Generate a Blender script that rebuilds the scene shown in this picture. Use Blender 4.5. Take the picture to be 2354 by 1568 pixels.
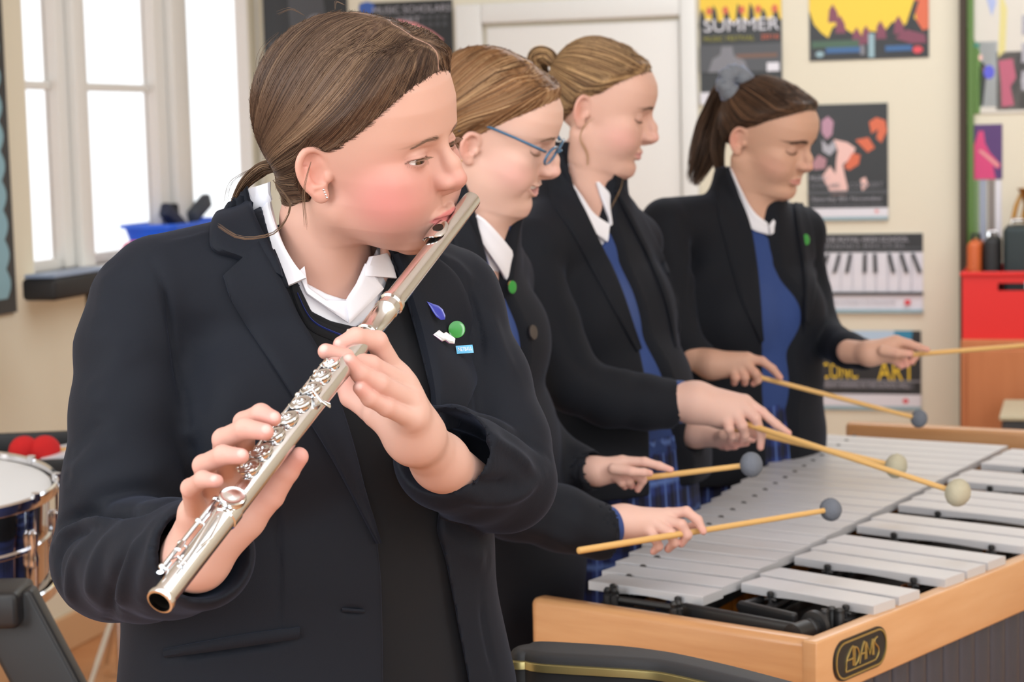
import bpy, math, random
import numpy as np
from mathutils import Matrix, Vector
for _o in list(bpy.data.objects): bpy.data.objects.remove(_o)
SC = bpy.context.scene
COL = SC.collection
# ------------------------------------------------------------------ camera
FPX = 4577.0; PW, PH = 2354, 1568
CAM_H = 1.5
PITCH = math.atan((784 - 303) / FPX); ROLL = 0.025
def _basis():
    f = np.array([0, math.cos(PITCH), -math.sin(PITCH)]); r0 = np.array([1.0, 0, 0]); u0 = np.cross(r0, f)
    r = r0 * math.cos(ROLL) - u0 * math.sin(ROLL); u = np.cross(r, f)
    return f, r, u
CF, CR, CU = _basis(); CC = np.array([0, 0, CAM_H])
cam_d = bpy.data.cameras.new('camera'); cam = bpy.data.objects.new('camera', cam_d); COL.objects.link(cam)
cam_d.sensor_width = 36.0; cam_d.lens = FPX * 36.0 / PW; cam_d.clip_start = 0.05; cam_d.clip_end = 60
cam.matrix_world = Matrix(((CR[0], CU[0], -CF[0], CC[0]), (CR[1], CU[1], -CF[1], CC[1]), (CR[2], CU[2], -CF[2], CC[2]), (0, 0, 0, 1)))
cam_d.dof.use_dof = True; cam_d.dof.focus_distance = 1.84; cam_d.dof.aperture_fstop = 10.0
SC.camera = cam
def ray(px, py): return CF + CR * (px - PW / 2) / FPX - CU * (py - PH / 2) / FPX
def AY(px, py, Y):
    d = ray(px, py); return CC + d * (Y / d[1])
def AZ(px, py, Z):
    d = ray(px, py); return CC + d * ((Z - CAM_H) / d[2])
def proj(P):
    q = np.asarray(P) - CC; d = q @ CF
    return PW / 2 + FPX * (q @ CR) / d, PH / 2 - FPX * (q @ CU) / d
# ------------------------------------------------------------------ colour, world, lights
SC.view_settings.view_transform = 'Standard'; SC.view_settings.look = 'None'
SC.view_settings.gamma = 1.0; SC.view_settings.use_curve_mapping = False
SC.view_settings.exposure = 0.5
SC.cycles.max_bounces = 6; SC.cycles.diffuse_bounces = 3; SC.cycles.glossy_bounces = 4; SC.cycles.transmission_bounces = 4
SC.cycles.caustics_reflective = False; SC.cycles.caustics_refractive = False
SC.cycles.use_denoising = True
W_ = bpy.data.worlds.new('daylight'); SC.world = W_; W_.use_nodes = True
bg = W_.node_tree.nodes['Background']; bg.inputs[0].default_value = (0.93, 0.97, 1.0, 1); bg.inputs[1].default_value = 1.15
def area(name, loc, target, sx, sy, power, col=(1, 1, 1)):
    L = bpy.data.lights.new(name, 'AREA'); L.shape = 'RECTANGLE'; L.size = sx; L.size_y = sy; L.energy = power; L.color = col
    o = bpy.data.objects.new(name, L); COL.objects.link(o); o.location = loc
    o.rotation_euler = (Vector(target) - Vector(loc)).to_track_quat('-Z', 'Y').to_euler(); return o
area('window_daylight', (-2.4, 0.4, 1.9), (0.3, 2.6, 1.0), 2.4, 1.8, 58, (0.88, 0.95, 1.0))
area('ceiling_bounce_light', (0.3, 1.6, 2.85), (0.3, 2.6, 0), 3.4, 3.0, 36, (0.88, 0.95, 1.0))
area('far_fill_light', (1.2, 5.2, 2.8), (1.2, 5.6, 0), 2.6, 1.6, 33, (0.84, 0.93, 1.0))  # added fill for the far end of the room, no lamp hangs there
area('front_fill_light', (0.9, -1.6, 1.35), (0.3, 3.0, 1.1), 3.0, 1.9, 60, (0.86, 0.94, 1.0))  # added frontal fill from behind the camera, no window there
area('left_wall_fill_light', (2.4, 1.4, 2.0), (-1.2, 5.2, 1.0), 1.8, 1.4, 40, (0.98, 0.98, 1.0))  # added fill aimed at the left wall to brighten it, no window there
# ------------------------------------------------------------------ materials
def s2l(c):
    return tuple(((v / 12.92) if v <= 0.04045 else ((v + 0.055) / 1.055) ** 2.4) for v in c)
def rgb(r, g, b): return s2l((r / 255, g / 255, b / 255)) + (1.0,)
MATS = {}
def mat(name, col, rough=0.6, metal=0.0, spec=0.5, bump=None, vary=None, sheen=0, coat=0, sss=0, vcol=None, trans=0, emis=None, aniso=None):
    if name in MATS: return MATS[name]
    m = bpy.data.materials.new(name); m.use_nodes = True; nt = m.node_tree; N = nt.nodes; Lk = nt.links
    b = N['Principled BSDF']; b.inputs['Base Color'].default_value = col; b.inputs['Roughness'].default_value = rough
    b.inputs['Metallic'].default_value = metal; b.inputs['Specular IOR Level'].default_value = spec
    if sheen:
        b.inputs['Sheen Weight'].default_value = sheen; b.inputs['Sheen Roughness'].default_value = 0.4
        b.inputs['Sheen Tint'].default_value = (0.55, 0.65, 1, 1)
    if coat: b.inputs['Coat Weight'].default_value = coat; b.inputs['Coat Roughness'].default_value = 0.12
    if trans: b.inputs['Transmission Weight'].default_value = trans
    if sss:
        b.inputs['Subsurface Weight'].default_value = sss; b.inputs['Subsurface Radius'].default_value = (1.0, 0.35, 0.18)
        b.inputs['Subsurface Scale'].default_value = 0.004
    if emis: b.inputs['Emission Color'].default_value = emis[0]; b.inputs['Emission Strength'].default_value = emis[1]
    src = None
    if vcol:
        a = N.new('ShaderNodeAttribute'); a.attribute_name = vcol; src = a.outputs['Color']; Lk.new(src, b.inputs['Base Color'])
    tc = N.new('ShaderNodeTexCoord')
    if vary:   # (scale vec, amount, colour2)
        mp = N.new('ShaderNodeMapping'); mp.inputs['Scale'].default_value = vary[0]; Lk.new(tc.outputs['Object'], mp.inputs[0])
        n = N.new('ShaderNodeTexNoise'); n.inputs['Scale'].default_value = 1.0; n.inputs['Detail'].default_value = 5; Lk.new(mp.outputs[0], n.inputs['Vector'])
        rp = N.new('ShaderNodeValToRGB'); rp.color_ramp.elements[0].position = 0.5 - vary[1]; rp.color_ramp.elements[1].position = 0.5 + vary[1]
        Lk.new(n.outputs['Fac'], rp.inputs[0])
        mx = N.new('ShaderNodeMixRGB'); Lk.new(rp.outputs[0], mx.inputs[0]); mx.inputs[1].default_value = col; mx.inputs[2].default_value = vary[2]
        if src is not None: Lk.new(src, mx.inputs[1])
        Lk.new(mx.outputs[0], b.inputs['Base Color'])
    if bump:   # (kind, scale vec, strength, distance)
        mp = N.new('ShaderNodeMapping'); mp.inputs['Scale'].default_value = bump[1]; Lk.new(tc.outputs['Object'], mp.inputs[0])
        if bump[0] == 'noise':
            n = N.new('ShaderNodeTexNoise'); n.inputs['Scale'].default_value = 1.0; n.inputs['Detail'].default_value = 3; o = n.outputs['Fac']
        else:
            n = N.new('ShaderNodeTexWave'); n.inputs['Scale'].default_value = 1.0; n.bands_direction = 'DIAGONAL' if bump[0] == 'twill' else 'X'; n.inputs['Distortion'].default_value = 1.0
            o = n.outputs['Fac']
        Lk.new(mp.outputs[0], n.inputs['Vector'])
        bp = N.new('ShaderNodeBump'); bp.inputs['Strength'].default_value = bump[2]; bp.inputs['Distance'].default_value = bump[3]
        Lk.new(o, bp.inputs['Height']); Lk.new(bp.outputs[0], b.inputs['Normal'])
    MATS[name] = m; return m
# ------------------------------------------------------------------ object helpers
def tag(o, label=None, cat=None, group=None, kind=None):
    if label: o['label'] = label
    if cat: o['category'] = cat
    if group: o['group'] = group
    if kind: o['kind'] = kind
    return o
def empty(name, loc=(0, 0, 0)):
    o = bpy.data.objects.new(name, None); COL.objects.link(o); o.location = loc; o.empty_display_size = 0.05; return o
def link(name, me, parent=None, m=None):
    o = bpy.data.objects.new(name, me); COL.objects.link(o)
    if m is not None: me.materials.append(m)
    if parent is not None:
        o.parent = parent; o.matrix_parent_inverse = Matrix.Translation(-Vector(parent.location)) if parent.type == 'EMPTY' or True else Matrix()
    return o
def mesh_np(name, V, Fq, smooth=True, colors=None, midx=None):
    V = np.ascontiguousarray(V, dtype=np.float32); me = bpy.data.meshes.new(name)
    if isinstance(Fq, np.ndarray):
        n, k = Fq.shape; me.vertices.add(len(V)); me.vertices.foreach_set('co', V.ravel())
        me.loops.add(n * k); me.loops.foreach_set('vertex_index', np.ascontiguousarray(Fq, dtype=np.int32).ravel())
        me.polygons.add(n); me.polygons.foreach_set('loop_start', np.arange(n, dtype=np.int32) * k)
        try: me.polygons.foreach_set('loop_total', np.full(n, k, np.int32))
        except Exception: pass
    else:
        me.from_pydata([tuple(map(float, v)) for v in V], [], [tuple(f) for f in Fq])
    if midx is not None: me.polygons.foreach_set('material_index', np.ascontiguousarray(midx, dtype=np.int32))
    me.polygons.foreach_set('use_smooth', np.full(len(me.polygons), smooth))
    if colors is not None:
        a = me.color_attributes.new('Col', 'FLOAT_COLOR', 'POINT'); c = np.ones((len(V), 4), np.float32); c[:, :3] = colors[:, :3]
        a.data.foreach_set('color', c.ravel())
    me.update(calc_edges=True); me.validate(); return me
class MB:
    """collects boxes, tubes, lathes in world space"""
    def __init__(s): s.v = []; s.f = []; s.m = []
    def add(s, V, Fs, mi=0):
        b = len(s.v); s.v += [tuple(map(float, v)) for v in V]; s.f += [tuple(b + i for i in f) for f in Fs]; s.m += [mi] * len(Fs); return s
    def box(s, c, sz, R=None, bev=0.0, mi=0):
        """box with bevelled edges: c centre, sz full size, R 3x3 with columns = axes"""
        R = np.eye(3) if R is None else np.asarray(R); hx = np.array(sz) / 2.0
        if bev <= 0:
            P = [np.array([x, y, z]) * hx for x in (-1, 1) for y in (-1, 1) for z in (-1, 1)]
            Fs = [(0, 1, 3, 2), (4, 6, 7, 5), (0, 4, 5, 1), (2, 3, 7, 6), (0, 2, 6, 4), (1, 5, 7, 3)]
            return s.add([np.asarray(c) + R @ p for p in P], Fs, mi)
        import bmesh
        bm = bmesh.new(); bmesh.ops.create_cube(bm, size=1.0)
        for v in bm.verts: v.co = Vector((v.co.x * sz[0], v.co.y * sz[1], v.co.z * sz[2]))
        bmesh.ops.bevel(bm, geom=bm.edges[:], offset=min(bev, min(sz) * 0.45), segments=3, profile=0.5, affect='EDGES')
        bm.verts.index_update()
        V = [np.asarray(c) + R @ np.array(v.co) for v in bm.verts]; Fs = [tuple(v.index for v in f.verts) for f in bm.faces]; bm.free()
        return s.add(V, Fs, mi)
    def tube(s, pts, r, n=10, cap=True, mi=0, flat=None):
        pts = [np.asarray(p, float) for p in pts]; rs = r if hasattr(r, '__len__') else [r] * len(pts)
        V = []; prev = None
        for i, p in enumerate(pts):
            t = pts[min(i + 1, len(pts) - 1)] - pts[max(i - 1, 0)]; t = t / (np.linalg.norm(t) + 1e-12)
            if prev is None:
                a = np.array([0, 0, 1.0]) if abs(t[2]) < 0.9 else np.array([1.0, 0, 0]); n1 = np.cross(t, a)
            else: n1 = prev - t * (prev @ t)
            n1 /= np.linalg.norm(n1) + 1e-12; n2 = np.cross(t, n1); prev = n1
            for k in range(n):
                a = 2 * math.pi * k / n
                V.append(p + rs[i] * (math.cos(a) * n1 + math.sin(a) * n2 * (flat or 1)))
        Fs = []
        for i in range(len(pts) - 1):
            for k in range(n):
                Fs.append((i * n + k, i * n + (k + 1) % n, (i + 1) * n + (k + 1) % n, (i + 1) * n + k))
        if cap: Fs.append(tuple(range(n - 1, -1, -1))); Fs.append(tuple((len(pts) - 1) * n + k for k in range(n)))
        return s.add(V, Fs, mi)
    def lathe(s, o, ax, prof, n=24, mi=0, sx=1.0, cap=True):
        """prof: list of (distance along ax, radius)"""
        ax = np.asarray(ax, float); ax /= np.linalg.norm(ax); a = np.array([0, 0, 1.0]) if abs(ax[2]) < 0.9 else np.array([1.0, 0, 0])
        n1 = np.cross(ax, a); n1 /= np.linalg.norm(n1); n2 = np.cross(ax, n1); V = []
        for d, r in prof:
            for k in range(n):
                t = 2 * math.pi * k / n; V.append(np.asarray(o) + ax * d + r * (math.cos(t) * n1 * sx + math.sin(t) * n2))
        Fs = [(i * n + k, i * n + (k + 1) % n, (i + 1) * n + (k + 1) % n, (i + 1) * n + k) for i in range(len(prof) - 1) for k in range(n)]
        if cap: Fs.append(tuple(range(n - 1, -1, -1))); Fs.append(tuple((len(prof) - 1) * n + k for k in range(n)))
        return s.add(V, Fs, mi)
    def prism(s, poly, z0, z1, R=None, c=(0, 0, 0), mi=0):
        """2D polygon (list of xy) extruded between z0,z1 in frame R (columns) at c"""
        R = np.eye(3) if R is None else np.asarray(R); n = len(poly); c = np.asarray(c, float)
        V = [c + R @ np.array([x, y, z0]) for x, y in poly] + [c + R @ np.array([x, y, z1]) for x, y in poly]
        Fs = [tuple(range(n - 1, -1, -1)), tuple(range(n, 2 * n))] + [(i, (i + 1) % n, n + (i + 1) % n, n + i) for i in range(n)]
        return s.add(V, Fs, mi)
    def build(s, name, m, parent=None, smooth=False):
        me = bpy.data.meshes.new(name); me.from_pydata(s.v, [], s.f)
        ms = m if isinstance(m, (list, tuple)) else [m]
        for x in ms: me.materials.append(x)
        if len(ms) > 1: me.polygons.foreach_set('material_index', s.m)
        import bmesh
        bm = bmesh.new(); bm.from_mesh(me); bmesh.ops.recalc_face_normals(bm, faces=bm.faces); bm.to_mesh(me); bm.free()
        if smooth:
            me.polygons.foreach_set('use_smooth', [True] * len(me.polygons))
            if smooth != 'all':
                me.set_sharp_from_angle(angle=math.radians(38))
        me.update(); return link(name, me, parent)
def rounded(w, h, r, n=6):
    P = []
    for cx, cy, a0 in ((w / 2 - r, h / 2 - r, 0), (-w / 2 + r, h / 2 - r, 90), (-w / 2 + r, -h / 2 + r, 180), (w / 2 - r, -h / 2 + r, 270)):
        for k in range(n + 1):
            a = math.radians(a0 + 90 * k / n); P.append((cx + r * math.cos(a), cy + r * math.sin(a)))
    return P
def frame(x, z):
    """right handed frame from x axis and approximate z axis; columns x,y,z"""
    x = np.asarray(x, float); x /= np.linalg.norm(x); z = np.asarray(z, float); z = z - x * (z @ x); z /= np.linalg.norm(z)
    return np.stack([x, np.cross(z, x), z], axis=1)
def text_mesh(name, body, size, R, c, m, parent, ext=0.0004, align='CENTER', sx=1.0, shear=0.0, offset=0.0):
    cu = bpy.data.curves.new(name, 'FONT'); cu.body = body; cu.size = size; cu.extrude = ext; cu.align_x = align; cu.align_y = 'CENTER'; cu.shear = shear; cu.offset = offset
    cu.resolution_u = 3
    o = bpy.data.objects.new(name, cu); COL.objects.link(o); bpy.context.view_layer.update()
    me = bpy.data.meshes.new_from_object(o.evaluated_get(bpy.context.evaluated_depsgraph_get()))
    bpy.data.objects.remove(o); bpy.data.curves.remove(cu)
    R = np.asarray(R)
    me.transform(Matrix(((R[0][0] * sx, R[0][1], R[0][2], c[0]), (R[1][0] * sx, R[1][1], R[1][2], c[1]), (R[2][0] * sx, R[2][1], R[2][2], c[2]), (0, 0, 0, 1))))
    me.materials.clear(); me.name = name
    return link(name, me, parent, m)
# ------------------------------------------------------------------ distance field sculpting
class Field:
    pad = 0.0
    def __init__(s, lo, hi, h):
        s.h = h; s.lo = np.array(lo, float); n = np.ceil((np.array(hi) - s.lo) / h).astype(int) + 1; s.n = n
        s.ax = [(s.lo[i] + h * np.arange(n[i])).astype(np.float32) for i in range(3)]
        s.f = np.full(n, 0.06, np.float32)
    def copy(s):
        g = Field.__new__(Field); g.pad = s.pad; g.h = s.h; g.lo = s.lo; g.n = s.n; g.ax = s.ax; g.f = s.f.copy(); return g
    def sub(s, lo, hi):
        a = np.clip(np.floor((np.asarray(lo) - s.lo) / s.h).astype(int), 0, s.n); b = np.clip(np.ceil((np.asarray(hi) - s.lo) / s.h).astype(int) + 1, 0, s.n)
        if np.any(b <= a): return None, None
        sl = tuple(slice(a[i], b[i]) for i in range(3))
        return sl, (s.ax[0][sl[0]][:, None, None], s.ax[1][sl[1]][None, :, None], s.ax[2][sl[2]][None, None, :])
    def comb(s, sl, d, k, op='u'):
        a = s.f[sl]
        if op == 'u':
            if k <= 0: s.f[sl] = np.minimum(a, d)
            else:
                h = np.maximum(k - np.abs(a - d), 0) / k; s.f[sl] = np.minimum(a, d) - h * h * k * 0.25
        else:
            d = -d
            if k <= 0: s.f[sl] = np.maximum(a, d)
            else:
                h = np.maximum(k - np.abs(a - d), 0) / k; s.f[sl] = np.maximum(a, d) + h * h * k * 0.25
    def cone(s, p0, r0, p1=None, r1=None, k=0.0, op='u'):
        p0 = np.asarray(p0, float); p1 = p0 + 1e-6 if p1 is None else np.asarray(p1, float); r1 = r0 if r1 is None else r1
        m = max(r0, r1) + k + 3 * s.h + s.pad
        sl, c = s.sub(np.minimum(p0, p1) - m, np.maximum(p0, p1) + m)
        if sl is None: return
        d = (p1 - p0).astype(np.float32); L = float(d @ d)
        q = [c[i] - np.float32(p0[i]) for i in range(3)]
        t = np.clip((q[0] * d[0] + q[1] * d[1] + q[2] * d[2]) / L, 0, 1)
        D = np.sqrt((q[0] - t * d[0]) ** 2 + (q[1] - t * d[1]) ** 2 + (q[2] - t * d[2]) ** 2) - (np.float32(r0) + t * np.float32(r1 - r0))
        s.comb(sl, D, k, op)
    def chain(s, pts, rs, k=0.0, op='u'):
        for i in range(len(pts) - 1): s.cone(pts[i], rs[i], pts[i + 1], rs[i + 1], k, op)
    def ell(s, c0, r, R=None, k=0.0, op='u'):
        R = np.eye(3) if R is None else np.asarray(R, float); r = np.asarray(r, float); m = max(r) + k + 3 * s.h + s.pad
        ext = np.sqrt(((R * r[None, :]) ** 2).sum(1)) + k + 3 * s.h + s.pad
        c0 = np.asarray(c0, float); sl, c = s.sub(c0 - ext, c0 + ext)
        if sl is None: return
        q = [c[i] - np.float32(c0[i]) for i in range(3)]
        l = [(q[0] * np.float32(R[0, j]) + q[1] * np.float32(R[1, j]) + q[2] * np.float32(R[2, j])) for j in range(3)]
        k0 = np.sqrt(sum((l[j] / np.float32(r[j])) ** 2 for j in range(3))); k1 = np.sqrt(sum((l[j] / np.float32(r[j] ** 2)) ** 2 for j in range(3))) + 1e-6
        s.comb(sl, k0 * (k0 - 1) / k1, k, op)
    def ecap(s, p0, a0, b0, p1, a1, b1, U, N, k=0.0, op='u'):
        """elliptic capsule; half width a along U, half depth b along N"""
        p0 = np.asarray(p0, float); p1 = np.asarray(p1, float); m = max(a0, a1, b0, b1) + k + 3 * s.h + s.pad
        sl, c = s.sub(np.minimum(p0, p1) - m, np.maximum(p0, p1) + m)
        if sl is None: return
        d = p1 - p0; L = float(d @ d); q = [c[i] - np.float32(p0[i]) for i in range(3)]
        t = np.clip((q[0] * d[0] + q[1] * d[1] + q[2] * d[2]) / L, 0, 1).astype(np.float32)
        w = [q[i] - t * np.float32(d[i]) for i in range(3)]
        u = w[0] * U[0] + w[1] * U[1] + w[2] * U[2]; n = w[0] * N[0] + w[1] * N[1] + w[2] * N[2]
        z2 = w[0] ** 2 + w[1] ** 2 + w[2] ** 2 - u * u - n * n
        a = a0 + t * (a1 - a0); b = b0 + t * (b1 - b0); r = np.minimum(a, b)
        D = np.sqrt(np.maximum((u * r / a) ** 2 + (n * r / b) ** 2 + np.maximum(z2, 0), 0)) - r
        s.comb(sl, D.astype(np.float32), k, op)
    def bump(s, c0, sg, amp, R=None):
        """gaussian displacement: positive amp swells"""
        sg = np.asarray(sg if hasattr(sg, '__len__') else (sg,) * 3, float); R = np.eye(3) if R is None else np.asarray(R, float)
        c0 = np.asarray(c0, float); ext = np.sqrt(((R * sg[None, :] * 2.6) ** 2).sum(1)); sl, c = s.sub(c0 - ext, c0 + ext)
        if sl is None: return
        q = [c[i] - np.float32(c0[i]) for i in range(3)]
        l = [(q[0] * np.float32(R[0, j]) + q[1] * np.float32(R[1, j]) + q[2] * np.float32(R[2, j])) for j in range(3)]
        s.f[sl] -= np.float32(amp) * np.exp(-sum((l[j] / np.float32(sg[j])) ** 2 for j in range(3)))
    def sample(s, P):
        g = (np.asarray(P) - s.lo) / s.h; i = np.clip(np.floor(g).astype(int), 0, s.n - 2); t = np.clip(g - i, 0, 1); f = s.f; r = 0
        for dx in (0, 1):
            for dy in (0, 1):
                for dz in (0, 1):
                    w = (t[..., 0] if dx else 1 - t[..., 0]) * (t[..., 1] if dy else 1 - t[..., 1]) * (t[..., 2] if dz else 1 - t[..., 2])
                    r = r + w * f[i[..., 0] + dx, i[..., 1] + dy, i[..., 2] + dz]
        return r
    def grad(s, P):
        e = s.h * 0.9; P = np.asarray(P); g = np.stack([s.sample(P + np.eye(3)[i] * e) - s.sample(P - np.eye(3)[i] * e) for i in range(3)], -1)
        return g / (np.linalg.norm(g, axis=-1, keepdims=True) + 1e-9)
    def march(s, px, py, off=0.0, y0=None, y1=None):
        """first point along the viewing rays where the field drops to off"""
        px = np.asarray(px, float); py = np.asarray(py, float)
        d = CF[None] + CR[None] * ((px - PW / 2) / FPX)[:, None] - CU[None] * ((py - PH / 2) / FPX)[:, None]; d = d / d[:, 1:2]
        y0 = s.lo[1] if y0 is None else y0; y1 = s.lo[1] + s.h * (s.n[1] - 1) if y1 is None else y1
        st = s.h * 0.5; ys = np.arange(y0, y1, st); out = np.zeros((len(px), 3)); done = np.zeros(len(px), bool); best = np.full(len(px), 9.0); pv = np.full(len(px), 9.0)
        for y in ys:
            P = CC[None] + d * y; inb = np.all((P >= s.lo) & (P <= s.lo + s.h * (s.n - 1)), axis=1)
            v = np.where(inb, s.sample(P), 0.06) - off
            hit = (v < 0) & ~done
            if hit.any():
                t = np.where(pv < 8, pv / (pv - v + 1e-9), 0); yy = y - st + st * t
                out[hit] = (CC[None] + d * yy[:, None])[hit]; done |= hit
            cl = (v < best) & ~done
            best[cl] = v[cl]; out[cl] = P[cl]; pv = v
        return out, done
    def mesh(s, newton=2, lvl=0.0):
        f = s.f - lvl if lvl else s.f; ins = f < 0; n = np.array(f.shape)
        cnt = sum(ins[dx:n[0] - 1 + dx, dy:n[1] - 1 + dy, dz:n[2] - 1 + dz].astype(np.int8) for dx in (0, 1) for dy in (0, 1) for dz in (0, 1))
        act = (cnt > 0) & (cnt < 8); I = np.argwhere(act); idx = np.full(act.shape, -1, np.int32); idx[act] = np.arange(len(I))
        acc = np.zeros((len(I), 3)); num = np.zeros(len(I))
        cor = [(a, b, c) for a in (0, 1) for b in (0, 1) for c in (0, 1)]; fv = {c: f[I[:, 0] + c[0], I[:, 1] + c[1], I[:, 2] + c[2]] for c in cor}
        for a in cor:
            for ax in range(3):
                if a[ax] == 0:
                    b = list(a); b[ax] = 1; b = tuple(b); fa, fb = fv[a], fv[b]; x = (fa < 0) != (fb < 0)
                    t = np.where(x, fa / (fa - fb + 1e-12), 0); p = np.array(a)[None] + np.eye(3)[ax][None] * t[:, None]
                    acc += p * x[:, None]; num += x
        V = s.lo + (I + acc / num[:, None]) * s.h; Q = []
        for ax in range(3):
            o1, o2 = [(1, 2), (2, 0), (0, 1)][ax]
            sa = [slice(None)] * 3; sb = [slice(None)] * 3; sa[ax] = slice(0, -1); sb[ax] = slice(1, None)
            A = ins[tuple(sa)]; B = ins[tuple(sb)]
            for E, rev in ((A & ~B, False), (~A & B, True)):
                J = np.argwhere(E); J = J[(J[:, o1] > 0) & (J[:, o2] > 0) & (J[:, o1] < n[o1] - 1) & (J[:, o2] < n[o2] - 1)]
                e1 = np.zeros(3, int); e1[o1] = 1; e2 = np.zeros(3, int); e2[o2] = 1
                q = [J - e1 - e2, J - e2, J, J - e1]; q = np.stack([idx[x[:, 0], x[:, 1], x[:, 2]] for x in q], 1)
                Q.append(q[:, ::-1] if rev else q)
        Q = np.concatenate(Q); Q = Q[(Q >= 0).all(1)]
        for _ in range(newton):
            v = s.sample(V) - lvl; V = V - np.clip(v, -s.h, s.h)[:, None] * s.grad(V) * 0.8
        return V, Q
def vnormals(V, Q):
    N = np.zeros_like(V); n = np.cross(V[Q[:, 2]] - V[Q[:, 0]], V[Q[:, 3]] - V[Q[:, 1]])
    for k in range(4):
        for c in range(3): N[:, c] += np.bincount(Q[:, k], n[:, c], len(V))
    return N / (np.linalg.norm(N, axis=1, keepdims=True) + 1e-12)
def relax(V, Q, it=2, lam=0.5):
    E = np.concatenate([Q[:, [0, 1]], Q[:, [1, 2]], Q[:, [2, 3]], Q[:, [3, 0]]]); E = np.concatenate([E, E[:, ::-1]]); deg = np.bincount(E[:, 0], minlength=len(V))
    for i in range(it):
        S = np.stack([np.bincount(E[:, 0], V[E[:, 1], c], len(V)) for c in range(3)], 1) / np.maximum(deg, 1)[:, None]
        V = V + (lam if i % 2 == 0 else -lam * 1.03) * (S - V)
    return V
def resamp(P, n, smooth=True):
    P = np.asarray(P, float)
    if smooth and len(P) > 2:
        Q = []; PP = np.vstack([2 * P[0] - P[1], P, 2 * P[-1] - P[-2]])
        for i in range(1, len(PP) - 2):
            t = np.linspace(0, 1, 12, endpoint=False)[:, None]; a, b, c, d = PP[i - 1], PP[i], PP[i + 1], PP[i + 2]
            Q.append(0.5 * (2 * b + (c - a) * t + (2 * a - 5 * b + 4 * c - d) * t ** 2 + (3 * b - a - 3 * c + d) * t ** 3))
        P = np.vstack(Q + [P[-1:]])
    L = np.r_[0, np.cumsum(np.linalg.norm(np.diff(P, axis=0), axis=1))]; t = np.linspace(0, L[-1], n)
    return np.stack([np.interp(t, L, P[:, i]) for i in range(P.shape[1])], 1)
def seg_dist(P, poly):
    """distance of points P (n,3) to 3D polyline"""
    best = np.full(len(P), 9.0)
    for i in range(len(poly) - 1):
        a = poly[i]; d = poly[i + 1] - a; t = np.clip(((P - a) @ d) / (d @ d + 1e-12), 0, 1); best = np.minimum(best, np.linalg.norm(P - a - t[:, None] * d, axis=1))
    return best
def wrinkle(V, N, fld, folds, off=0.0):
    """folds: list of (px polyline, amplitude, width); shifts vertices near the traced lines along their normals"""
    for pl, amp, w in folds:
        pl = resamp(pl, 14); P, ok = fld.march(pl[:, 0], pl[:, 1], off)
        lo = P.min(0) - 3 * w; hi = P.max(0) + 3 * w; m = np.all((V > lo) & (V < hi), axis=1) & (N[:, 1] < 0.35); idx = np.nonzero(m)[0]
        if len(idx) == 0: continue
        d = seg_dist(V[idx], P)
        t0 = np.linalg.norm(V[idx] - P[0], axis=1); t1 = np.linalg.norm(V[idx] - P[-1], axis=1); L = np.linalg.norm(P[-1] - P[0]) + 1e-6
        fade = np.clip(np.minimum(t0, t1) / (0.25 * L), 0.25, 1)
        V[idx] += N[idx] * (1.35 * amp * np.exp(-(d / w) ** 2) * fade)[:, None]
    return V
def polysd(px, py, poly):
    """signed distance in pixels to a closed polygon, negative inside"""
    poly = np.asarray(poly, np.float32); n = len(poly); d2 = np.full(np.broadcast(px, py).shape, 1e12, np.float32); ins = np.zeros(d2.shape, bool)
    for i in range(n):
        a = poly[i]; b = poly[(i + 1) % n]; e = b - a; wx = px - a[0]; wy = py - a[1]
        t = np.clip((wx * e[0] + wy * e[1]) / (e @ e), 0, 1); d2 = np.minimum(d2, (wx - e[0] * t) ** 2 + (wy - e[1] * t) ** 2)
        c = ((a[1] > py) != (b[1] > py)) & (px < (b[0] - a[0]) * (py - a[1]) / (b[1] - a[1] + 1e-9) + a[0]); ins ^= c
    return np.where(ins, -1, 1) * np.sqrt(d2)
def carve_px(fld, poly, y_of, k=0.002, ymax=9):
    """open a garment front along a traced outline; y_of = metres per pixel depth"""
    poly = np.asarray(poly, float); P0 = np.array([AY(p[0], p[1], y_of) for p in poly]); lo = P0.min(0) - 0.05; hi = P0.max(0) + 0.05; lo[1] = fld.lo[1]; hi[1] = ymax
    sl, c = fld.sub(lo, hi)
    if sl is None: return
    q = [c[0] - CC[0], c[1] - CC[1], c[2] - CC[2]]; dep = q[0] * CF[0] + q[1] * CF[1] + q[2] * CF[2]
    px = PW / 2 + FPX * (q[0] * CR[0] + q[1] * CR[1] + q[2] * CR[2]) / dep; py = PH / 2 - FPX * (q[0] * CU[0] + q[1] * CU[1] + q[2] * CU[2]) / dep
    D = polysd(px, py, poly) * dep / FPX; D = np.maximum(D, (c[1] - ymax) + 0 * D).astype(np.float32)
    fld.comb(sl, D, k, 'd')
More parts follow.
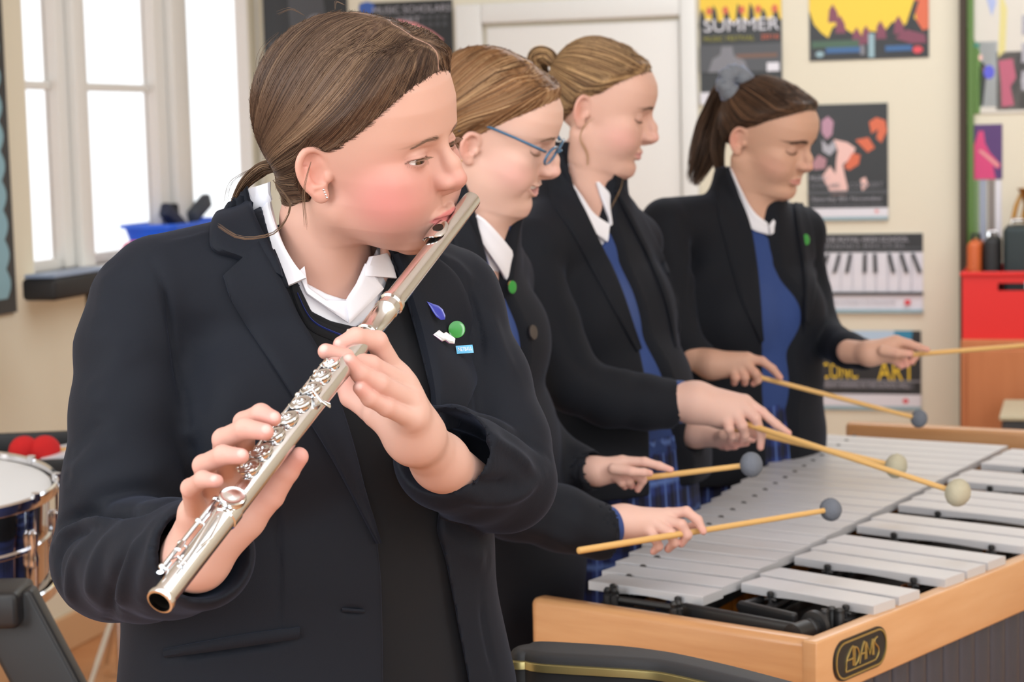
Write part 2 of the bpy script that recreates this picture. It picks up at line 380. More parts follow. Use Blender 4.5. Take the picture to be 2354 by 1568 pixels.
def patch(name, A, B, fld, off, thick, m, parent, nu=40, nv=12, smooth=True, edge=0.6, roll=0.0, smoothsurf=1, y0=None, y1=None):
    """cloth panel between two traced edges, laid on the surface with real thickness"""
    a = resamp(A, nu, smooth); b = resamp(B, nu, smooth); v = np.linspace(0, 1, nv)
    G = a[None] * (1 - v)[:, None, None] + b[None] * v[:, None, None]
    P, ok = fld.march(G[..., 0].ravel(), G[..., 1].ravel(), off, y0, y1); P = P.reshape(nv, nu, 3)
    bad = ~ok.reshape(nv, nu)
    for _ in range(smoothsurf):
        Y = P[..., 1].copy(); Yp = np.pad(Y, 1, mode='edge'); Ys = (Yp[:-2, 1:-1] + Yp[2:, 1:-1] + Yp[1:-1, :-2] + Yp[1:-1, 2:] + 2 * Y) / 6
        dd = (P - CC) / (P - CC)[..., 1:2]; P = CC + dd * Ys[..., None]
    dv = np.gradient(P, axis=0); du = np.gradient(P, axis=1); N = np.cross(du, dv); N /= np.linalg.norm(N, axis=-1, keepdims=True) + 1e-12
    N *= np.where((N @ (-CF)) < 0, -1, 1)[..., None]
    vv = v[:, None] * np.ones((1, nu)); uu = np.linspace(0, 1, nu)[None] * np.ones((nv, 1))
    hh = 1 - edge * (np.abs(2 * vv - 1) ** 10); top = P + N * (thick * hh + roll * np.exp(-((vv) / 0.35) ** 2))[..., None]; bot = P - N * 0.002 
    Vt = top.reshape(-1, 3); Vb = bot.reshape(-1, 3); n = nv * nu; F_ = []
    for i in range(nv - 1):
        for j in range(nu - 1):
            q = (i * nu + j, i * nu + j + 1, (i + 1) * nu + j + 1, (i + 1) * nu + j); F_.append(q); F_.append(tuple(n + x for x in q[::-1]))
    rim = [j for j in range(nu)] + [i * nu + nu - 1 for i in range(1, nv)] + [(nv - 1) * nu + j for j in range(nu - 2, -1, -1)] + [i * nu for i in range(nv - 2, 0, -1)]
    for i in range(len(rim)):
        x, y = rim[i], rim[(i + 1) % len(rim)]; F_.append((y, x, n + x, n + y))
    mb = MB(); mb.add(np.vstack([Vt, Vb]), F_); return mb.build(name, m, parent, smooth='edge')
# ------------------------------------------------------------------ heads (local frame: x forward, y to the person's left, z up, origin mid skull at eye height)
def lerp(a, b, t): return a + (b - a) * t
def head_field(p, h=0.0016):
    g = Field((-0.140, -0.105, -0.235), (0.135, 0.105, 0.142), h)
    w = p.get('w', 1.0); g.pad = 0.03
    g.ell((-0.010, 0, 0.028), (0.096, 0.073 * w, 0.083))
    # face block by horizontal slices
    zt = np.array([-0.120, -0.113, -0.104, -0.09, -0.07, -0.045, -0.02, 0.0, 0.02, 0.045, 0.065, 0.085, 0.10, 0.112, 0.12])
    xf = np.array([-.06, .050, .076, .083, .083, .086, .085, .081, .0875, .0885, .084, .071, .052, .015, -.02]) + 0.0
    hw = np.array([.006, .022, .034, .044, .0555, .0635, .067, .0675, .068, .068, .064, .054, .040, .02, .005])
    kc = p.get('chink', 1.0); cz = lambda z: np.where(np.asarray(z) > -0.07, z, -0.07 + (np.asarray(z) + 0.07) * kc); zt = cz(zt)
    if 'xf' in p: xf = xf + np.interp(zt, p['xf'][0], p['xf'][1])
    if 'hw' in p: hw = hw + np.interp(zt, p['hw'][0], p['hw'][1])
    sl, c = g.sub((-0.12, -0.1, -0.17), (0.12, 0.1, 0.13))
    XF = np.interp(c[2].ravel(), zt, xf).astype(np.float32)[None, None, :]; HW = (np.interp(c[2].ravel(), zt, hw) * w).astype(np.float32)[None, None, :]
    x0 = 0.022; n = np.float32(2.35)
    ax = np.maximum(XF - x0, 0.004); bx = 0.045 * HW / 0.06
    ux = np.where(c[0] > x0, (c[0] - x0) / ax, (c[0] - x0) / bx); r = (np.abs(ux) ** n + (np.abs(c[1]) / HW) ** n) ** (1 / n)
    D = (r - 1) * np.maximum(np.minimum(ax, HW), 0.032) * 0.85
    D = np.maximum(D, c[2] - 0.102); g.comb(sl, D.astype(np.float32), 0.018); g.pad = 0.024
    # jaw angles, neck
    for s in (-1, 1):
        g.cone((0.004, s * 0.050 * w, -0.058), 0.016, (0.060, s * 0.022, float(cz(-0.094))), 0.017, 0.02)
        g.ell((0.050, s * 0.036 * w, -0.042), (0.030, 0.026, 0.034), None, 0.02)
        ck = p.get('cheek', 0.0)
        if ck: g.bump((0.055, s * 0.048, -0.050), (0.030, 0.026, 0.030), ck)
        g.bump((0.066, s * 0.052, -0.018), (0.016, 0.016, 0.012), 0.003)
    nk = p.get('neck', ((-0.030, 0, -0.07), (-0.055, 0, -0.225))); nr = p.get('nr', 0.050)
    g.ecap(nk[0], nr, nr * 1.05, nk[1], nr * 1.08, nr * 1.15, (0, 1, 0), (1, 0, 0), 0.028)
    for s in (-1, 1): g.cone((-0.012, s * 0.052, -0.055), 0.012, (nk[1][0] + p.get('nmx', 0.04), s * 0.016, -0.20), 0.011, 0.022)
    g.ell((0.074, 0, float(cz(-0.098))), (0.014, 0.019, 0.015), None, 0.018)
    if p.get('dbl'): g.ell((0.030, 0, -0.112), (0.038, 0.034, 0.018 + p['dbl']), None, 0.03)
    g.pad = 0.0
    # brow, sockets
    for s in (-1, 1):
        g.bump((0.084, s * 0.024, 0.018), (0.012, 0.018, 0.008), 0.0012)
        g.bump((0.088, s * 0.030, -0.001), (0.016, 0.016, 0.0115), -0.0075)
        g.bump((0.088, s * 0.015, 0.001), (0.010, 0.006, 0.008), -0.0028)
    # nose
    nt = np.array(p.get('nose', (0.1120, 0, -0.032))); br = p.get('bridge', 0.0865)
    g.chain([(br - 0.004, 0, 0.010), (lerp(br, nt[0], 0.42), 0, -0.012), (nt[0] - 0.0085, 0, nt[2])], [0.0060, 0.0070, 0.0082], 0.009)
    for s in (-1, 1): g.cone((br - 0.012, s * 0.0065, -0.006), 0.0065, (nt[0] - 0.024, s * 0.0085, nt[2] - 0.002), 0.008, 0.008)
    g.cone((nt[0] - 0.0085, 0, nt[2] - 0.001), 0.0085 + p.get('tipr', 0), None, None, 0.005)
    for s in (-1, 1):
        g.ell((nt[0] - 0.0170, s * 0.0098, nt[2] - 0.0040), (0.0095, 0.0066, 0.0068), None, 0.005)
        g.ell((nt[0] - 0.0135, s * 0.0058, nt[2] - 0.0125), (0.0052, 0.0028, 0.0034), None, 0.002, 'd')
        g.bump((nt[0] - 0.025, s * 0.0185, nt[2] - 0.004), (0.007, 0.004, 0.010), -0.0016)
    g.cone((nt[0] - 0.010, 0, nt[2] - 0.009), 0.0045, (nt[0] - 0.021, 0, nt[2] - 0.013), 0.006, 0.005)
    # mouth
    mz = p.get('mz', -0.064); mx = p.get('mx', 0.089); lo = p.get('lipf', 0.0); mw = p.get('mw', 0.024)
    g.bump((mx, 0, mz), (0.016, 0.026, 0.018), 0.004)
    K = 9; up = []; dn = []
    for i in range(K):
        t = -1 + 2 * i / (K - 1); y = t * mw; x = mx - (0.0125 + p.get('pull', -0.0045)) * t * t - 0.006 * t ** 4; z = mz + p.get('smile', 0.0) * t * t
        up.append((x + 0.0018, y, z + 0.0038 * (1 - t * t) + 0.0006 - (0.0012 if i == K // 2 else 0))); dn.append((x + 0.0005 + lo, y, z - 0.0052 * (1 - t * t) - 0.0004))
    g.chain(up, [0.0022 + 0.0025 * (1 - abs(-1 + 2 * i / (K - 1)) ** 2) for i in range(K)], 0.0035)
    g.chain(dn, [0.0022 + 0.0036 * (1 - abs(-1 + 2 * i / (K - 1)) ** 2) for i in range(K)], 0.0035)
    mo = p.get('open', 0.0009)
    for i in range(K - 1):
        a = np.array(up[i]); b = np.array(up[i + 1]); a2 = np.array(dn[i]); b2 = np.array(dn[i + 1]); A = (a + a2) / 2 + (0.004, 0, 0.0002); B = (b + b2) / 2 + (0.004, 0, 0.0002)
        ra = mo * (1 - abs(-1 + 2 * i / (K - 1)) ** 2) + 0.0004; g.cone(A, ra, B, mo * (1 - abs(-1 + 2 * (i + 1) / (K - 1)) ** 2) + 0.0004, 0.0015, 'd')
        g.cone(A - (0.006, 0, 0), ra * 0.9, B - (0.006, 0, 0), ra, 0.001, 'd')
        if mo > 0.002: g.cone(A - (0.012, 0, 0), ra * 0.9, B - (0.012, 0, 0), ra, 0.001, 'd')
    g.bump((mx - 0.006, 0, mz - 0.016), (0.009, 0.018, 0.006), -0.0038)
    g.bump((mx + 0.002, 0, mz + 0.014), (0.006, 0.0035, 0.007), -0.0014)
    if p.get('smilefold'):
        for s in (-1, 1): g.bump((mx - 0.018, s * (mw + 0.012), mz + 0.006), (0.010, 0.008, 0.012), p['smilefold']); g.bump((mx - 0.013, s * (mw + 0.003), mz + 0.002), (0.007, 0.0035, 0.010), -0.003)
    # eyes: lid ball then opening
    eo = p.get('eyeopen', 0.0048); ez = p.get('lidz', 0.0)
    for s in (-1, 1):
        ec = np.array((p.get('ex', 0.0665), s * 0.031, -0.001)); g.cone(ec, 0.0140, None, None, 0.0045)
        if eo > 0:
            Rz = frame((1, s * 0.30, 0), (0, 0, 1))
            g.ell(ec + Rz @ np.array((0.0125, 0.0, ez)), (0.0085, 0.0140, eo), Rz, 0.0012, 'd')
        g.bump(ec + np.array((0.0125, s * 0.004, 0.0095)), (0.006, 0.014, 0.0022), -0.0016)
    g.base = g.f.copy()
    # ears
    for s in (-1, 1):
        ea = p.get('ear', (-0.012, -0.018)); c0 = np.array((ea[0], s * 0.0735 * w, ea[1])); R = frame((0.86, s * 0.42, 0.0) if False else (0.90, -s * 0.44, 0.10), (-0.14, 0, 1)); 
        es = p.get('ears', 0.86); E = lambda x, y, z: c0 + R @ (es * np.array((x, s * y, z)))
        g.ell(E(-0.003, 0.002, 0.002), es * np.array((0.0165, 0.0042, 0.0285)), R, 0.006)
        rim = [E(0.013, -0.002, 0.004), E(0.014, 0.003, 0.018), E(0.006, 0.006, 0.029), E(-0.007, 0.008, 0.030), E(-0.0165, 0.009, 0.019), E(-0.018, 0.008, 0.004), E(-0.013, 0.006, -0.012), E(-0.005, 0.004, -0.022)]
        g.ell(E(0.001, 0.0065, -0.001), es * np.array((0.0095, 0.0052, 0.0150)), R, 0.003, 'd'); g.ell(E(-0.004, 0.007, 0.017), es * np.array((0.0085, 0.004, 0.0085)), R, 0.003, 'd')
        rq = resamp(rim, 22); g.chain(list(rq), [0.0027 + 0.0006 * math.sin(k / 21 * 3.1) for k in range(22)], 0.0022)
        g.ell(E(0.002, 0.003, -0.025), es * np.array((0.0088, 0.0042, 0.0085)), R, 0.005); g.ell(E(0.0125, 0.0035, -0.004), (0.0034, 0.003, 0.005), R, 0.003)
        g.chain([E(-0.010, 0.006, 0.010), E(-0.010, 0.0055, -0.004), E(-0.004, 0.005, -0.014), E(0.006, 0.004, -0.013)], [0.0024, 0.0026, 0.0026, 0.002], 0.0025)
    if 'extra' in p: p['extra'](g)
    return g
def gs(V, c, s):
    s = np.asarray(s if hasattr(s, '__len__') else (s,) * 3); return np.exp(-(((V - np.asarray(c)) / s) ** 2).sum(1))
def skin_colors(V, p):
    """flesh tones of the head: lips, flush of the cheeks, ears, brows, moles"""
    base = np.array(p.get('skin', (0.80, 0.50, 0.40))); C = np.tile(base, (len(V), 1)); A = V * [1, 0, 1] + np.abs(V) * [0, 1, 0]
    def mix(wt, col): 
        nonlocal C
        C = C * (1 - wt[:, None]) + np.array(col) * wt[:, None]
    red = np.array(p.get('flush', (0.78, 0.30, 0.27)))
    mix(p.get('flushamt', 0.5) * gs(A, p.get('flushc', (0.060, 0.055, -0.040)), p.get('flushs', (0.030, 0.035, 0.022))), red)
    nt = p.get('nose', (0.112, 0, -0.032)); mix(0.35 * gs(A, (nt[0], 0, nt[2]), (0.018, 0.02, 0.012)), red)
    mix(0.7 * gs(A, (p.get('ear', (-0.012, -0.018))[0] - 0.006, 0.082, p.get('ear', (-0.012, -0.018))[1]), (0.018, 0.012, 0.03)), (0.78, 0.34, 0.27))
    mix(0.20 * gs(A, (0.085, 0, -0.098), (0.02, 0.02, 0.014)), red)
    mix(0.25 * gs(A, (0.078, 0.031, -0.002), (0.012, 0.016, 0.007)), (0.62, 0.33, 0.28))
    # lips
    mz = p.get('mz', -0.064); mx = p.get('mx', 0.089); mw = p.get('mw', 0.024); t = np.clip(A[:, 1] / mw, 0, 1.3); zz = A[:, 2] - (mz + p.get('smile', 0.0) * t * t)
    upb = 0.0078 * (1 - t ** 2) ** 1.0 * (1 - 0.12 * np.exp(-(t / 0.15) ** 2)); lob = 0.0112 * np.maximum(1 - t ** 2, 0)
    inside = (t < 1) & (A[:, 0] > mx - 0.026) & (zz < upb) & (zz > -lob)
    ed = np.minimum(np.maximum(upb, 0) - zz, zz + lob); wt = np.clip(ed / 0.0016 + 0.2, 0, 1) * inside * 0.85; mix(wt, p.get('lip', (0.68, 0.24, 0.22)))
    # brows
    bc = p.get('browcol', (0.22, 0.12, 0.07)); yb = A[:, 1]; arch = p.get('browz', 0.0185) + p.get('arch', 0.0025) * np.sin(np.clip((yb - 0.012) / 0.036, 0, 1) * 2.6) - p.get('browd', 0.004) * np.clip((yb - 0.030) / 0.02, 0, 1.2)
    th = 0.0032 * np.clip(1.25 - (yb - 0.012) / 0.050, 0.4, 1) * p.get('browth', 1.0); wt = np.exp(-((A[:, 2] - arch) / th) ** 2) * np.clip((yb - 0.009) / 0.004, 0, 1) * np.clip((p.get('browe', 0.054) - yb) / 0.010, 0, 1) * (A[:, 0] > 0.04)
    mix(p.get('browamt', 0.75) * wt, bc)
    eo = p.get('eyeopen', 0.0048); lz = p.get('lidz', 0.0)
    for sg in (-1, 1):
        ec = np.array((p.get('ex', 0.0665), sg * 0.031, -0.001)); Rz = frame((1, sg * 0.30, 0), (0, 0, 1)); L = (V - ec) @ Rz; yy = L[:, 1] / 0.0140; on = (np.abs(yy) < 1.12) & (L[:, 0] > 0.004)
        if eo > 0:
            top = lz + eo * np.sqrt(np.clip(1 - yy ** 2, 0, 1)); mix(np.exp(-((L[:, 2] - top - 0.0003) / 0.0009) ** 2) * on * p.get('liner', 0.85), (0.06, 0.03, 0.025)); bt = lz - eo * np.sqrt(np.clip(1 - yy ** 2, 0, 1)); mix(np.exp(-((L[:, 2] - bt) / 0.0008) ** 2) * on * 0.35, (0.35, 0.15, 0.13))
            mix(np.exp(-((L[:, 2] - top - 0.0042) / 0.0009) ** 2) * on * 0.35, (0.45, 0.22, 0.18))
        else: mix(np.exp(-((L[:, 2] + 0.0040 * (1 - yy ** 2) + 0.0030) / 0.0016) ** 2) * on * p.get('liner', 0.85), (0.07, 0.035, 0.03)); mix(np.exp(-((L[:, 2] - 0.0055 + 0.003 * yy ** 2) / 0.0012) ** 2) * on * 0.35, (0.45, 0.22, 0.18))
    # lash line is coloured dark on the lids; nostril and mouth inside
    mix(np.clip(1.4 * np.exp(-((A - np.array([mx - 0.012, 0, mz])) ** 2 / np.array([0.011, mw * 0.9, 0.0018]) ** 2).sum(1)), 0, 0.85), (0.32, 0.09, 0.08))
    for (x, y, z, r) in p.get('moles', ()): mix(0.7 * gs(V, (x, y, z), r), (0.32, 0.14, 0.09))
    return np.clip(C, 0, 1)
def uvball(c, r, n=20, R=None):
    R = np.eye(3) if R is None else R; V = []; 
    for i in range(n + 1):
        a = math.pi * i / n
        for j in range(2 * n): b = math.pi * j / n; V.append(c + R @ np.array((r * math.cos(a), r * math.sin(a) * math.cos(b), r * math.sin(a) * math.sin(b))))
    Fq = [(i * 2 * n + j, i * 2 * n + (j + 1) % (2 * n), (i + 1) * 2 * n + (j + 1) % (2 * n), (i + 1) * 2 * n + j) for i in range(n) for j in range(2 * n)]
    return np.array(V), np.array(Fq)
def eye_balls(p):
    """eyeballs with iris and pupil; gaze vector in head frame"""
    out = []
    for s in (-1, 1):
        gz = np.array(p.get('gaze', (1, 0.0, -0.05)), float); R = frame(gz, (0, 0, 1)); V, Q = uvball(np.array((p.get('ex', 0.0665), s * 0.031, -0.001)), 0.0127, 22, R)
        ax = (V - V.mean(0)) @ (gz / np.linalg.norm(gz)) / 0.0127; an = np.arccos(np.clip(ax, -1, 1)); C = np.tile((0.82, 0.78, 0.76), (len(V), 1))
        C[an < 0.60] = p.get('iris', (0.16, 0.085, 0.035)); C[(an < 0.62) & (an > 0.53)] = (0.05, 0.03, 0.02); C[an < 0.24] = (0.005, 0.005, 0.005); out.append((V, Q, C))
    return out
def ribbons(paths, radii, n=3):
    """many thin strands as one mesh of slim tubes; paths (m,k,3)"""
    P = np.asarray(paths); m, k, _ = P.shape; T = np.gradient(P, axis=1); T /= np.linalg.norm(T, axis=-1, keepdims=True) + 1e-12
    cand = np.array([[0, 0, 1.0], [1.0, 0, 0], [0, 1.0, 0]]); a = cand[np.argmin(np.abs(T @ cand.T).max(axis=1), axis=1)][:, None, :] * np.ones_like(T); A = np.cross(T, a); A /= np.linalg.norm(A, axis=-1, keepdims=True) + 1e-12; B = np.cross(T, A)
    rad = np.asarray(radii); rad = rad[:, None] * np.sin(np.clip(np.linspace(0.06, 1.0, k), 0, 1) * math.pi * 0.93)[None] ** 0.5 if rad.ndim == 1 else rad
    V = np.stack([P + rad[..., None] * (math.cos(2 * math.pi * j / n) * A + math.sin(2 * math.pi * j / n) * B) for j in range(n)], 2).reshape(-1, 3)
    base = (np.arange(m)[:, None, None] * k + np.arange(k - 1)[None, :, None]) * n; j = np.arange(n)[None, None]; jn = (j + 1) % n
    Q = np.stack([base + j, base + jn, base + n + jn, base + n + j], -1).reshape(-1, 4); return V, Q
def xf(V, M):
    if len(M) > 5 and M[5] != 1: V = np.array(V, float); x = V[:, 0]; V[:, 0] = np.where(x < 0, x * (M[5] + (1 - M[5]) * np.exp(np.minimum(x, 0) / 0.03)), x)
    if len(M) > 4 and M[4] != 1: V = np.array(V, float); z = V[:, 2]; V[:, 2] = np.where(z > 0, z * (M[4] + (1 - M[4]) * np.exp(-np.maximum(z, 0) / 0.03)), z)
    if len(M) > 3 and M[3] != 1: V = np.array(V, float); z = V[:, 2]; V[:, 2] = np.where(z < 0, np.where(z > -0.115, z * M[3], z - 0.115 * (M[3] - 1)), z)
    return V @ M[0].T * M[2] + M[1]
def head_pose(px, py, Y, yaw, pitch, roll, scale=1.0, vs=1.0, vt=1.0, hx=1.0):
    """yaw: angle of the face direction from image-right towards the camera; pitch: nose down positive; roll: head leaning (top away from camera positive)"""
    c = AY(px, py, Y); y, pt, rl = map(math.radians, (yaw, pitch, roll))
    fx = np.array((math.cos(y) * math.cos(pt), -math.sin(y) * math.cos(pt), -math.sin(pt))); up0 = np.array((0, 0, 1.0))
    left = np.cross(up0, fx); left /= np.linalg.norm(left); up = np.cross(fx, left); up, left = up * math.cos(rl) + left * math.sin(rl), left * math.cos(rl) - up * math.sin(rl)
    return (np.stack([fx, left, up], 1), c, scale, vs, vt, hx)
# ------------------------------------------------------------------ room
TH = math.atan(0.29); E1 = np.array((math.cos(TH), -math.sin(TH), 0)); E2 = np.array((math.sin(TH), math.cos(TH), 0)); EZ = np.array((0, 0, 1.0))
CORN = AY(590, 300, 7.3); CORN[2] = 0
def wallpt(px, py, back=True, d=0.0):
    """pixel -> (s, z) on the back wall (s from the corner along E1) or left wall (s from the corner towards the camera)"""
    n = E2 if back else E1; o = CORN + (-E2 * d if back else E1 * d); r = ray(px, py); t = ((o - CC) @ n) / (r @ n); P = CC + r * t
    return ((P - CORN) @ E1 if back else -(P - CORN) @ E2), P[2]
RB = np.stack([E1, EZ, -E2], 1)      # columns: s, z, out of the back wall
RL = np.stack([-E2, EZ, E1], 1)      # columns: s (towards camera), z, out of the left wall
def BW(s, z, d=0.0): return CORN + E1 * s + EZ * z - E2 * d
def LW(s, z, d=0.0): return CORN - E2 * s + EZ * z + E1 * d
M_wall = mat('cream_wall', rgb(235, 225, 203), 0.85, bump=('noise', (60, 60, 60), 0.05, 0.002))
M_white = mat('white_paint', rgb(240, 237, 232), 0.45)
M_door = mat('door_paint', rgb(243, 238, 232), 0.5)
M_ceil = mat('ceiling_white', rgb(244, 242, 238), 0.9)
M_floor = mat('floor_wood', rgb(206, 146, 98), 0.38, vary=((2.5, 14, 1), 0.3, rgb(190, 126, 80)), bump=('noise', (3, 40, 3), 0.05, 0.001))
M_black = mat('black_matt', rgb(30, 30, 32), 0.6)
M_bpla = mat('black_plastic', rgb(34, 34, 36), 0.42)
M_chrome = mat('chrome', rgb(225, 226, 230), 0.12, metal=1.0)
def st(o, k='structure'): o['kind'] = k; return o
mb = MB(); mb.box((0.6, 3.0, -0.05), (12, 15, 0.1)); st(mb.build('floor', M_floor))
mb = MB(); mb.box((0.6, 3.0, 2.95), (12, 15, 0.1)); st(mb.build('ceiling', M_ceil))
# left wall with the window opening
WS = [wallpt(x, 300, False)[0] for x in (62, 146, 214, 370, 447, 580)]; wz0 = wallpt(90, 628, False)[1]; wz1 = 2.72
s_a, s_b = WS[0], WS[-1]
mb = MB()
def wbox(mb, s0, s1, z0, z1, d0, d1, back=False, bev=0, mi=0):
    f = BW if back else LW; R = RB if back else RL; mb.box(f((s0 + s1) / 2, (z0 + z1) / 2, (d0 + d1) / 2), (abs(s1 - s0), abs(z1 - z0), abs(d1 - d0)), R, bev, mi)
wbox(mb, s_a, 10.5, 0, 2.95, -0.07, 0); wbox(mb, 0.0, s_b, 0, 2.95, -0.03, 0); wbox(mb, s_b, s_a, 0, wz0, -0.07, 0); wbox(mb, s_b, s_a, wz1, 2.95, -0.07, 0)
st(mb.build('wall_left', M_wall))
mb = MB(); wbox(mb, -0.05, 4.6, 0, 2.95, -0.2, 0, True); st(mb.build('wall_back', M_wall))
mb = MB(); wbox(mb, 4.6, 4.8, 0, 2.95, -0.2, 10.5, True); st(mb.build('wall_right', M_wall))
mb = MB(); wbox(mb, -0.2, 4.8, 0, 2.95, 10.3, 10.5, True); st(mb.build('wall_front', M_wall))
w = MB()
for a, b in ((WS[1], WS[2]), (WS[3], WS[4])):
    wbox(w, a, b, wz0, wz1, -0.06, -0.01, False, 0.006); wbox(w, a - (a - b) * 0.28, b + (a - b) * 0.30, wz0, wz1, -0.01, 0.02, False, 0.006)
for a in (s_a, s_b): wbox(w, a - 0.008, a + 0.008, wz0, wz1, -0.05, -0.002)
wbox(w, s_b, s_a, wz1 - 0.05, wz1, -0.06, -0.01); wbox(w, s_b, s_a, wz0, wz0 + 0.03, -0.06, -0.03)
gz = wallpt(270, 200, False)[1]
for a, b in ((WS[0], WS[1]), (WS[2], WS[3])): wbox(w, a, b, gz - 0.012, gz + 0.012, -0.058, -0.036, False, 0.004)
win = st(w.build('window_1', M_white, smooth=True))
g = MB()
M_glass = bpy.data.materials.new('window_glass'); M_glass.use_nodes = True; nt = M_glass.node_tree; nt.nodes.clear()
o_ = nt.nodes.new('ShaderNodeOutputMaterial'); tr = nt.nodes.new('ShaderNodeBsdfTransparent'); gl = nt.nodes.new('ShaderNodeBsdfGlossy'); gl.inputs['Roughness'].default_value = 0.02
mx = nt.nodes.new('ShaderNodeMixShader'); mx.inputs[0].default_value = 0.06; nt.links.new(tr.outputs[0], mx.inputs[1]); nt.links.new(gl.outputs[0], mx.inputs[2]); nt.links.new(mx.outputs[0], o_.inputs[0])
for a, b in ((WS[0], WS[1]), (WS[2], WS[3]), (WS[4], WS[5])):
    g = MB(); wbox(g, a, b, wz0, wz1, -0.050, -0.045); g.build('pane', M_glass, win)
mb = MB(); wbox(mb, s_b - 0.03, s_a + 0.05, wz0 - 0.045, wz0, -0.06, 0.14, False, 0.012); st(mb.build('window_sill', M_white, smooth=True))
mb = MB(); wbox(mb, 0, 8, 0, 0.11, 0, 0.018, False, 0.006); st(mb.build('baseboard_left', mat('skirting', rgb(214, 170, 128), 0.5)))
mb = MB(); wbox(mb, 0.02, 4.58, 0, 0.11, 0, 0.018, True, 0.006); st(mb.build('baseboard_back', MATS['skirting']))
mb = MB(); mb.add([LW(0.0, 0, 0.01) , LW(0.0, 2.95, 0.01), LW(0.035, 2.95, 0.03), LW(0.035, 0, 0.03), BW(0.03, 0, 0.02), BW(0.03, 2.95, 0.02)], [(0, 1, 2, 3), (3, 2, 5, 4), (0, 4, 5, 1), (0, 3, 4), (1, 5, 2)]); st(mb.build('trim_1', M_white))
# door with its casing
ds = [wallpt(x, 60, True)[0] for x in (1052, 1112, 1566, 1604)]; dz = wallpt(1300, 48, True)[1]
c_ = MB()
wbox(c_, ds[0], ds[1], 0, dz + 0.07, 0, 0.035, True, 0.008); wbox(c_, ds[2], ds[3], 0, dz + 0.07, 0, 0.035, True, 0.008); wbox(c_, ds[1], ds[2], dz, dz + 0.07, 0, 0.035, True, 0.008)
door = MB(); wbox(door, ds[1] + 0.012, ds[2] - 0.006, 0.01, dz - 0.012, 0.002, 0.012, True, 0.004)
door = st(door.build('door_1', M_door, smooth=True)); tr_ = c_.build('door_frame', M_white, door, smooth=True)
h_ = MB(); hp = BW(ds[2] - 0.06, 0.98, 0.012); h_.tube([hp, hp - E2 * 0.05, hp - E2 * 0.055 - E1 * 0.02, hp - E2 * 0.055 - E1 * 0.11], 0.008, 10); h_.box(hp - E2 * 0.003, (0.035, 0.14, 0.006), RB, 0.002); h_.build('door_handle', M_chrome, door, smooth=True)
# ------------------------------------------------------------------ posters on the back wall
def poster(name, corners, base, label, cat='poster', back=True):
    """corners: pixel tl, tr, br, bl; returns drawing function in unit sheet coordinates (v downward)"""
    c = [wallpt(*p, back) for p in corners]; s0 = (c[0][0] + c[3][0]) / 2; s1 = (c[1][0] + c[2][0]) / 2; z1 = (c[0][1] + c[1][1]) / 2; z0 = (c[2][1] + c[3][1]) / 2
    if not back: s0, s1 = s0, s1
    f = BW if back else LW; R = RB if back else RL
    root = empty(name, f((s0 + s1) / 2, (z0 + z1) / 2, 0.001)); tag(root, label, cat); lay = [0]
    m = MB(); m.box(f((s0 + s1) / 2, (z0 + z1) / 2, 0.003), (abs(s1 - s0), abs(z1 - z0), 0.003), R); m.build('sheet', base, root)
    def poly(pn, P, mt):
        lay[0] += 1; d = 0.0046 + 0.0004 * lay[0]; m = MB()
        P2 = [(s0 + u * (s1 - s0), z1 + v * (z0 - z1)) for u, v in P]; n = len(P2)
        m.add([f(a, b, d) for a, b in P2] + [f(a, b, 0.0045) for a, b in P2], [tuple(range(n)), tuple(range(2 * n - 1, n - 1, -1))] + [(i, n + i, n + (i + 1) % n, (i + 1) % n) for i in range(n)]); return m.build(pn, mt, root)
    def txt(tx, u, v, h, mt, wd=None, align='CENTER'):
        lay[0] += 1; size = h * abs(z1 - z0) / 0.70; o = text_mesh('lettering', tx, size, R if back else np.stack([E2, EZ, E1], 1), f(s0 + u * (s1 - s0), z1 + v * (z0 - z1), 0.0046 + 0.0004 * lay[0]), mt, root, 0.0003, align)
        if wd:
            me = o.data; co = np.zeros(len(me.vertices) * 3, np.float32); me.vertices.foreach_get('co', co); co = co.reshape(-1, 3).astype(float); p0 = f(s0 + u * (s1 - s0), 0, 0); k = (co - p0) @ R[:, 0]; cur = k.max() - k.min(); co += np.outer(k * (wd * abs(s1 - s0) / cur - 1), R[:, 0]); me.vertices.foreach_set('co', co.astype(np.float32).ravel()); me.update()
        return o
    return root, poly, txt
def rect(u0, v0, u1, v1): return [(u0, v0), (u1, v0), (u1, v1), (u0, v1)]
def disc(u, v, ru, rv, n=16, ph=0): return [(u + ru * math.cos(2 * math.pi * k / n + ph), v + rv * math.sin(2 * math.pi * k / n + ph)) for k in range(n)]
pk = lambda n, r, g_, b: mat('print_' + n, rgb(r, g_, b), 0.35)
K_ = pk('black', 38, 38, 40); Wt = pk('white', 232, 228, 234); Gy = pk('grey', 128, 126, 132); Ye = pk('yellow', 247, 206, 52); Pi = pk('pink', 232, 150, 150); Or = pk('orange', 222, 104, 64)
Bl = pk('blue', 52, 98, 150); Rd = pk('red', 226, 70, 80); Gn = pk('green', 66, 96, 72); Te = pk('teal', 150, 178, 186); Lg = pk('lightgrey', 178, 174, 182); Dg = pk('darkgrey', 76, 76, 80); Ol = pk('olive', 164, 156, 40); Mv = pk('mauve', 130, 60, 82); Ps = pk('paleskin', 244, 196, 186)
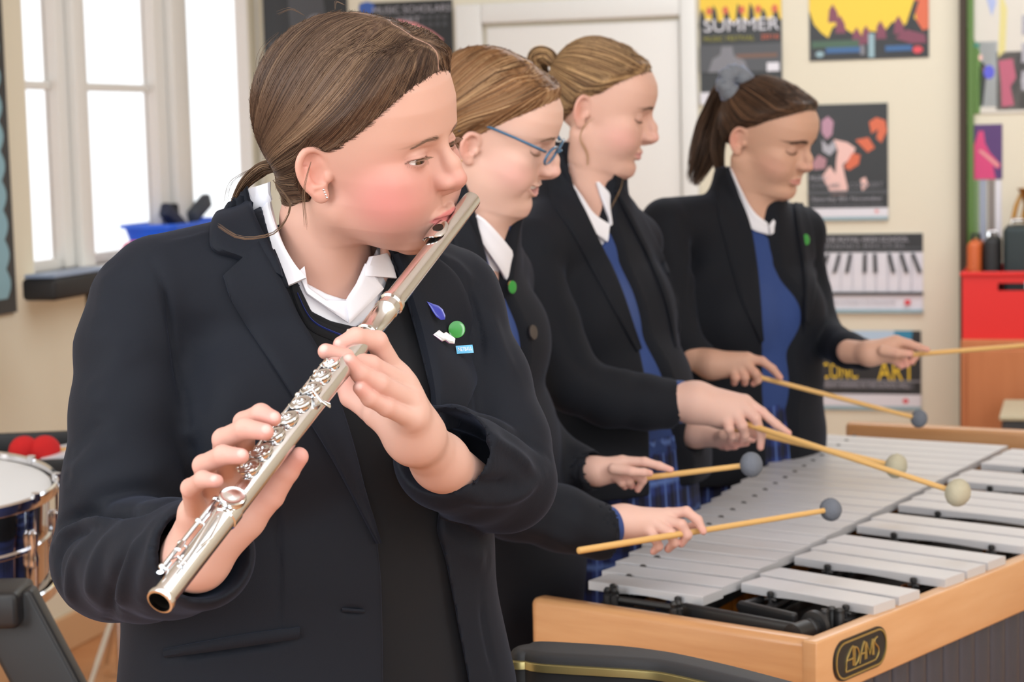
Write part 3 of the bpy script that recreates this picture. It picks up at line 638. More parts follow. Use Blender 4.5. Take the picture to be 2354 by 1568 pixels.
# black board behind the flute player's head
r_, P_, T_ = poster('display_board', [(608, -60), (802, -60), (802, 250), (608, 250)], K_, 'black poster with grey figures on the wall behind the flute player\'s head')
P_('picture', [(0.30, 0.12), (0.7, 0.02), (0.75, 0.4), (0.55, 0.55), (0.32, 0.42)], Dg); P_('picture', disc(0.62, 0.38, 0.12, 0.08), Gy); P_('picture', [(0.05, 0.5), (0.4, 0.45), (0.5, 0.7), (0.1, 0.8)], Dg)
r_, P_, T_ = poster('concert_poster', [(832, 8), (1044, -2), (1044, 300), (832, 300)], K_, 'black concert poster with a pink hand beside the door, partly behind the flute player\'s hair')
P_('picture', disc(0.08, 0.04, 0.09, 0.05), pk('royal', 58, 96, 176)); T_('MUSIC SCHOLARS', 0.56, 0.065, 0.052, Lg, 0.84); T_('CONCERT', 0.40, 0.150, 0.052, Lg, 0.50)
for i in range(4):
    for j in range(2): P_('picture', disc(0.68 + i * 0.08, 0.13 + j * 0.055, 0.03, 0.018, 8), Dg)
P_('picture', [(0.30, 0.22), (0.42, 0.14), (0.60, 0.17), (0.78, 0.24), (0.90, 0.31), (0.80, 0.36), (0.60, 0.30), (0.45, 0.33), (0.30, 0.42)], Pi); T_('Sunday 12 March', 0.5, 0.72, 0.04, Lg, 0.8); P_('picture', rect(0, 0.86, 1, 1), Wt)
r_, P_, T_ = poster('festival_poster', [(1607, -70), (1798, -70), (1797, 238), (1612, 238)], K_, 'summer music festival poster with a yellow crowd scene right of the door')
P_('picture', rect(0, 0, 1, 0.38), Ye)
random.seed(3)
for i in range(7):
    u = 0.04 + i * 0.15; hgt = random.uniform(0.05, 0.13); P_('picture', [(u - 0.05, 0.42), (u - 0.035, 0.36 - hgt * 0.5), (u - 0.02, 0.35 - hgt), (u + 0.015, 0.36 - hgt * 0.7), (u + 0.05, 0.42)], K_)
for i in range(5): P_('picture', disc(0.12 + i * 0.2, 0.30, 0.035, 0.03), Or)
T_('SUMMER', 0.51, 0.415, 0.095, Wt, 0.92); T_('MUSIC FESTIVAL', 0.36, 0.512, 0.036, Ol, 0.62); T_('2016', 0.86, 0.508, 0.036, Or, 0.22)
P_('picture', rect(0, 0.555, 1, 0.76), Dg); P_('picture', [(0.1, 0.76), (0.16, 0.66), (0.25, 0.63), (0.27, 0.57), (0.40, 0.57), (0.42, 0.64), (0.55, 0.68), (0.60, 0.76)], Gy); P_('picture', rect(0.45, 0.63, 0.95, 0.66), pk('brown', 120, 84, 66)); P_('picture', rect(0.82, 0.70, 0.97, 0.765), Wt)
for i in range(4): P_('picture', rect(0.2 + i * 0.13, 0.80, 0.27 + i * 0.13, 0.90 - 0.01 * i), Dg)
P_('picture', rect(0, 0.91, 1, 1), Wt)
r_, P_, T_ = poster('party_poster', [(1858, -190), (2137, -190), (2133, 131), (1862, 141)], K_, 'yellow and black party poster with orange figures, the highest on the right of the wall')
P_('picture', [(0, 0), (1, 0), (1, 0.72), (0.93, 0.77), (0.88, 0.72), (0.78, 0.78), (0.70, 0.74), (0.62, 0.82), (0.52, 0.80), (0.42, 0.84), (0.34, 0.80), (0.28, 0.76), (0.20, 0.76), (0.16, 0.84), (0.10, 0.80), (0.04, 0.74), (0, 0.64)], Ye)
for u, v in ((0.20, 0.66), (0.26, 0.74), (0.48, 0.82), (0.60, 0.79), (0.40, 0.83), (0.75, 0.76)): P_('picture', [(u - 0.04, v + 0.07), (u - 0.03, v - 0.02), (u, v - 0.06), (u + 0.04, v), (u + 0.05, v + 0.07)], Mv)
P_('picture', [(0.88, 0.58), (1, 0.56), (1, 0.80), (0.95, 0.81), (0.90, 0.74)], Or); P_('picture', [(0.80, 0.80), (0.88, 0.60), (0.92, 0.60), (0.84, 0.82)], K_); P_('picture', [(0.72, 0.86), (0.82, 0.80), (0.97, 0.84), (0.98, 0.90), (0.86, 0.90)], Mv)
P_('picture', rect(0.02, 0.86, 0.42, 0.91), Gn); P_('picture', rect(0.14, 0.91, 0.46, 0.95), Bl); P_('picture', rect(0.64, 0.91, 0.86, 0.95), Bl); P_('picture', rect(0.50, 0.82, 0.55, 0.99), Te); P_('picture', rect(0.43, 0.90, 0.47, 0.97), Gy); P_('picture', disc(0.09, 0.955, 0.035, 0.022), Te); P_('picture', disc(0.91, 0.945, 0.042, 0.026), Rd)
r_, P_, T_ = poster('concert_poster', [(1856, 242), (2041, 236), (2042, 504), (1858, 508)], K_, 'black scholars concert poster with a pink pointing hand, behind the dark-haired person\'s face')
for P, mt in (([(0.18, 0.14), (0.26, 0.10), (0.33, 0.15), (0.31, 0.26), (0.24, 0.30), (0.18, 0.24)], pk('lilac', 190, 140, 160)), ([(0.18, 0.30), (0.26, 0.36), (0.33, 0.31), (0.36, 0.38), (0.28, 0.44), (0.19, 0.40)], Lg), ([(0.33, 0.30), (0.50, 0.33), (0.60, 0.38), (0.56, 0.46), (0.44, 0.52), (0.46, 0.60), (0.50, 0.72), (0.48, 0.78), (0.30, 0.78), (0.18, 0.62), (0.28, 0.53), (0.35, 0.60), (0.36, 0.48), (0.38, 0.40)], Ps),
              ([(0.77, 0.16), (0.86, 0.12), (0.97, 0.15), (0.99, 0.24), (0.92, 0.34), (0.86, 0.30), (0.88, 0.22), (0.80, 0.26)], Or), ([(0.60, 0.31), (0.76, 0.29), (0.84, 0.38), (0.75, 0.42)], Or), ([(0.56, 0.42), (0.66, 0.44), (0.64, 0.52), (0.52, 0.57), (0.46, 0.54)], Or), ([(0.06, 0.50), (0.14, 0.43), (0.24, 0.47), (0.22, 0.55), (0.08, 0.56)], pk('dustypink', 182, 130, 138)), ([(0.66, 0.65), (0.72, 0.63), (0.76, 0.70), (0.68, 0.75)], Ps)): P_('picture', P, mt)
T_('MUSIC', 0.14, 0.635, 0.04, Lg, 0.22); T_('SCHOLARS', 0.22, 0.70, 0.04, Gy, 0.36); T_('CONCERT', 0.73, 0.70, 0.045, Gy, 0.42); P_('picture', rect(0, 0.745, 1, 0.775), Dg); T_('Saturday 8th November', 0.49, 0.815, 0.032, Lg, 0.88); T_('7.30 pm in the Performing Arts Centre', 0.49, 0.868, 0.022, Gy, 0.88); P_('picture', rect(0, 0.895, 1, 0.975), Wt); P_('picture', rect(0, 0.97, 1, 1.0), Te); P_('picture', disc(0.86, 0.925, 0.025, 0.016), Pi)
r_, P_, T_ = poster('piano_poster', [(1872, 538), (2122, 536), (2122, 720), (1872, 718)], Wt, 'piano recital poster with a row of white and black keys, third down')
P_('picture', rect(0, 0, 1, 0.235), K_); T_('THE ROYAL HIGH SCHOOL', 0.48, 0.075, 0.06, Lg, 0.78); T_('PIANO RECITAL', 0.48, 0.155, 0.06, Gy, 0.74); P_('picture', rect(0, 0.175, 1, 0.192), Dg)
for i in range(9): P_('picture', rect(0.03 + i * 0.108, 0.26, 0.033 + i * 0.108, 0.74), Lg)
for i, (u, sh) in enumerate(((0.13, -0.06), (0.235, -0.045), (0.335, -0.03), (0.47, 0.0), (0.56, 0.01), (0.69, 0.045), (0.80, 0.055), (0.905, 0.07))): P_('black_key', [(u - 0.012, 0.25), (u + 0.018, 0.25), (u + sh + 0.016, 0.49), (u + sh - 0.018, 0.49)], K_)
P_('picture', rect(0, 0.735, 1, 0.77), K_); P_('picture', rect(0.0, 0.955, 1, 1), Te); P_('picture', disc(0.86, 0.865, 0.03, 0.035, 10), Rd); T_('Wednesday 1st October in the Memorial Hall', 0.40, 0.86, 0.045, Lg, 0.70)
r_, P_, T_ = poster('concert_poster', [(1884, 758), (2118, 762), (2117, 944), (1884, 940)], K_, 'lowest poster on the wall, with yellow capitals and a pale blue top behind a hand')
P_('picture', rect(0, 0, 0.78, 0.28), pk('paleblue', 190, 212, 232)); P_('picture', [(0.74, 0), (0.92, 0), (0.90, 0.2), (0.84, 0.28), (0.74, 0.28)], pk('deepblue', 50, 140, 176)); T_('CONCERT IN A MIDSUMMER MARKET'[:0] + 'CONC', 0.20, 0.52, 0.20, Ye, 0.36); T_('ART', 0.76, 0.52, 0.24, Ye, 0.36)
P_('picture', rect(0, 0.62, 1, 0.645), Gy); P_('picture', rect(0, 0.645, 0.93, 0.735), Dg); T_('FRIDAY EVENING IN THE SCHOOL HALL', 0.46, 0.69, 0.06, Lg, 0.86); P_('picture', rect(0, 0.80, 1, 0.95), Wt); P_('picture', rect(0, 0.95, 1, 1), Te); P_('picture', disc(0.85, 0.88, 0.03, 0.03, 10), Rd)
# display board on the left wall: black backing with a pale blue scalloped border
sa, za = wallpt(10, 300, False); z_b = wallpt(38, 716, False)[1]; root = empty('display_board', LW(sa + 0.6, z_b + 0.5, 0.01)); tag(root, 'black display board with a pale blue scalloped edge at the far left', 'display board')
m = MB(); wbox(m, sa, sa + 1.4, z_b, 2.6, 0, 0.012); m.build('backing', K_, root)
P = []; s1_ = wallpt(-14, 300, False)[0]; z0s = wallpt(20, 684, False)[1]; nsc = 18; m = MB()
for k in range(nsc * 6 + 1):
    zz = z0s + (2.55 - z0s) * k / (nsc * 6); P.append((s1_ - 0.022 * abs(math.sin(math.pi * k / 6)) , zz))
P += [(s1_ + 0.12, 2.55), (s1_ + 0.12, z0s)]; m.prism(P, 0.012, 0.016, RL, CORN); m.build('scalloped_border', pk('skyblue', 140, 182, 196), root)
# ------------------------------------------------------------------ far right corner
cw = mat('cabinet_wood', rgb(206, 128, 80), 0.42, vary=((30, 30, 2.2), 0.3, rgb(190, 112, 66)))
cs0 = wallpt(2209, 800, True, 0.45)[0]; cz = wallpt(2240, 782, True, 0.45)[1]
root = empty('storage_cabinet', BW(cs0 + 0.45, 0, 0.25)); tag(root, 'low orange-brown wooden cabinet standing under the red crate', 'cabinet')
m = MB(); wbox(m, cs0, cs0 + 1.0, 0.06, cz, 0.02, 0.45, True, 0.004); m.build('body', cw, root)
m = MB(); wbox(m, cs0 + 0.02, cs0 + 0.98, 0, 0.06, 0.04, 0.42, True); m.build('plinth', M_black, root)
for k in (0, 1):
    m = MB(); wbox(m, cs0 + 0.02 + k * 0.48, cs0 + 0.49 + k * 0.48, 0.08, cz - 0.03, 0.45, 0.466, True, 0.003); d_ = m.build('door', cw, root)
    m = MB(); hp = BW(cs0 + (0.45 if k == 0 else 0.54), cz - 0.16, 0.466); m.tube([hp, hp - E2 * 0.02, hp - E2 * 0.02 - EZ * 0.1, hp - EZ * 0.1], 0.005, 8); m.build('handle', M_chrome, d_, smooth=True)
# dark upright edge beside the poster wall
m = MB(); wbox(m, cs0 - 0.028, cs0 - 0.006, 0, 2.3, 0, 0.05, True, 0.004); tag(m.build('door_stop', mat('dark_wood', rgb(62, 48, 34), 0.6)), 'thin dark vertical wooden strip between the posters and the cabinet', 'strip')
gs_ = MB(); wbox(gs_, cs0 - 0.004, cs0 + 0.016, cz + 0.02, 2.3, 0.002, 0.02, True); tag(gs_.build('hanging_cloth', pk('leaf', 92, 130, 48)), 'narrow green strip of cloth hanging beside the pinned photographs', 'cloth')
def wcard(name, x0, y0, x1, y1, base, label, cat='photograph'): return poster(name, [(x0, y0), (x1, y0), (x1, y1), (x0, y1)], base, label, cat)
r_, P_, T_ = wcard('wall_chart', 2212, -60, 2420, 260, pk('paper', 222, 214, 202), 'pale wall chart with faint coloured arcs at the top right corner', 'chart')
P_('picture', [(0.0, 0.32), (0.10, 0.42), (0.20, 0.55), (0.22, 0.72), (0.2, 1), (0.0, 1)], pk('leaf', 92, 130, 48)); P_('picture', [(0.42, 0.1), (0.5, 0.25), (0.48, 0.55), (0.40, 0.60), (0.42, 0.3)], pk('pale_yellow', 226, 212, 140)); P_('picture', [(0.30, 0.02), (0.38, 0.2), (0.33, 0.3), (0.26, 0.15)], pk('pale_lilac', 176, 186, 224)); P_('picture', disc(0.30, 0.70, 0.06, 0.05), pk('violet', 92, 92, 214))
for i in range(3): P_('picture', rect(0.66, 0.30 + 0.2 * i, 0.98, 0.44 + 0.2 * i), Lg)
r_, P_, T_ = wcard('stage_photograph', 2226, 96, 2292, 246, pk('palegrey', 206, 212, 214), 'upright photograph of a dark clad standing player on pale ground')
P_('picture', [(0.35, 0.98), (0.38, 0.40), (0.46, 0.30), (0.60, 0.36), (0.62, 0.55), (0.52, 0.98)], K_); P_('picture', disc(0.43, 0.24, 0.07, 0.05), Ps); P_('picture', [(0.5, 0.38), (0.86, 0.52), (0.84, 0.56), (0.5, 0.46)], pk('brown', 120, 84, 66)); P_('picture', rect(0.04, 0.02, 0.4, 0.08), pk('seagreen', 60, 140, 120))
r_, P_, T_ = wcard('stage_photograph', 2290, 118, 2400, 252, pk('charcoal', 62, 58, 60), 'dark photograph with a pink clad performer at the right edge of the picture')
P_('picture', [(0.05, 0.15), (0.35, 0.12), (0.42, 0.45), (0.30, 0.6), (0.38, 0.92), (0.12, 0.95), (0.10, 0.5)], pk('rose', 190, 92, 116)); P_('picture', disc(0.62, 0.5, 0.1, 0.16), Wt)
r_, P_, T_ = wcard('stage_photograph', 2222, 286, 2304, 412, pk('purple', 84, 44, 110), 'purple photograph of a performer in magenta light below the other photographs')
P_('picture', [(0.08, 1), (0.06, 0.5), (0.25, 0.32), (0.34, 0.12), (0.48, 0.12), (0.52, 0.34), (0.66, 0.52), (0.96, 0.74), (0.90, 0.82), (0.74, 0.76), (0.82, 1)], pk('magenta', 222, 60, 120)); P_('picture', [(0.32, 0.48), (0.42, 0.46), (0.92, 0.72), (0.88, 0.80)], Pi)
for k, (x0, x1, mt, lb) in enumerate(((2228, 2250, pk('moss', 122, 150, 96), 'green'), (2252, 2268, pk('steel', 160, 166, 182), 'grey'), (2272, 2286, pk('taupe', 138, 126, 120), 'brown'), (2288, 2302, Wt, 'white'))):
    r_, P_, T_ = wcard('hanging_ribbon', x0, 414, x1, 560, mt, f'{lb} ribbon hanging below the purple photograph', 'ribbon')
# red crate on the cabinet
rm = mat('red_plastic', rgb(232, 34, 30), 0.4); a0 = wallpt(2213, 700, True, 0.40)[0]; zt = wallpt(2240, 626, True, 0.42)[1]
root = empty('storage_crate', BW(a0 + 0.3, cz, 0.25)); tag(root, 'bright red plastic storage crate with a slot handle on the cabinet', 'crate')
m = MB(); s1c = a0 + 0.62; hs0, hs1 = a0 + 0.108, a0 + 0.30; hz0, hz1 = zt - 0.058, zt - 0.034
for (x0, x1, q0, q1) in ((a0, hs0, cz, zt), (hs1, s1c, cz, zt), (hs0, hs1, cz, hz0), (hs0, hs1, hz1, zt)): wbox(m, x0, x1, q0, q1, 0.41, 0.42, True)
wbox(m, a0, s1c, cz, zt, 0.05, 0.06, True); wbox(m, a0, a0 + 0.01, cz, zt, 0.06, 0.41, True); wbox(m, s1c - 0.01, s1c, cz, zt, 0.06, 0.41, True); wbox(m, a0 + 0.01, s1c - 0.01, cz, cz + 0.01, 0.06, 0.41, True)
m.build('body', rm, root); m = MB(); wbox(m, a0 - 0.006, s1c + 0.006, zt - 0.012, zt + 0.002, 0.418, 0.428, True, 0.003); m.build('rim', rm, root, smooth=True)
m = MB(); wbox(m, a0 + 0.19, a0 + 0.30, hz0 + 0.006, hz1 + 0.006, 0.421, 0.424, True); m.build('paper_tag', Wt, root)
def case(nm, x, wd, hh, mt, lb, cat, d0=0.14, d1=0.34, top=None):
    s0 = wallpt(x, 600, True, 0.3)[0]; root = empty(nm, BW(s0 + wd / 2, cz + 0.01, 0.25)); tag(root, lb, cat); m = MB(); wbox(m, s0, s0 + wd, cz + 0.011, cz + hh, d0, d1, True, 0.018); m.build('body', mt, root, smooth=True)
    m = MB(); hp = BW(s0 + wd * 0.25, cz + hh - 0.004, (d0 + d1) / 2); m.tube([hp, hp + EZ * 0.02, hp + EZ * 0.02 + E1 * wd * 0.5, hp + E1 * wd * 0.5], 0.006, 8); m.build('handle', top or M_black, root, smooth=True)
case('instrument_case', 2224, 0.045, 0.30, mat('orange_leather', rgb(206, 98, 44), 0.5), 'small orange brown case standing in the red crate', 'case')
case('instrument_case', 2262, 0.050, 0.31, M_black, 'slim black case with a silver handle standing in the red crate', 'case', top=M_chrome)
case('instrument_case', 2306, 0.10, 0.345, mat('dark_teal_case', rgb(30, 44, 46), 0.55), 'large dark teal instrument case in the crate at the right edge', 'case', top=M_chrome)
m = MB(); random.seed(8); s0 = wallpt(2318, 500, True, 0.3)[0]
root = empty('brass_instrument', BW(s0 + 0.05, cz + 0.36, 0.25)); tag(root, 'brown and brass instrument lying above the cases at the right edge', 'instrument')
bm_ = mat('old_brass', rgb(176, 128, 62), 0.35, metal=0.8)
for k in range(3): p0 = BW(s0 + 0.01 + 0.03 * k, cz + 0.352, 0.2 + 0.02 * k); m.tube([p0, p0 + EZ * 0.05 + E1 * 0.01, p0 + EZ * 0.10 + E1 * 0.03, p0 + EZ * 0.07 + E1 * 0.06], 0.008, 8)
m.build('tubing', bm_, root, smooth=True); m = MB(); m.lathe(BW(s0 + 0.06, cz + 0.352, 0.26), EZ, [(0, 0.012), (0.05, 0.014), (0.09, 0.022), (0.11, 0.036)], 16, cap=False); m.build('bell', bm_, root, smooth=True)
# loudspeaker with a cream edge in front of the cabinet
b0, bz = wallpt(2307, 940, True, 0.75); root = empty('loudspeaker', BW(b0 + 0.2, 0, 0.75)); tag(root, 'dark grey floor loudspeaker with a cream top edge before the wooden cabinet', 'loudspeaker')
m = MB(); wbox(m, b0, b0 + 0.42, 0, bz - 0.012, 0.55, 0.9, True, 0.01); m.build('body', mat('speaker_grey', rgb(60, 62, 66), 0.6), root); m = MB(); wbox(m, b0 - 0.006, b0 + 0.426, bz - 0.0125, bz, 0.545, 0.905, True, 0.003); m.build('top_edge', mat('cream_plastic', rgb(196, 188, 160), 0.5), root)
m = MB(); wbox(m, b0 + 0.02, b0 + 0.40, 0.04, bz - 0.04, 0.9, 0.906, True, 0.002); m.build('grille', M_black, root)
# ------------------------------------------------------------------ left: tub and objects on the sill, shelf, drum
def LWp(px, py, d):
    s, z = wallpt(px, py, False, d); return LW(s, z, d)
tz = wz0; s0 = wallpt(333, 560, False, 0.0)[0]; s1 = wallpt(486, 560, False, 0.0)[0]
tubm = mat('blue_plastic', rgb(40, 108, 246), 0.35); root = empty('plastic_tub', LW((s0 + s1) / 2, wz0, 0)); tag(root, 'bright blue plastic tub full of dark things on the window sill', 'tub')
ztop = wallpt(400, 512, False, 0.05)[1]; m = MB(); ca = LW((s0 + s1) / 2, wz0, 0.01); n = 4; a, b = abs(s0 - s1) / 2, 0.095
def ring(z, k): return [ca + RL @ np.array((x * k, z, y * k)) for x, y in rounded(2 * a, 2 * b, 0.03, 4)]
H_ = ztop - wz0; rr = [ring(0.001, 0.82), ring(H_, 1.0), ring(H_, 1.06), ring(H_ - 0.012, 1.06), ring(H_ - 0.012, 1.01), ring(H_, 0.97), ring(0.006, 0.80)]; q = len(rr[0]); V = sum(rr, []); Fs = [(i * q + j, i * q + (j + 1) % q, (i + 1) * q + (j + 1) % q, (i + 1) * q + j) for i in range(6) for j in range(q)] + [tuple(range(q)), tuple(6 * q + j for j in range(q))]
m.add(V, Fs); m.build('body', tubm, root, smooth=True); m = MB(); m.box(ca + RL @ np.array((-0.02, H_ * 0.45, b * 0.94)), (0.05, 0.035, 0.004), RL, 0.001); m.build('sticker', Wt, root)
for k, (x, y, rz, c1) in enumerate(((-0.08, 0.01, 0.5, 'dark blue'), (0.03, -0.01, 0.2, 'black'), (0.10, 0.02, -0.4, 'dark grey'))):
    R = RL @ np.array(((math.cos(rz), -math.sin(rz), 0), (math.sin(rz), math.cos(rz), 0), (0, 0, 1))); m = MB(); m.box(ca + RL @ np.array((-x, H_ + 0.01 + 0.012 * k, y)), (0.15, 0.05, 0.035), R, 0.01); tag(m.build('pencil_case', mat('case_%d' % k, (rgb(34, 42, 66), rgb(24, 26, 32), rgb(60, 66, 78))[k], 0.6), smooth=True), f'{c1} soft case poking out of the blue tub', 'case')
m = MB(); pc = LW(wallpt(385, 566, False, 0.2)[0], wz0 + 0.035, 0.09); m.lathe(pc - EZ * 0.035, EZ, [(0.0, 0.01), (0.004, 0.03), (0.02, 0.044), (0.04, 0.046), (0.06, 0.032), (0.068, 0.012)], 20); tag(m.build('ball', mat('pink_plastic', rgb(226, 60, 120), 0.4), smooth='all'), 'bright pink ball on the sill in front of the blue tub', 'ball')
# black keyboard case hanging under the sill on a bracket
kb = AY(160, 655, 5.3); R = np.stack([-E2, E1, EZ], 1); root = empty('keyboard_case', (kb[0], kb[1], kb[2] - 0.03)); tag(root, 'black padded bar on a chrome clamp stand below the window', 'music stand')
hw_ = abs(wallpt(100, 655, False)[0] - wallpt(232, 655, False)[0]) / 2; m = MB(); m.box(kb, (2 * hw_ * 0.95, 0.10, 0.058), R, 0.012); m.build('padded_bar', M_black, root, smooth=True)
m = MB(); m.box(kb + EZ * 0.034 , (2 * hw_ * 0.9, 0.09, 0.010), R, 0.003); m.build('grey_lid', mat('blue_grey', rgb(150, 168, 196), 0.4), root)
m = MB(); q_ = kb - E2 * -0.15
for dx in (0.10, 0.20): pp = kb + E2 * dx - EZ * 0.03; m.tube([pp, pp - EZ * 0.04, pp - EZ * 0.06 + E2 * 0.03, pp - EZ * 0.10 + E2 * 0.03], 0.008, 8)
m.build('clamp', M_black, root, smooth=True); m = MB(); pp = kb + E2 * 0.19 - EZ * 0.03; m.tube([pp, pp * [1, 1, 0]], 0.011, 10); m.build('pole', M_chrome, root, smooth=True)
m = MB()
for k in range(3): a_ = 2 * math.pi * k / 3; b_ = pp * [1, 1, 0] + EZ * 0.22; m.tube([b_, pp * [1, 1, 0] + np.array((0.13 * math.cos(a_), 0.13 * math.sin(a_), 0.012))], 0.008, 8)
m.build('tripod', M_chrome, root, smooth=True)
# trolley tray with red mallets and paper
trz = AY(60, 1078, 3.5)[2]; R = frame((1, 0.10, 0), (0, 0, 1)); tc = AY(-20, 1060, 3.55); tc[2] = trz
root = empty('percussion_trolley', (tc[0], tc[1], 0)); tag(root, 'black rimmed percussion tray on a steel frame behind the snare drum', 'trolley'); X, Yv = R[:, 0], R[:, 1]
m = MB(); m.box(tc, (0.80, 0.34, 0.008), R); 
for sgn in (-1, 1): m.box(tc + Yv * 0.17 * sgn + EZ * 0.012, (0.80, 0.014, 0.042), R, 0.003); m.box(tc + X * 0.40 * sgn + EZ * 0.012, (0.014, 0.34, 0.042), R, 0.003)
m.build('tray', M_bpla, root, smooth=True); m = MB(); m.box(tc - EZ * 0.018 , (0.84, 0.35, 0.014), R, 0.003); m.build('edge_strip', M_chrome, root, smooth=True)
for sx in (-1, 1):
    for sy in (-1, 1): m = MB(); p = tc + X * 0.36 * sx + Yv * 0.15 * sy; m.tube([p - EZ * 0.03, p * [1, 1, 0] + EZ * 0.001], 0.012, 10); m.build('leg', M_chrome, root, smooth=True)
redf = mat('red_felt', rgb(214, 34, 36), 0.9, bump=('noise', (400, 400, 400), 0.4, 0.001))
for (px, lb) in ((56, 'red felt mallet head at the left end of the black tray'), (104, 'red felt mallet head beside the white paper on the tray')):
    c = AY(px, 1040, 3.5); c[2] = trz + 0.032; root = empty('mallet', (c[0], c[1], trz + 0.005)); tag(root, lb, 'mallet', 'red mallets on the tray'); m = MB(); V, Q = uvball(c, 0.0275, 12); m.add(V, Q); m.build('head', redf, root, smooth='all'); m = MB(); m.tube([c + Yv * 0.0 + X * 0.02, c + X * 0.21 + Yv * 0.05 - EZ * 0.02], 0.005, 8); m.build('stick', mat('rattan', rgb(226, 178, 108), 0.5), root, smooth=True)
c = AY(128, 1040, 3.52); c[2] = trz + 0.012; m = MB(); m.box(c + X * 0.06 + EZ * 0.02, (0.16, 0.14, 0.012), frame((1, 0.1, 0.18), (0, 0, 1)), 0.001); tag(m.build('paper_stack', Wt), 'stack of white paper tilted in the black tray', 'paper')
# snare drum
dc = AY(-150, 1118, 3.0); dax = np.array((0.06, -0.10, 1.0)); dax /= np.linalg.norm(dax); DR = 0.176
root = empty('snare_drum', dc - dax * 0.16); tag(root, 'chrome snare drum with a white head at the left edge', 'drum')
m = MB(); m.lathe(dc - dax * 0.15, dax, [(0.0, DR * 0.97), (0.004, DR * 0.97), (0.07, DR * 0.97), (0.073, DR * 0.99), (0.077, DR * 0.99), (0.08, DR * 0.97), (0.146, DR * 0.97), (0.15, DR * 0.96)], 64, cap=False); m.build('shell', mat('polished_steel', rgb(214, 216, 222), 0.06, metal=1.0), root, smooth=True)
m = MB(); m.lathe(dc, dax, [(-0.002, DR * 0.99), (0.0, DR * 0.985), (0.0005, 0.001)], 64, cap=False); m.build('drum_head', mat('drum_skin', rgb(236, 236, 238), 0.6), root, smooth=True)
for dd in (0.0, -0.156):
    m = MB(); m.lathe(dc + dax * (dd - 0.008), dax, [(0, DR * 1.0), (0.0, DR * 1.045), (0.003, DR * 1.05), (0.016, DR * 1.05), (0.019, DR * 1.035), (0.016, DR * 1.015), (0.004, DR * 1.005)], 64, cap=False); m.build('hoop', M_chrome, root, smooth=True)
an = frame(np.cross((0, 1, 0), dax), dax)
for k in range(10):
    a_ = 2 * math.pi * (k + 0.42) / 10; o_r = an[:, 0] * math.cos(a_) + an[:, 1] * math.sin(a_); p = dc + o_r * (DR * 1.03)
    m = MB(); m.tube([p + dax * 0.014, p + dax * 0.014 - dax * 0.012], 0.007, 8); m.tube([p + dax * 0.002, p - dax * 0.06], 0.0026, 8); m.lathe(p - dax * 0.105 - o_r * 0.006, dax, [(0, 0.004), (0.006, 0.009), (0.018, 0.009), (0.03, 0.006), (0.045, 0.009), (0.056, 0.008), (0.06, 0.004)], 12); m.tube([p - dax * 0.10, p - dax * 0.155], 0.0026, 8); m.build('tension_lug', M_chrome, root, smooth=True)
# its stand and the black drum below
root = empty('drum_stand', (dc[0], dc[1], 0)); tag(root, 'black stand with slanting legs holding up the snare drum', 'stand')
m = MB(); b_ = dc - dax * 0.172
for k in range(3): a_ = 2 * math.pi * k / 3 + 0.3; o_r = np.array((math.cos(a_), math.sin(a_), 0)); m.tube([b_ - EZ * 0.10, b_ + o_r * 0.17 - EZ * 0.01, b_ + o_r * 0.19 + EZ * 0.012], 0.010, 8)
m.build('basket', M_black, root, smooth=True); m = MB(); m.tube([b_ - EZ * 0.10, (b_[0], b_[1], 0.20)], 0.014, 10); m.build('pole', M_black, root, smooth=True)
for k in range(3): m = MB(); a_ = 2 * math.pi * k / 3 - 0.5; o_r = np.array((math.cos(a_), math.sin(a_), 0)); m.tube([(b_[0], b_[1], 0.46), (b_[0], b_[1], 0) + o_r * 0.30 + EZ * 0.013], 0.012, 8); m.build('leg', M_black, root, smooth=True)
# black instrument on its side stand below
lg = [AY(20, 1395, 2.62), AY(112, 1568, 2.62)]; d_ = lg[1] - lg[0]; d_ = d_ / np.linalg.norm(d_); L_ = (lg[0][2]) / -d_[2]; root = empty('keyboard_stand', (lg[0] + d_ * L_ - np.array((0, 0, 0)))); tag(root, 'black keyboard stand with a wide sloping leg at the lower left', 'stand')
R = frame(d_, (0, 1, 0)); m = MB(); m.box(lg[0] + d_ * (L_ / 2 - 0.012), (L_, 0.085, 0.04), np.stack([R[:, 0], R[:, 1], R[:, 2]], 1), 0.008); m.build('leg', M_bpla, root, smooth=True)
top = lg[0] - np.array((0.5, 0, 0)); d2 = np.array((-d_[0], d_[1], d_[2])); m = MB(); p = lg[0] - np.array((0.55, 0, 0)); m.box(p + d2 * (L_ / 2 - 0.012), (L_, 0.085, 0.04), frame(d2, (0, 1, 0)), 0.008); m.build('leg', M_bpla, root, smooth=True)
m = MB(); m.box((lg[0] + p) / 2 + EZ * 0.005, (0.60, 0.10, 0.05), None, 0.01); m.build('crossbar', M_bpla, root, smooth=True)
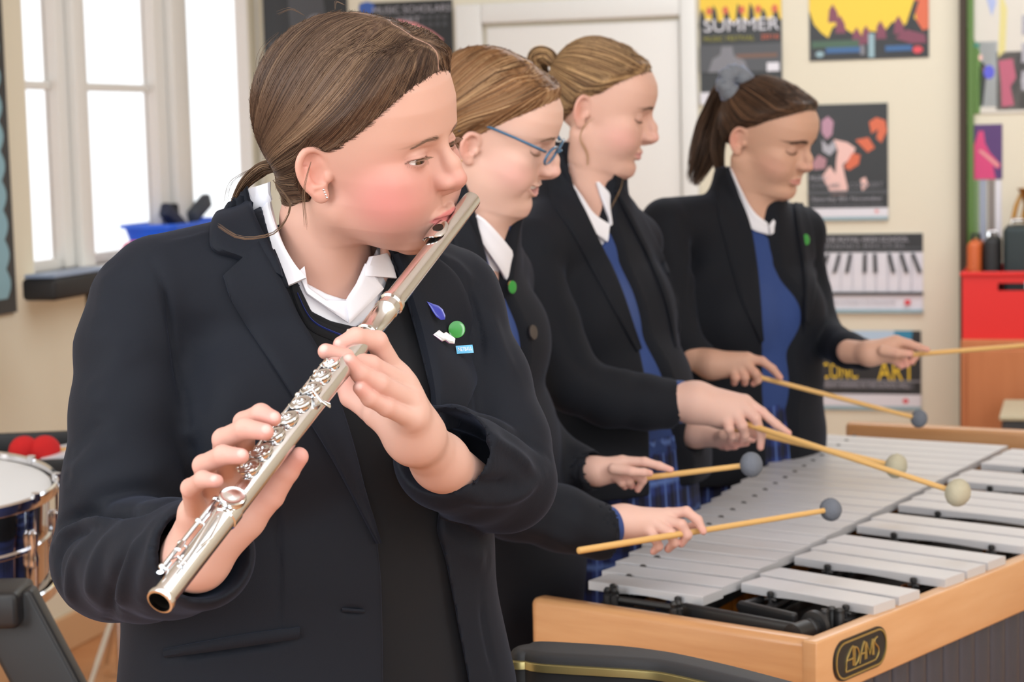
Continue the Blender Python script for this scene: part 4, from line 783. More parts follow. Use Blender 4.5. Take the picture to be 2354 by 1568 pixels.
# ------------------------------------------------------------------ vibraphone
VZ = 0.88
def V2(px, py, z=VZ): return AZ(px, py, z)
M_alu = mat('satin_aluminium', rgb(222, 220, 223), 0.38, metal=0.3, bump=('noise', (900, 900, 900), 0.04, 0.0003))
M_oak = mat('oak_varnish', rgb(224, 170, 120), 0.33, vary=((5, 60, 60), 0.32, rgb(202, 142, 92)), coat=0.35, bump=('noise', (8, 120, 120), 0.05, 0.0006))
M_oak2 = mat('oak_side', rgb(226, 176, 128), 0.36, vary=((6, 6, 40), 0.3, rgb(210, 154, 104)), coat=0.3)
M_amber = mat('amber_resonator', rgb(190, 112, 30), 0.3, metal=0.6)
M_reso = mat('grey_resonator', rgb(78, 78, 86), 0.34, metal=0.25)
M_gold = mat('gold_badge', rgb(206, 184, 118), 0.3, metal=0.9)
vroot = empty('vibraphone', (0.55, 3.2, 0)); tag(vroot, 'oak framed vibraphone with silver bars and a nameplate on its side', 'vibraphone')
O0 = V2(1643, 1361); O1 = V2(2318, 1024); LA = (O1 - O0) / np.linalg.norm(O1 - O0); LT = np.linalg.norm(O1 - O0); OUT = np.cross(LA, EZ)
p_nat = LT / 21.4
def dirang(a): a = math.radians(a); return np.array((math.cos(a), math.sin(a), 0))
nd = (V2(1615.7, 1382.8) - V2(1349.5, 1345.3)); len0 = np.linalg.norm(nd); fd = V2(2318, 1024) - V2(1884, 997); len1 = np.linalg.norm(fd)
a_n0 = math.degrees(math.atan2(nd[1], nd[0])); a_n1 = math.degrees(math.atan2(fd[1], fd[0]))
acc_slots = [2, 3, 5, 6, 7, 9, 10, 12, 13, 14, 16, 17, 19, 20, 21]
accd = V2(1994, 1403) - V2(1688, 1349); alen0 = np.linalg.norm(accd); a_a0 = math.degrees(math.atan2(accd[1], accd[0])); acc6 = V2(2311, 1273) - V2(1938.7, 1223)
BT = 0.0125
def bar(P, d, L, W, name, label, group, skew=0.0):
    """one metal bar; P = middle of its inner end, d direction to the outer end"""
    root = empty(name, P + d * L / 2 - EZ * (BT)); m = MB(); R = frame(d, (0, 0, 1)); hw_ = W / 2; poly = []
    n = 24; top = []; xs = np.linspace(0, L, n)
    arch = [0.0024 * max(0, math.cos((x / L - 0.5) * math.pi / 0.52)) ** 1.0 if abs(x / L - 0.5) < 0.26 else 0 for x in xs]
    V = []; ch = 0.0012
    for x, a in zip(xs, arch):
        e = ch if x in (0, L) else 0
        for (y, z) in ((-hw_ + ch, 0), (hw_ - ch, 0), (hw_, -ch), (hw_, -BT + a), (-hw_, -BT + a), (-hw_, -ch)): V.append(P + R @ np.array((x, y, z)))
    Fs = [(i * 6 + k, (i + 1) * 6 + k, (i + 1) * 6 + (k + 1) % 6, i * 6 + (k + 1) % 6) for i in range(n - 1) for k in range(6)] + [tuple(range(5, -1, -1)), tuple((n - 1) * 6 + k for k in range(6))]
    m.add(V, Fs); o = m.build('bar', M_alu, vroot); bpy.data.objects.remove(root); o.name = 'bar'; o['label'] = label; return o
nat_ends = []; posts = MB(); names_n = 'F E D C B A G'.split()
for i in range(22):
    t = i / 21.0; s = (i + 0.30) * p_nat - 0.25 * p_nat; c = O0 + LA * (s + p_nat * 0.0); d = -dirang(lerp(a_n0, a_n1, t)); L = lerp(len0, len1, t ** 0.92) ; W = lerp(0.0515, 0.0565, t)
    c = c - LA * 0.5 * p_nat * 0; P = O0 + LA * (i * p_nat - 0.005)
    bar(P, d, L, W * math.cos(math.radians(4)), 'bar', 'silver natural bar', None); nat_ends.append((P, d, L))
acc_ends = []
for j, sl in enumerate(acc_slots):
    t = (sl - 2) / 19.0; P = O0 + LA * ((sl - 0.5) * p_nat - 0.005) - dirang(0) * 0; d = dirang(lerp(a_a0, a_a0 + 9, t)); L = lerp(alen0, len1 * 1.02, t ** 0.92); W = lerp(0.050, 0.056, t)
    P = P + OUT * 0.016; bar(P, d, L, W, 'bar', 'silver accidental bar', None); acc_ends.append((P, d, L))
# posts and cord rails: three rails run the length of the keyboard, each bar hangs between posts
def rail(frac, ends, lift=0.0):
    pts = [P + d * L * frac for P, d, L in ends]; a = pts[0] - LA * 0.05; b = pts[-1] + LA * 0.05; m = MB(); m.tube([a - EZ * (BT + 0.012), b - EZ * (BT + 0.012)], 0.006, 8); m.box((a + b) / 2 - EZ * (BT + 0.026), (np.linalg.norm(b - a), 0.018, 0.016), frame(b - a, (0, 0, 1)), 0.002)
    return m, pts, a, b
for frac, ends in ((0.22, nat_ends), (0.80, nat_ends), (0.22, acc_ends), (0.80, acc_ends)):
    m, pts, a, b = rail(frac, ends); m.build('bar_rail', M_bpla, vroot, smooth=True); u = (b - a) / np.linalg.norm(b - a)
    last = None
    for k, q in enumerate(pts):
        for e in (-1, 1):
            c = q + u * e * p_nat * 0.5
            if last is not None and np.linalg.norm(c - last) < 0.03: continue
            last = c; pm = MB(); base = c - EZ * (BT + 0.018 + (0.002 if (frac > 0.5 and ends is nat_ends) else 0.0065)); pm.lathe(base, EZ, [(0, 0.006), (0.010, 0.0055), (0.012, 0.0035), (0.026, 0.0032), (0.0275, 0.005), (0.032, 0.005), (0.034, 0.003)], 10)
            out = np.cross(u, EZ); pm.tube([base + EZ * 0.022 - out * 0.008, base + EZ * 0.024, base + EZ * 0.022 + out * 0.008], 0.0022, 6); pm.build('cord_post', M_bpla, vroot, smooth=True)
# resonator tubes under each bar
for ends, mt_in in ((nat_ends, M_amber), (acc_ends, M_amber)):
    for k, (P, d, L) in enumerate(ends):
        c = P + d * L * 0.52 - EZ * (BT + 0.045); r = min(0.0245, p_nat * 0.40); m = MB(); ln = lerp(0.18, 0.52, k / len(ends)); m.lathe(c - EZ * ln, EZ, [(0, 0.001), (0, r), (ln, r), (ln, r * 0.93), (0.01, r * 0.93)], 20, cap=False); m.build('resonator', mt_in, vroot, smooth=True)
# end boards and side board
bz = 0.868; H_B = 0.076
EA = AZ(1214, 1374, bz); EB = AZ(1876, 1476, bz); ED = (EB - EA) / np.linalg.norm(EB - EA); EL = np.linalg.norm(EB - EA); EIN = np.cross(EZ, ED)
def endboard(A, B, thick, z, h, name, parent=vroot, inn=1):
    D = (B - A) / np.linalg.norm(B - A); L = np.linalg.norm(B - A); I = np.cross(EZ, D) * inn; m = MB(); R = np.stack([D, I, np.cross(D, I)], 1)
    c = A + D * L / 2 + I * thick / 2; c[2] = z - h / 2; poly = rounded(L, thick, thick * 0.42, 6)
    rings = []; e = 0.006; prof = [(0, -h / 2, 0.0), (1, 0, 0)]
    V = []; prs = [(-h / 2, e), (-h / 2 + e * 0.4, e * 0.3), (-h / 2 + e, 0), (h / 2 - e * 1.6, 0), (h / 2 - e * 0.9, e * 0.2), (h / 2 - e * 0.3, e * 0.7), (h / 2, e * 1.7)]
    for zz, ins in prs:
        for x, y in rounded(L - 2 * ins, thick - 2 * ins, max(thick * 0.42 - ins, 0.002), 6): V.append(c + np.array((0, 0, zz)) + D * x + I * y)
    n = len(poly); Fs = [(i * n + k, i * n + (k + 1) % n, (i + 1) * n + (k + 1) % n, (i + 1) * n + k) for i in range(len(prs) - 1) for k in range(n)] + [tuple(range(n)), tuple((len(prs) - 1) * n + k for k in range(n))]
    m.add(V, Fs); o = m.build(name, M_oak, parent, smooth=True); return o
def rebase(o, origin, R):
    """give a board its own axes so that the grain follows it"""
    Mx = Matrix([[*R[0], origin[0]], [*R[1], origin[1]], [*R[2], origin[2]], [0, 0, 0, 1]]); o.data.transform(Mx.inverted()); o.matrix_basis = Mx if o.parent is None else Mx
    return o
o = endboard(EA, EB, 0.034, bz, 0.125, 'end_board'); rebase(o, EA, frame(ED, (0, 0, 1)))
FA = AZ(1940, 971, 0.895); FB = FA + ED * 0 + (AZ(2354, 992, 0.895) - FA) / np.linalg.norm(AZ(2354, 992, 0.895) - FA) * 0.82
o = endboard(FA, FB, 0.034, 0.895, 0.13, 'end_board'); rebase(o, FA, frame(FB - FA, (0, 0, 1)))
S0 = AZ(1877, 1477, bz); S1 = AZ(2354, 1287, bz); SD = (S1 - S0) / np.linalg.norm(S1 - S0); SLn = 1.55; SI = np.cross(EZ, SD); SI = SI if SI @ OUT < 0 else -SI
sc_ = S0 + SD * SLn / 2 + SI * 0.011; sc_[2] = bz - H_B / 2; m = MB(); m.box(sc_, (SLn, 0.022, H_B), np.stack([SD, np.cross(EZ, SD), EZ], 1), 0.003); o = m.build('side_board', M_oak2, vroot, smooth=True)
rebase(o, S0, frame(SD, (0, 0, 1)))
# inner ledge of the frame
m = MB(); c = S0 + SD * (SLn / 2) + SI * 0.055; c[2] = bz - 0.034; m.box(c, (SLn - 0.06, 0.068, 0.010), np.stack([SD, np.cross(EZ, SD), EZ], 1), 0.001); m.build('ledge', M_oak2, vroot)
# player side rail
NA = nat_ends[0][0] + nat_ends[0][1] * len0 * 0.92 - EZ * 0.065 - LA * 0.06; NB = nat_ends[-1][0] + nat_ends[-1][1] * len1 * 0.92 - EZ * 0.065 + LA * 0.05
m = MB(); m.box((NA + NB) / 2, (np.linalg.norm(NB - NA), 0.02, 0.05), frame(NB - NA, (0, 0, 1)), 0.003); m.build('side_board', M_oak2, vroot)
# outer resonator front: closed dark tubes seen below the side board
for k in range(26):
    c = S0 + SD * (0.055 + k * 0.0465) + SI * 0.030; zt_ = bz - H_B - 0.002; m = MB(); m.lathe((c[0], c[1], 0.30), EZ, [(0, 0.0185), (0.004, 0.0205), (zt_ - 0.30, 0.0205)], 20); m.build('front_tube', M_reso, vroot, smooth=True)
# damper bar with its knob and black fixings at the near end
p0 = AZ(1568, 1386, 0.872); p1 = AZ(1838, 1436, 0.872); D = (p1 - p0) / np.linalg.norm(p1 - p0); Ld = np.linalg.norm(p1 - p0); m = MB()
m.box((p0 + p1) / 2 - EZ * 0.014, (Ld, 0.013, 0.030), frame(D, (0, 0, 1)), 0.006); m.build('damper_arm', M_bpla, vroot, smooth=True)
ax = np.cross(EZ, D); kc = p1 - D * 0.006 - EZ * 0.013; m = MB(); m.lathe(kc - ax * 0.008, ax, [(0, 0.006), (0.001, 0.014), (0.03, 0.014), (0.032, 0.012), (0.034, 0.012), (0.036, 0.014), (0.045, 0.014), (0.046, 0.021), (0.052, 0.0225), (0.055, 0.019), (0.056, 0.006)], 24); m.build('damper_knob', M_bpla, vroot, smooth=True)
m = MB(); q0 = AZ(1700, 1378, 0.868); q1 = AZ(1830, 1408, 0.868); m.box((q0 + q1) / 2 - EZ * 0.010, (np.linalg.norm(q1 - q0), 0.011, 0.018), frame(q1 - q0, (0, 0, 1)), 0.004); m.tube([q0 - EZ * 0.01, q0 - EZ * 0.01 + np.cross(EZ, D) * 0.05], 0.006, 8); m.build('damper_bracket', M_bpla, vroot, smooth=True)
for (px, py) in ((1895, 1402), (1912, 1396), (1930, 1400)): c = AZ(px, py, 0.878); m = MB(); m.lathe(c - EZ * 0.045, EZ, [(0, 0.0065), (0.036, 0.0065), (0.038, 0.0055), (0.043, 0.006), (0.046, 0.004)], 12); m.build('end_post', M_bpla, vroot, smooth=True)
for (px, py) in ((1396, 1352), (1412, 1353), (1549, 1384), (1559, 1382)): c = AZ(px, py, 0.880); m = MB(); m.lathe(c - EZ * 0.036, EZ, [(0, 0.0065), (0.026, 0.006), (0.028, 0.004), (0.033, 0.0055), (0.037, 0.003)], 12); m.build('end_post', M_bpla, vroot, smooth=True)
m = MB(); q0 = AZ(1394, 1368, 0.868); q1 = AZ(1560, 1392, 0.868); m.tube([q0 - EZ * 0.004, q1 - EZ * 0.004], 0.005, 8); m.tube([q0 - EZ * 0.016, q1 - EZ * 0.016], 0.006, 8); m.build('end_cord_bar', M_bpla, vroot, smooth=True)
# dark tray below the bars
m = MB(); nn = [EA + EIN * 0.04, EB + EIN * 0.04 - ED * 0.03, FB - ED * 0.05 , FA + ED * 0.12]; zz = bz - 0.105
P4_ = [(p[0], p[1]) for p in nn]; m.prism(P4_, zz - 0.004, zz); m.build('base_tray', M_black, vroot)
# legs and wheels
for c in (EA + ED * 0.05 + EIN * 0.03, EB - ED * 0.06 + EIN * 0.03, FA + ED * 0.10 - EIN * 0.04, FB - ED * 0.1 - EIN * 0.04):
    m = MB(); m.tube([(c[0], c[1], 0.75), (c[0], c[1], 0.085)], 0.02, 12); lg_ = m.build('leg', M_black, vroot, smooth=True); m = MB(); m.lathe(np.array((c[0] - 0.015, c[1], 0.045)), (1, 0, 0), [(0, 0.02), (0.002, 0.045), (0.028, 0.045), (0.03, 0.02)], 20); m.box((c[0], c[1], 0.078), (0.05, 0.03, 0.02), None, 0.004); m.build('castor', M_bpla, lg_, smooth=True)
# nameplate
bc = (AZ(1975, 1500, bz) * 0); R = np.stack([SD, EZ, np.cross(SD, EZ)], 1); nsd = np.cross(SD, EZ)
def onside(px, py):
    r = ray(px, py); t = ((S0 - CC) @ nsd) / (r @ nsd); return CC + r * t
bcen = (onside(1916, 1532) + onside(2036, 1470)) / 2; bl = np.linalg.norm((onside(2036, 1470) - onside(1916, 1532)) * [1, 1, 0]); bh = 0.052
bcen = onside(1975.5, 1502); m = MB(); m.prism(rounded(bl, bh, bh * 0.46, 10), 0.0, 0.003, R, bcen); pl = m.build('nameplate', M_bpla, vroot, smooth=True)
m = MB(); a = rounded(bl - 0.004, bh - 0.004, bh * 0.43, 10); b = rounded(bl - 0.009, bh - 0.009, bh * 0.38, 10); n = len(a)
V = [bcen + R @ np.array((x, y, z)) for z in (0.0029, 0.0042) for x, y in a] + [bcen + R @ np.array((x, y, z)) for z in (0.0029, 0.0042) for x, y in b]
m.add(V, [(i, (i + 1) % n, n + (i + 1) % n, n + i) for i in range(n)] + [(2 * n + i, 3 * n + i, 3 * n + (i + 1) % n, 2 * n + (i + 1) % n) for i in range(n)] + [(n + i, n + (i + 1) % n, 3 * n + (i + 1) % n, 3 * n + i) for i in range(n)]); m.build('gold_rim', M_gold, pl)
def stroke(pts, w=0.0011): 
    P = [bcen + R @ np.array((x * bl, y * bh, 0.0036)) for x, y in pts]; return P, w
m = MB(); lw = 0.00115
G = [[(-.30, -.20), (-.285, .0), (-.20, .24), (-.165, .26), (-.165, -.20)], [(-.285, -.02), (-.165, -.02)], [(-.135, .26), (-.135, -.22)], [(-.165, .26), (-.09, .2), (-.055, .04), (-.075, -.12), (-.135, -.22)],
     [(-.045, -.22), (-.02, .0), (.035, .25), (.06, .25), (.06, -.17)], [(-.02, -.0), (.06, -.0)], [(.085, .25), (.085, -.17)], [(.085, .25), (.15, -.10), (.205, .26)], [(.205, .26), (.205, -.14)], [(.225, .26), (.225, -.14)],
     [(.30, .27), (.255, .24), (.245, .16), (.275, .08), (.315, .0), (.325, -.12), (.29, -.24), (.22, -.29), (-.27, -.29), (-.305, -.26), (-.30, -.20)]]
for g_ in G:
    P, w_ = stroke(resamp(g_, 26) if len(g_) > 3 else g_); m.tube(P, lw, 6)
m.build('lettering', M_gold, pl, smooth=True)
# ------------------------------------------------------------------ the instrument in front: padded end rail with a gold strip, rosewood bar
XZ = 0.935
top_o = [(1180, 1568 - 60), (1192, 1484), (1211, 1474), (1245, 1470), (1422, 1480), (1510, 1490), (1575, 1501), (1694, 1528), (1847, 1568), (2010, 1612)]
bot_o = [(1180, 1500), (1192, 1493), (1216, 1500), (1300, 1506), (1420, 1514), (1524, 1521), (1600, 1536), (1728, 1568), (1870, 1606), (1960, 1632)]
xroot = empty('xylophone', (AZ(1500, 1500, XZ)[0], AZ(1500, 1500, XZ)[1], 0)); tag(xroot, 'dark wooden bar instrument with a black padded end rail and gold strip, front edge', 'xylophone')
A = resamp([AZ(*p, XZ) for p in [(1208, 1477), (1245, 1470), (1422, 1480), (1510, 1490), (1575, 1501), (1694, 1528), (1847, 1568), (2010, 1612)]], 40); B = resamp([AZ(*p, XZ) for p in [(1206, 1495), (1246, 1502), (1400, 1511), (1480, 1516), (1524, 1521), (1600, 1537), (1728, 1568), (1880, 1608)]], 40)
def padrail(A, B, z0, z1, name, mt, grow=0.0, e=0.006, cap=0.02, sides=None):
    n = len(A); mid = (A + B) / 2; W_ = (A - B); 
    loop = []
    for i in range(n): loop.append(A[i] + W_[i] / np.linalg.norm(W_[i]) * grow)
    for i in range(n - 1, -1, -1): loop.append(B[i] - W_[i] / np.linalg.norm(W_[i]) * grow)
    # rounded left end
    c = mid[0]; hw_ = np.linalg.norm(W_[0]) / 2 + grow; wd = W_[0] / np.linalg.norm(W_[0]); ld = -(mid[1] - mid[0]) / np.linalg.norm(mid[1] - mid[0]); end = [c + (-wd * math.cos(t) + ld * math.sin(t)) * hw_ for t in np.linspace(0.15, math.pi - 0.15, 12)]
    loop = np.array(loop + end); cen = None; k = len(loop); t = np.roll(loop, -1, 0) - np.roll(loop, 1, 0); nrm = np.stack([-t[:, 1], t[:, 0], 0 * t[:, 0]], 1); nrm /= np.linalg.norm(nrm, axis=1, keepdims=True) + 1e-9
    if ((loop + nrm * 0.01 - loop.mean(0)) ** 2).sum() > ((loop - loop.mean(0)) ** 2).sum(): nrm = -nrm
    V = []; pr = [(z0, 0)] + [(z1 - e + e * math.sin(a), e * (1 - math.cos(a))) for a in np.linspace(0, math.pi / 2, 5)]
    for zz, ins in pr:
        q = loop + nrm * ins; q[:, 2] = zz; V += list(q)
    Fs = [(i * k + j, i * k + (j + 1) % k, (i + 1) * k + (j + 1) % k, (i + 1) * k + j) for i in range(len(pr) - 1) for j in range(k)]
    base = (len(pr) - 1) * k
    for i in range(n - 1): Fs.append((base + i, base + i + 1, base + 2 * n - 2 - i, base + 2 * n - 1 - i))
    Fs.append(tuple([base + 2 * n - 1] + [base + 2 * n + j for j in range(12)] + [base]))
    m = MB(); m.add(V, Fs); return m.build(name, mt, xroot, smooth=True)
M_vinyl = mat('black_vinyl', rgb(52, 52, 55), 0.55, bump=('noise', (700, 700, 700), 0.35, 0.0006))
padrail(A, B, XZ - 0.03, XZ, 'padded_rail', M_vinyl, 0.0, 0.009)
padrail(A, B, XZ - 0.020, XZ - 0.0115, 'gold_strip', mat('gold_strip', rgb(190, 176, 120), 0.35, metal=0.8), 0.0055, 0.001)
padrail(A, B, XZ - 0.14, XZ - 0.021, 'end_panel', M_black, 0.001, 0.002)
M_rose = mat('rosewood', rgb(124, 62, 48), 0.3, vary=((20, 160, 60), 0.3, rgb(96, 42, 32)), coat=0.2)
bz2 = XZ - 0.055; r0 = AZ(1196, 1545, bz2); r1 = AZ(1560, 1572, bz2); D = (r1 - r0) / np.linalg.norm(r1 - r0); I = -np.cross(EZ, D)
for k in range(5):
    m = MB(); c = r0 + D * (0.20 + 0.004 * k) + I * (0.026 + 0.048 * k) - EZ * 0.009; m.box(c, (0.40 + 0.015 * k, 0.042, 0.018), frame(D, (0, 0, 1)), 0.003); m.build('wooden_bar', M_rose, xroot, smooth=True)
for (px, py) in ((1330, 1552), (1470, 1562)):
    c = AZ(px, py, bz2 + 0.003); m = MB(); m.box(c, (0.035, 0.010, 0.014), frame(D, (0, 0, 1)), 0.003); m.tube([c - D * 0.03, c + D * 0.03], 0.003, 8); m.build('cord_clip', M_bpla, xroot, smooth=True)
for sx in (0.05, 0.36):
    m = MB(); c = r0 + D * sx + I * 0.13; m.box((c[0], c[1], (bz2 - 0.035) ), (0.03, 0.30, 0.03), frame(D, (0, 0, 1)), 0.003); m.build('frame_rail', M_black, xroot)
    for sy in (0.03, 0.25):
        c = r0 + D * sx + I * sy; m = MB(); m.tube([(c[0], c[1], bz2 - 0.04), (c[0], c[1], 0.002)], 0.018, 10); m.build('leg', M_black, xroot, smooth=True)
# ------------------------------------------------------------------ people
import time as _t
M_skin = mat('skin', (0.8, 0.5, 0.4, 1), rough=0.50, spec=0.28, sss=0.10, vcol='Col', bump=('noise', (1100, 1100, 1100), 0.10, 0.0003))
M_hair = mat('hair', (0.2, 0.1, 0.05, 1), rough=0.42, spec=0.25, vcol='Col')
M_blz = mat('navy_twill', rgb(22, 25, 33), 0.75, spec=0.2, bump=('noise', (1500, 1500, 700), 0.35, 0.0005), sheen=0.07)
M_blz2 = mat('navy_twill_dark', rgb(25, 27, 33), 0.78, spec=0.18, bump=('noise', (1300, 1300, 700), 0.3, 0.0005), sheen=0.06)
M_shirt = mat('white_cotton', rgb(240, 238, 244), 0.8, bump=('noise', (700, 700, 700), 0.08, 0.0004))
M_jmp = mat('dark_knit', rgb(12, 13, 18), 0.95, bump=('wave', (900, 900, 900), 0.3, 0.0008), sheen=0.05)
M_jmpb = mat('blue_knit', rgb(44, 68, 126), 0.85, bump=('noise', (800, 800, 800), 0.25, 0.0006), sheen=0.3)
M_stripe = mat('stripe_blue', rgb(36, 56, 140), 0.85)
M_eye = mat('eye', (1, 1, 1, 1), rough=0.08, spec=0.6, vcol='Col')
M_lash = mat('lashes', rgb(36, 24, 20), 0.6)
M_btn = mat('navy_button', rgb(26, 28, 36), 0.3)
M_tart = mat('tartan', (0.1, 0.1, 0.3, 1), rough=0.85, vcol='Col', sheen=0.2)
M_shoe = mat('black_leather', rgb(20, 20, 22), 0.35)
M_tight = mat('navy_tights', rgb(26, 28, 40), 0.8)
def B_(p): return AY(p[0], p[1], p[2])
def RP(r, Y): return r * Y / FPX
def chain_px(g, pts, k, op='u', grow=0.0):
    P = [B_(p) for p in pts]; R = [RP(p[3], p[2]) + grow for p in pts]; g.chain(P, R, k, op)
def bounds(pts, m):
    P = np.array([B_(p) for p in pts]); return P.min(0) - m, P.max(0) + m
def hand_mesh(spec, h=0.0013):
    """spec: dict fingers (list of chains px,py,Y,rpx), palm (list of chains), nails (px,py,Y)"""
    allp = [p for c in spec['fingers'] + spec['palm'] for p in c]; lo, hi = bounds(allp, 0.034); g = Field(lo, hi, h)
    for c in spec['palm']: chain_px(g, c, spec.get('kp', 0.012))
    base = g.f.copy()
    for c in spec['fingers']:
        f2 = Field.__new__(Field); f2.h = g.h; f2.lo = g.lo; f2.n = g.n; f2.ax = g.ax; f2.f = np.full(g.n, 0.06, np.float32)
        chain_px(f2, [(q[0], q[1], q[2], q[3] * (0.95 if i else 1.0)) for i, q in enumerate(c)], 0.0025)
        for p in c[1:-1]:    # knuckle fullness
            P = B_(p); f2.bump(P, (RP(p[3], p[2]) * 0.8,) * 3, 0.0009)
        k = 0.005; a = base; d = f2.f; hh = np.maximum(k - np.abs(a - d), 0) / k; u = np.minimum(a, d) - hh * hh * k * 0.25
        # fingers stay separate from one another, each melts only into the palm
        k2 = 0.0008; a = g.f; hh = np.maximum(k2 - np.abs(a - u), 0) / k2; g.f = np.minimum(a, u) - hh * hh * k2 * 0.25
    for (px, py, Y, r) in spec.get('dips', ()): g.bump(B_((px, py, Y)), (RP(r, Y),) * 3, -0.002)
    V, Q = g.mesh(); skin = np.array(spec.get('skin', (0.80, 0.50, 0.41))); C = np.tile(skin, (len(V), 1)); red = np.array(spec.get('red', (0.80, 0.33, 0.28)))
    for c in spec['fingers']:
        for i, p in enumerate(c):
            if i == 0: continue
            w = 0.62 if i == len(c) - 1 else 0.22; w = w * np.exp(-((np.linalg.norm(V - B_(p), axis=1) / (RP(p[3], p[2]) * 1.5)) ** 2)); C = C * (1 - w[:, None]) + red * w[:, None]
    for n in spec.get('nails', ()):
        P = g.march([n[0]], [n[1]])[0][0]; w = np.clip(1.5 - np.linalg.norm(V - P, axis=1) / RP(n[3], n[2]), 0, 1) * 0.55; C = C * (1 - w[:, None]) + np.array((0.86, 0.60, 0.55)) * w[:, None]
        r = RP(n[3], n[2]); d = np.linalg.norm(V - P, axis=1); rim = np.exp(-((d - r * 1.15) / (r * 0.18)) ** 2) * 0.5; C = C * (1 - rim[:, None]) + np.array((0.62, 0.28, 0.24)) * rim[:, None]
    return V, Q, C
def join(parts):
    V = []; Q = []; C = []; M = []; b = 0
    for p in parts:
        v, q, c = p[:3]; V.append(v); Q.append(q + b); C.append(c); M.append(np.full(len(q), p[3] if len(p) > 3 else 0)); b += len(v)
    return np.vstack(V), np.vstack(Q), np.vstack(C), np.concatenate(M)
def strands(fld, base_dirs, seeds, T, steps, step, swirl, lift=0.0004, stop=0.012):
    """grow hair strands over the cap: seeds (m,3) on the surface, flowing to the tie T; swirl(P) gives an extra direction"""
    P = seeds.copy(); out = [P.copy()]; alive = np.ones(len(P), bool)
    for i in range(steps):
        g = fld.grad(P); d = T - P; dist = np.linalg.norm(d, axis=1, keepdims=True); d /= dist + 1e-9; d = d + swirl(P, i); d -= g * (d * g).sum(1, keepdims=True); d /= np.linalg.norm(d, axis=1, keepdims=True) + 1e-9
        st = np.minimum(step, dist * 0.5); P = P + d * st; v = fld.sample(P) - lift; g = fld.grad(P); P = P - g * np.clip(v, -0.004, 0.004)[:, None]; out.append(P.copy())
    return np.stack(out, 1)
def hair_cap(g, p):
    """hair as a shell growing out of the skull behind the hairline"""
    h = g.copy(); h.f = g.base.copy(); X = g.ax[0][:, None, None]; Y = g.ax[1][None, :, None]; Z = g.ax[2][None, None, :]
    hl = p['hairline']; zl = np.interp(g.ax[0], hl[0], hl[1]).astype(np.float32)[:, None, None]; G = (Z - zl) * 0.75 - np.float32(p.get('cornery', 0.0)) * np.abs(Y)
    if 'yline' in p: G = np.minimum(G, 0.02 + 0 * G) + 0 * G
    th = np.float32(p.get('hthick', 0.010)); t = np.clip(G / 0.018, -0.4, 1); t = np.where(t > 0, t * t * (3 - 2 * t) * th + 0.0008 * (t > 0), t * 0.02)
    if 'vol' in p:
        for c, s, a in p['vol']: t = t + np.float32(a) * np.exp(-(((X - c[0]) / s[0]) ** 2 + ((Y - c[1]) / s[1]) ** 2 + ((Z - c[2]) / s[2]) ** 2)) * (G > 0)
    h.f = (h.f - t).astype(np.float32)
    if 'low' in p: h.f = np.maximum(h.f, (np.float32(p['low']) - Z) + 0 * h.f)
    return h
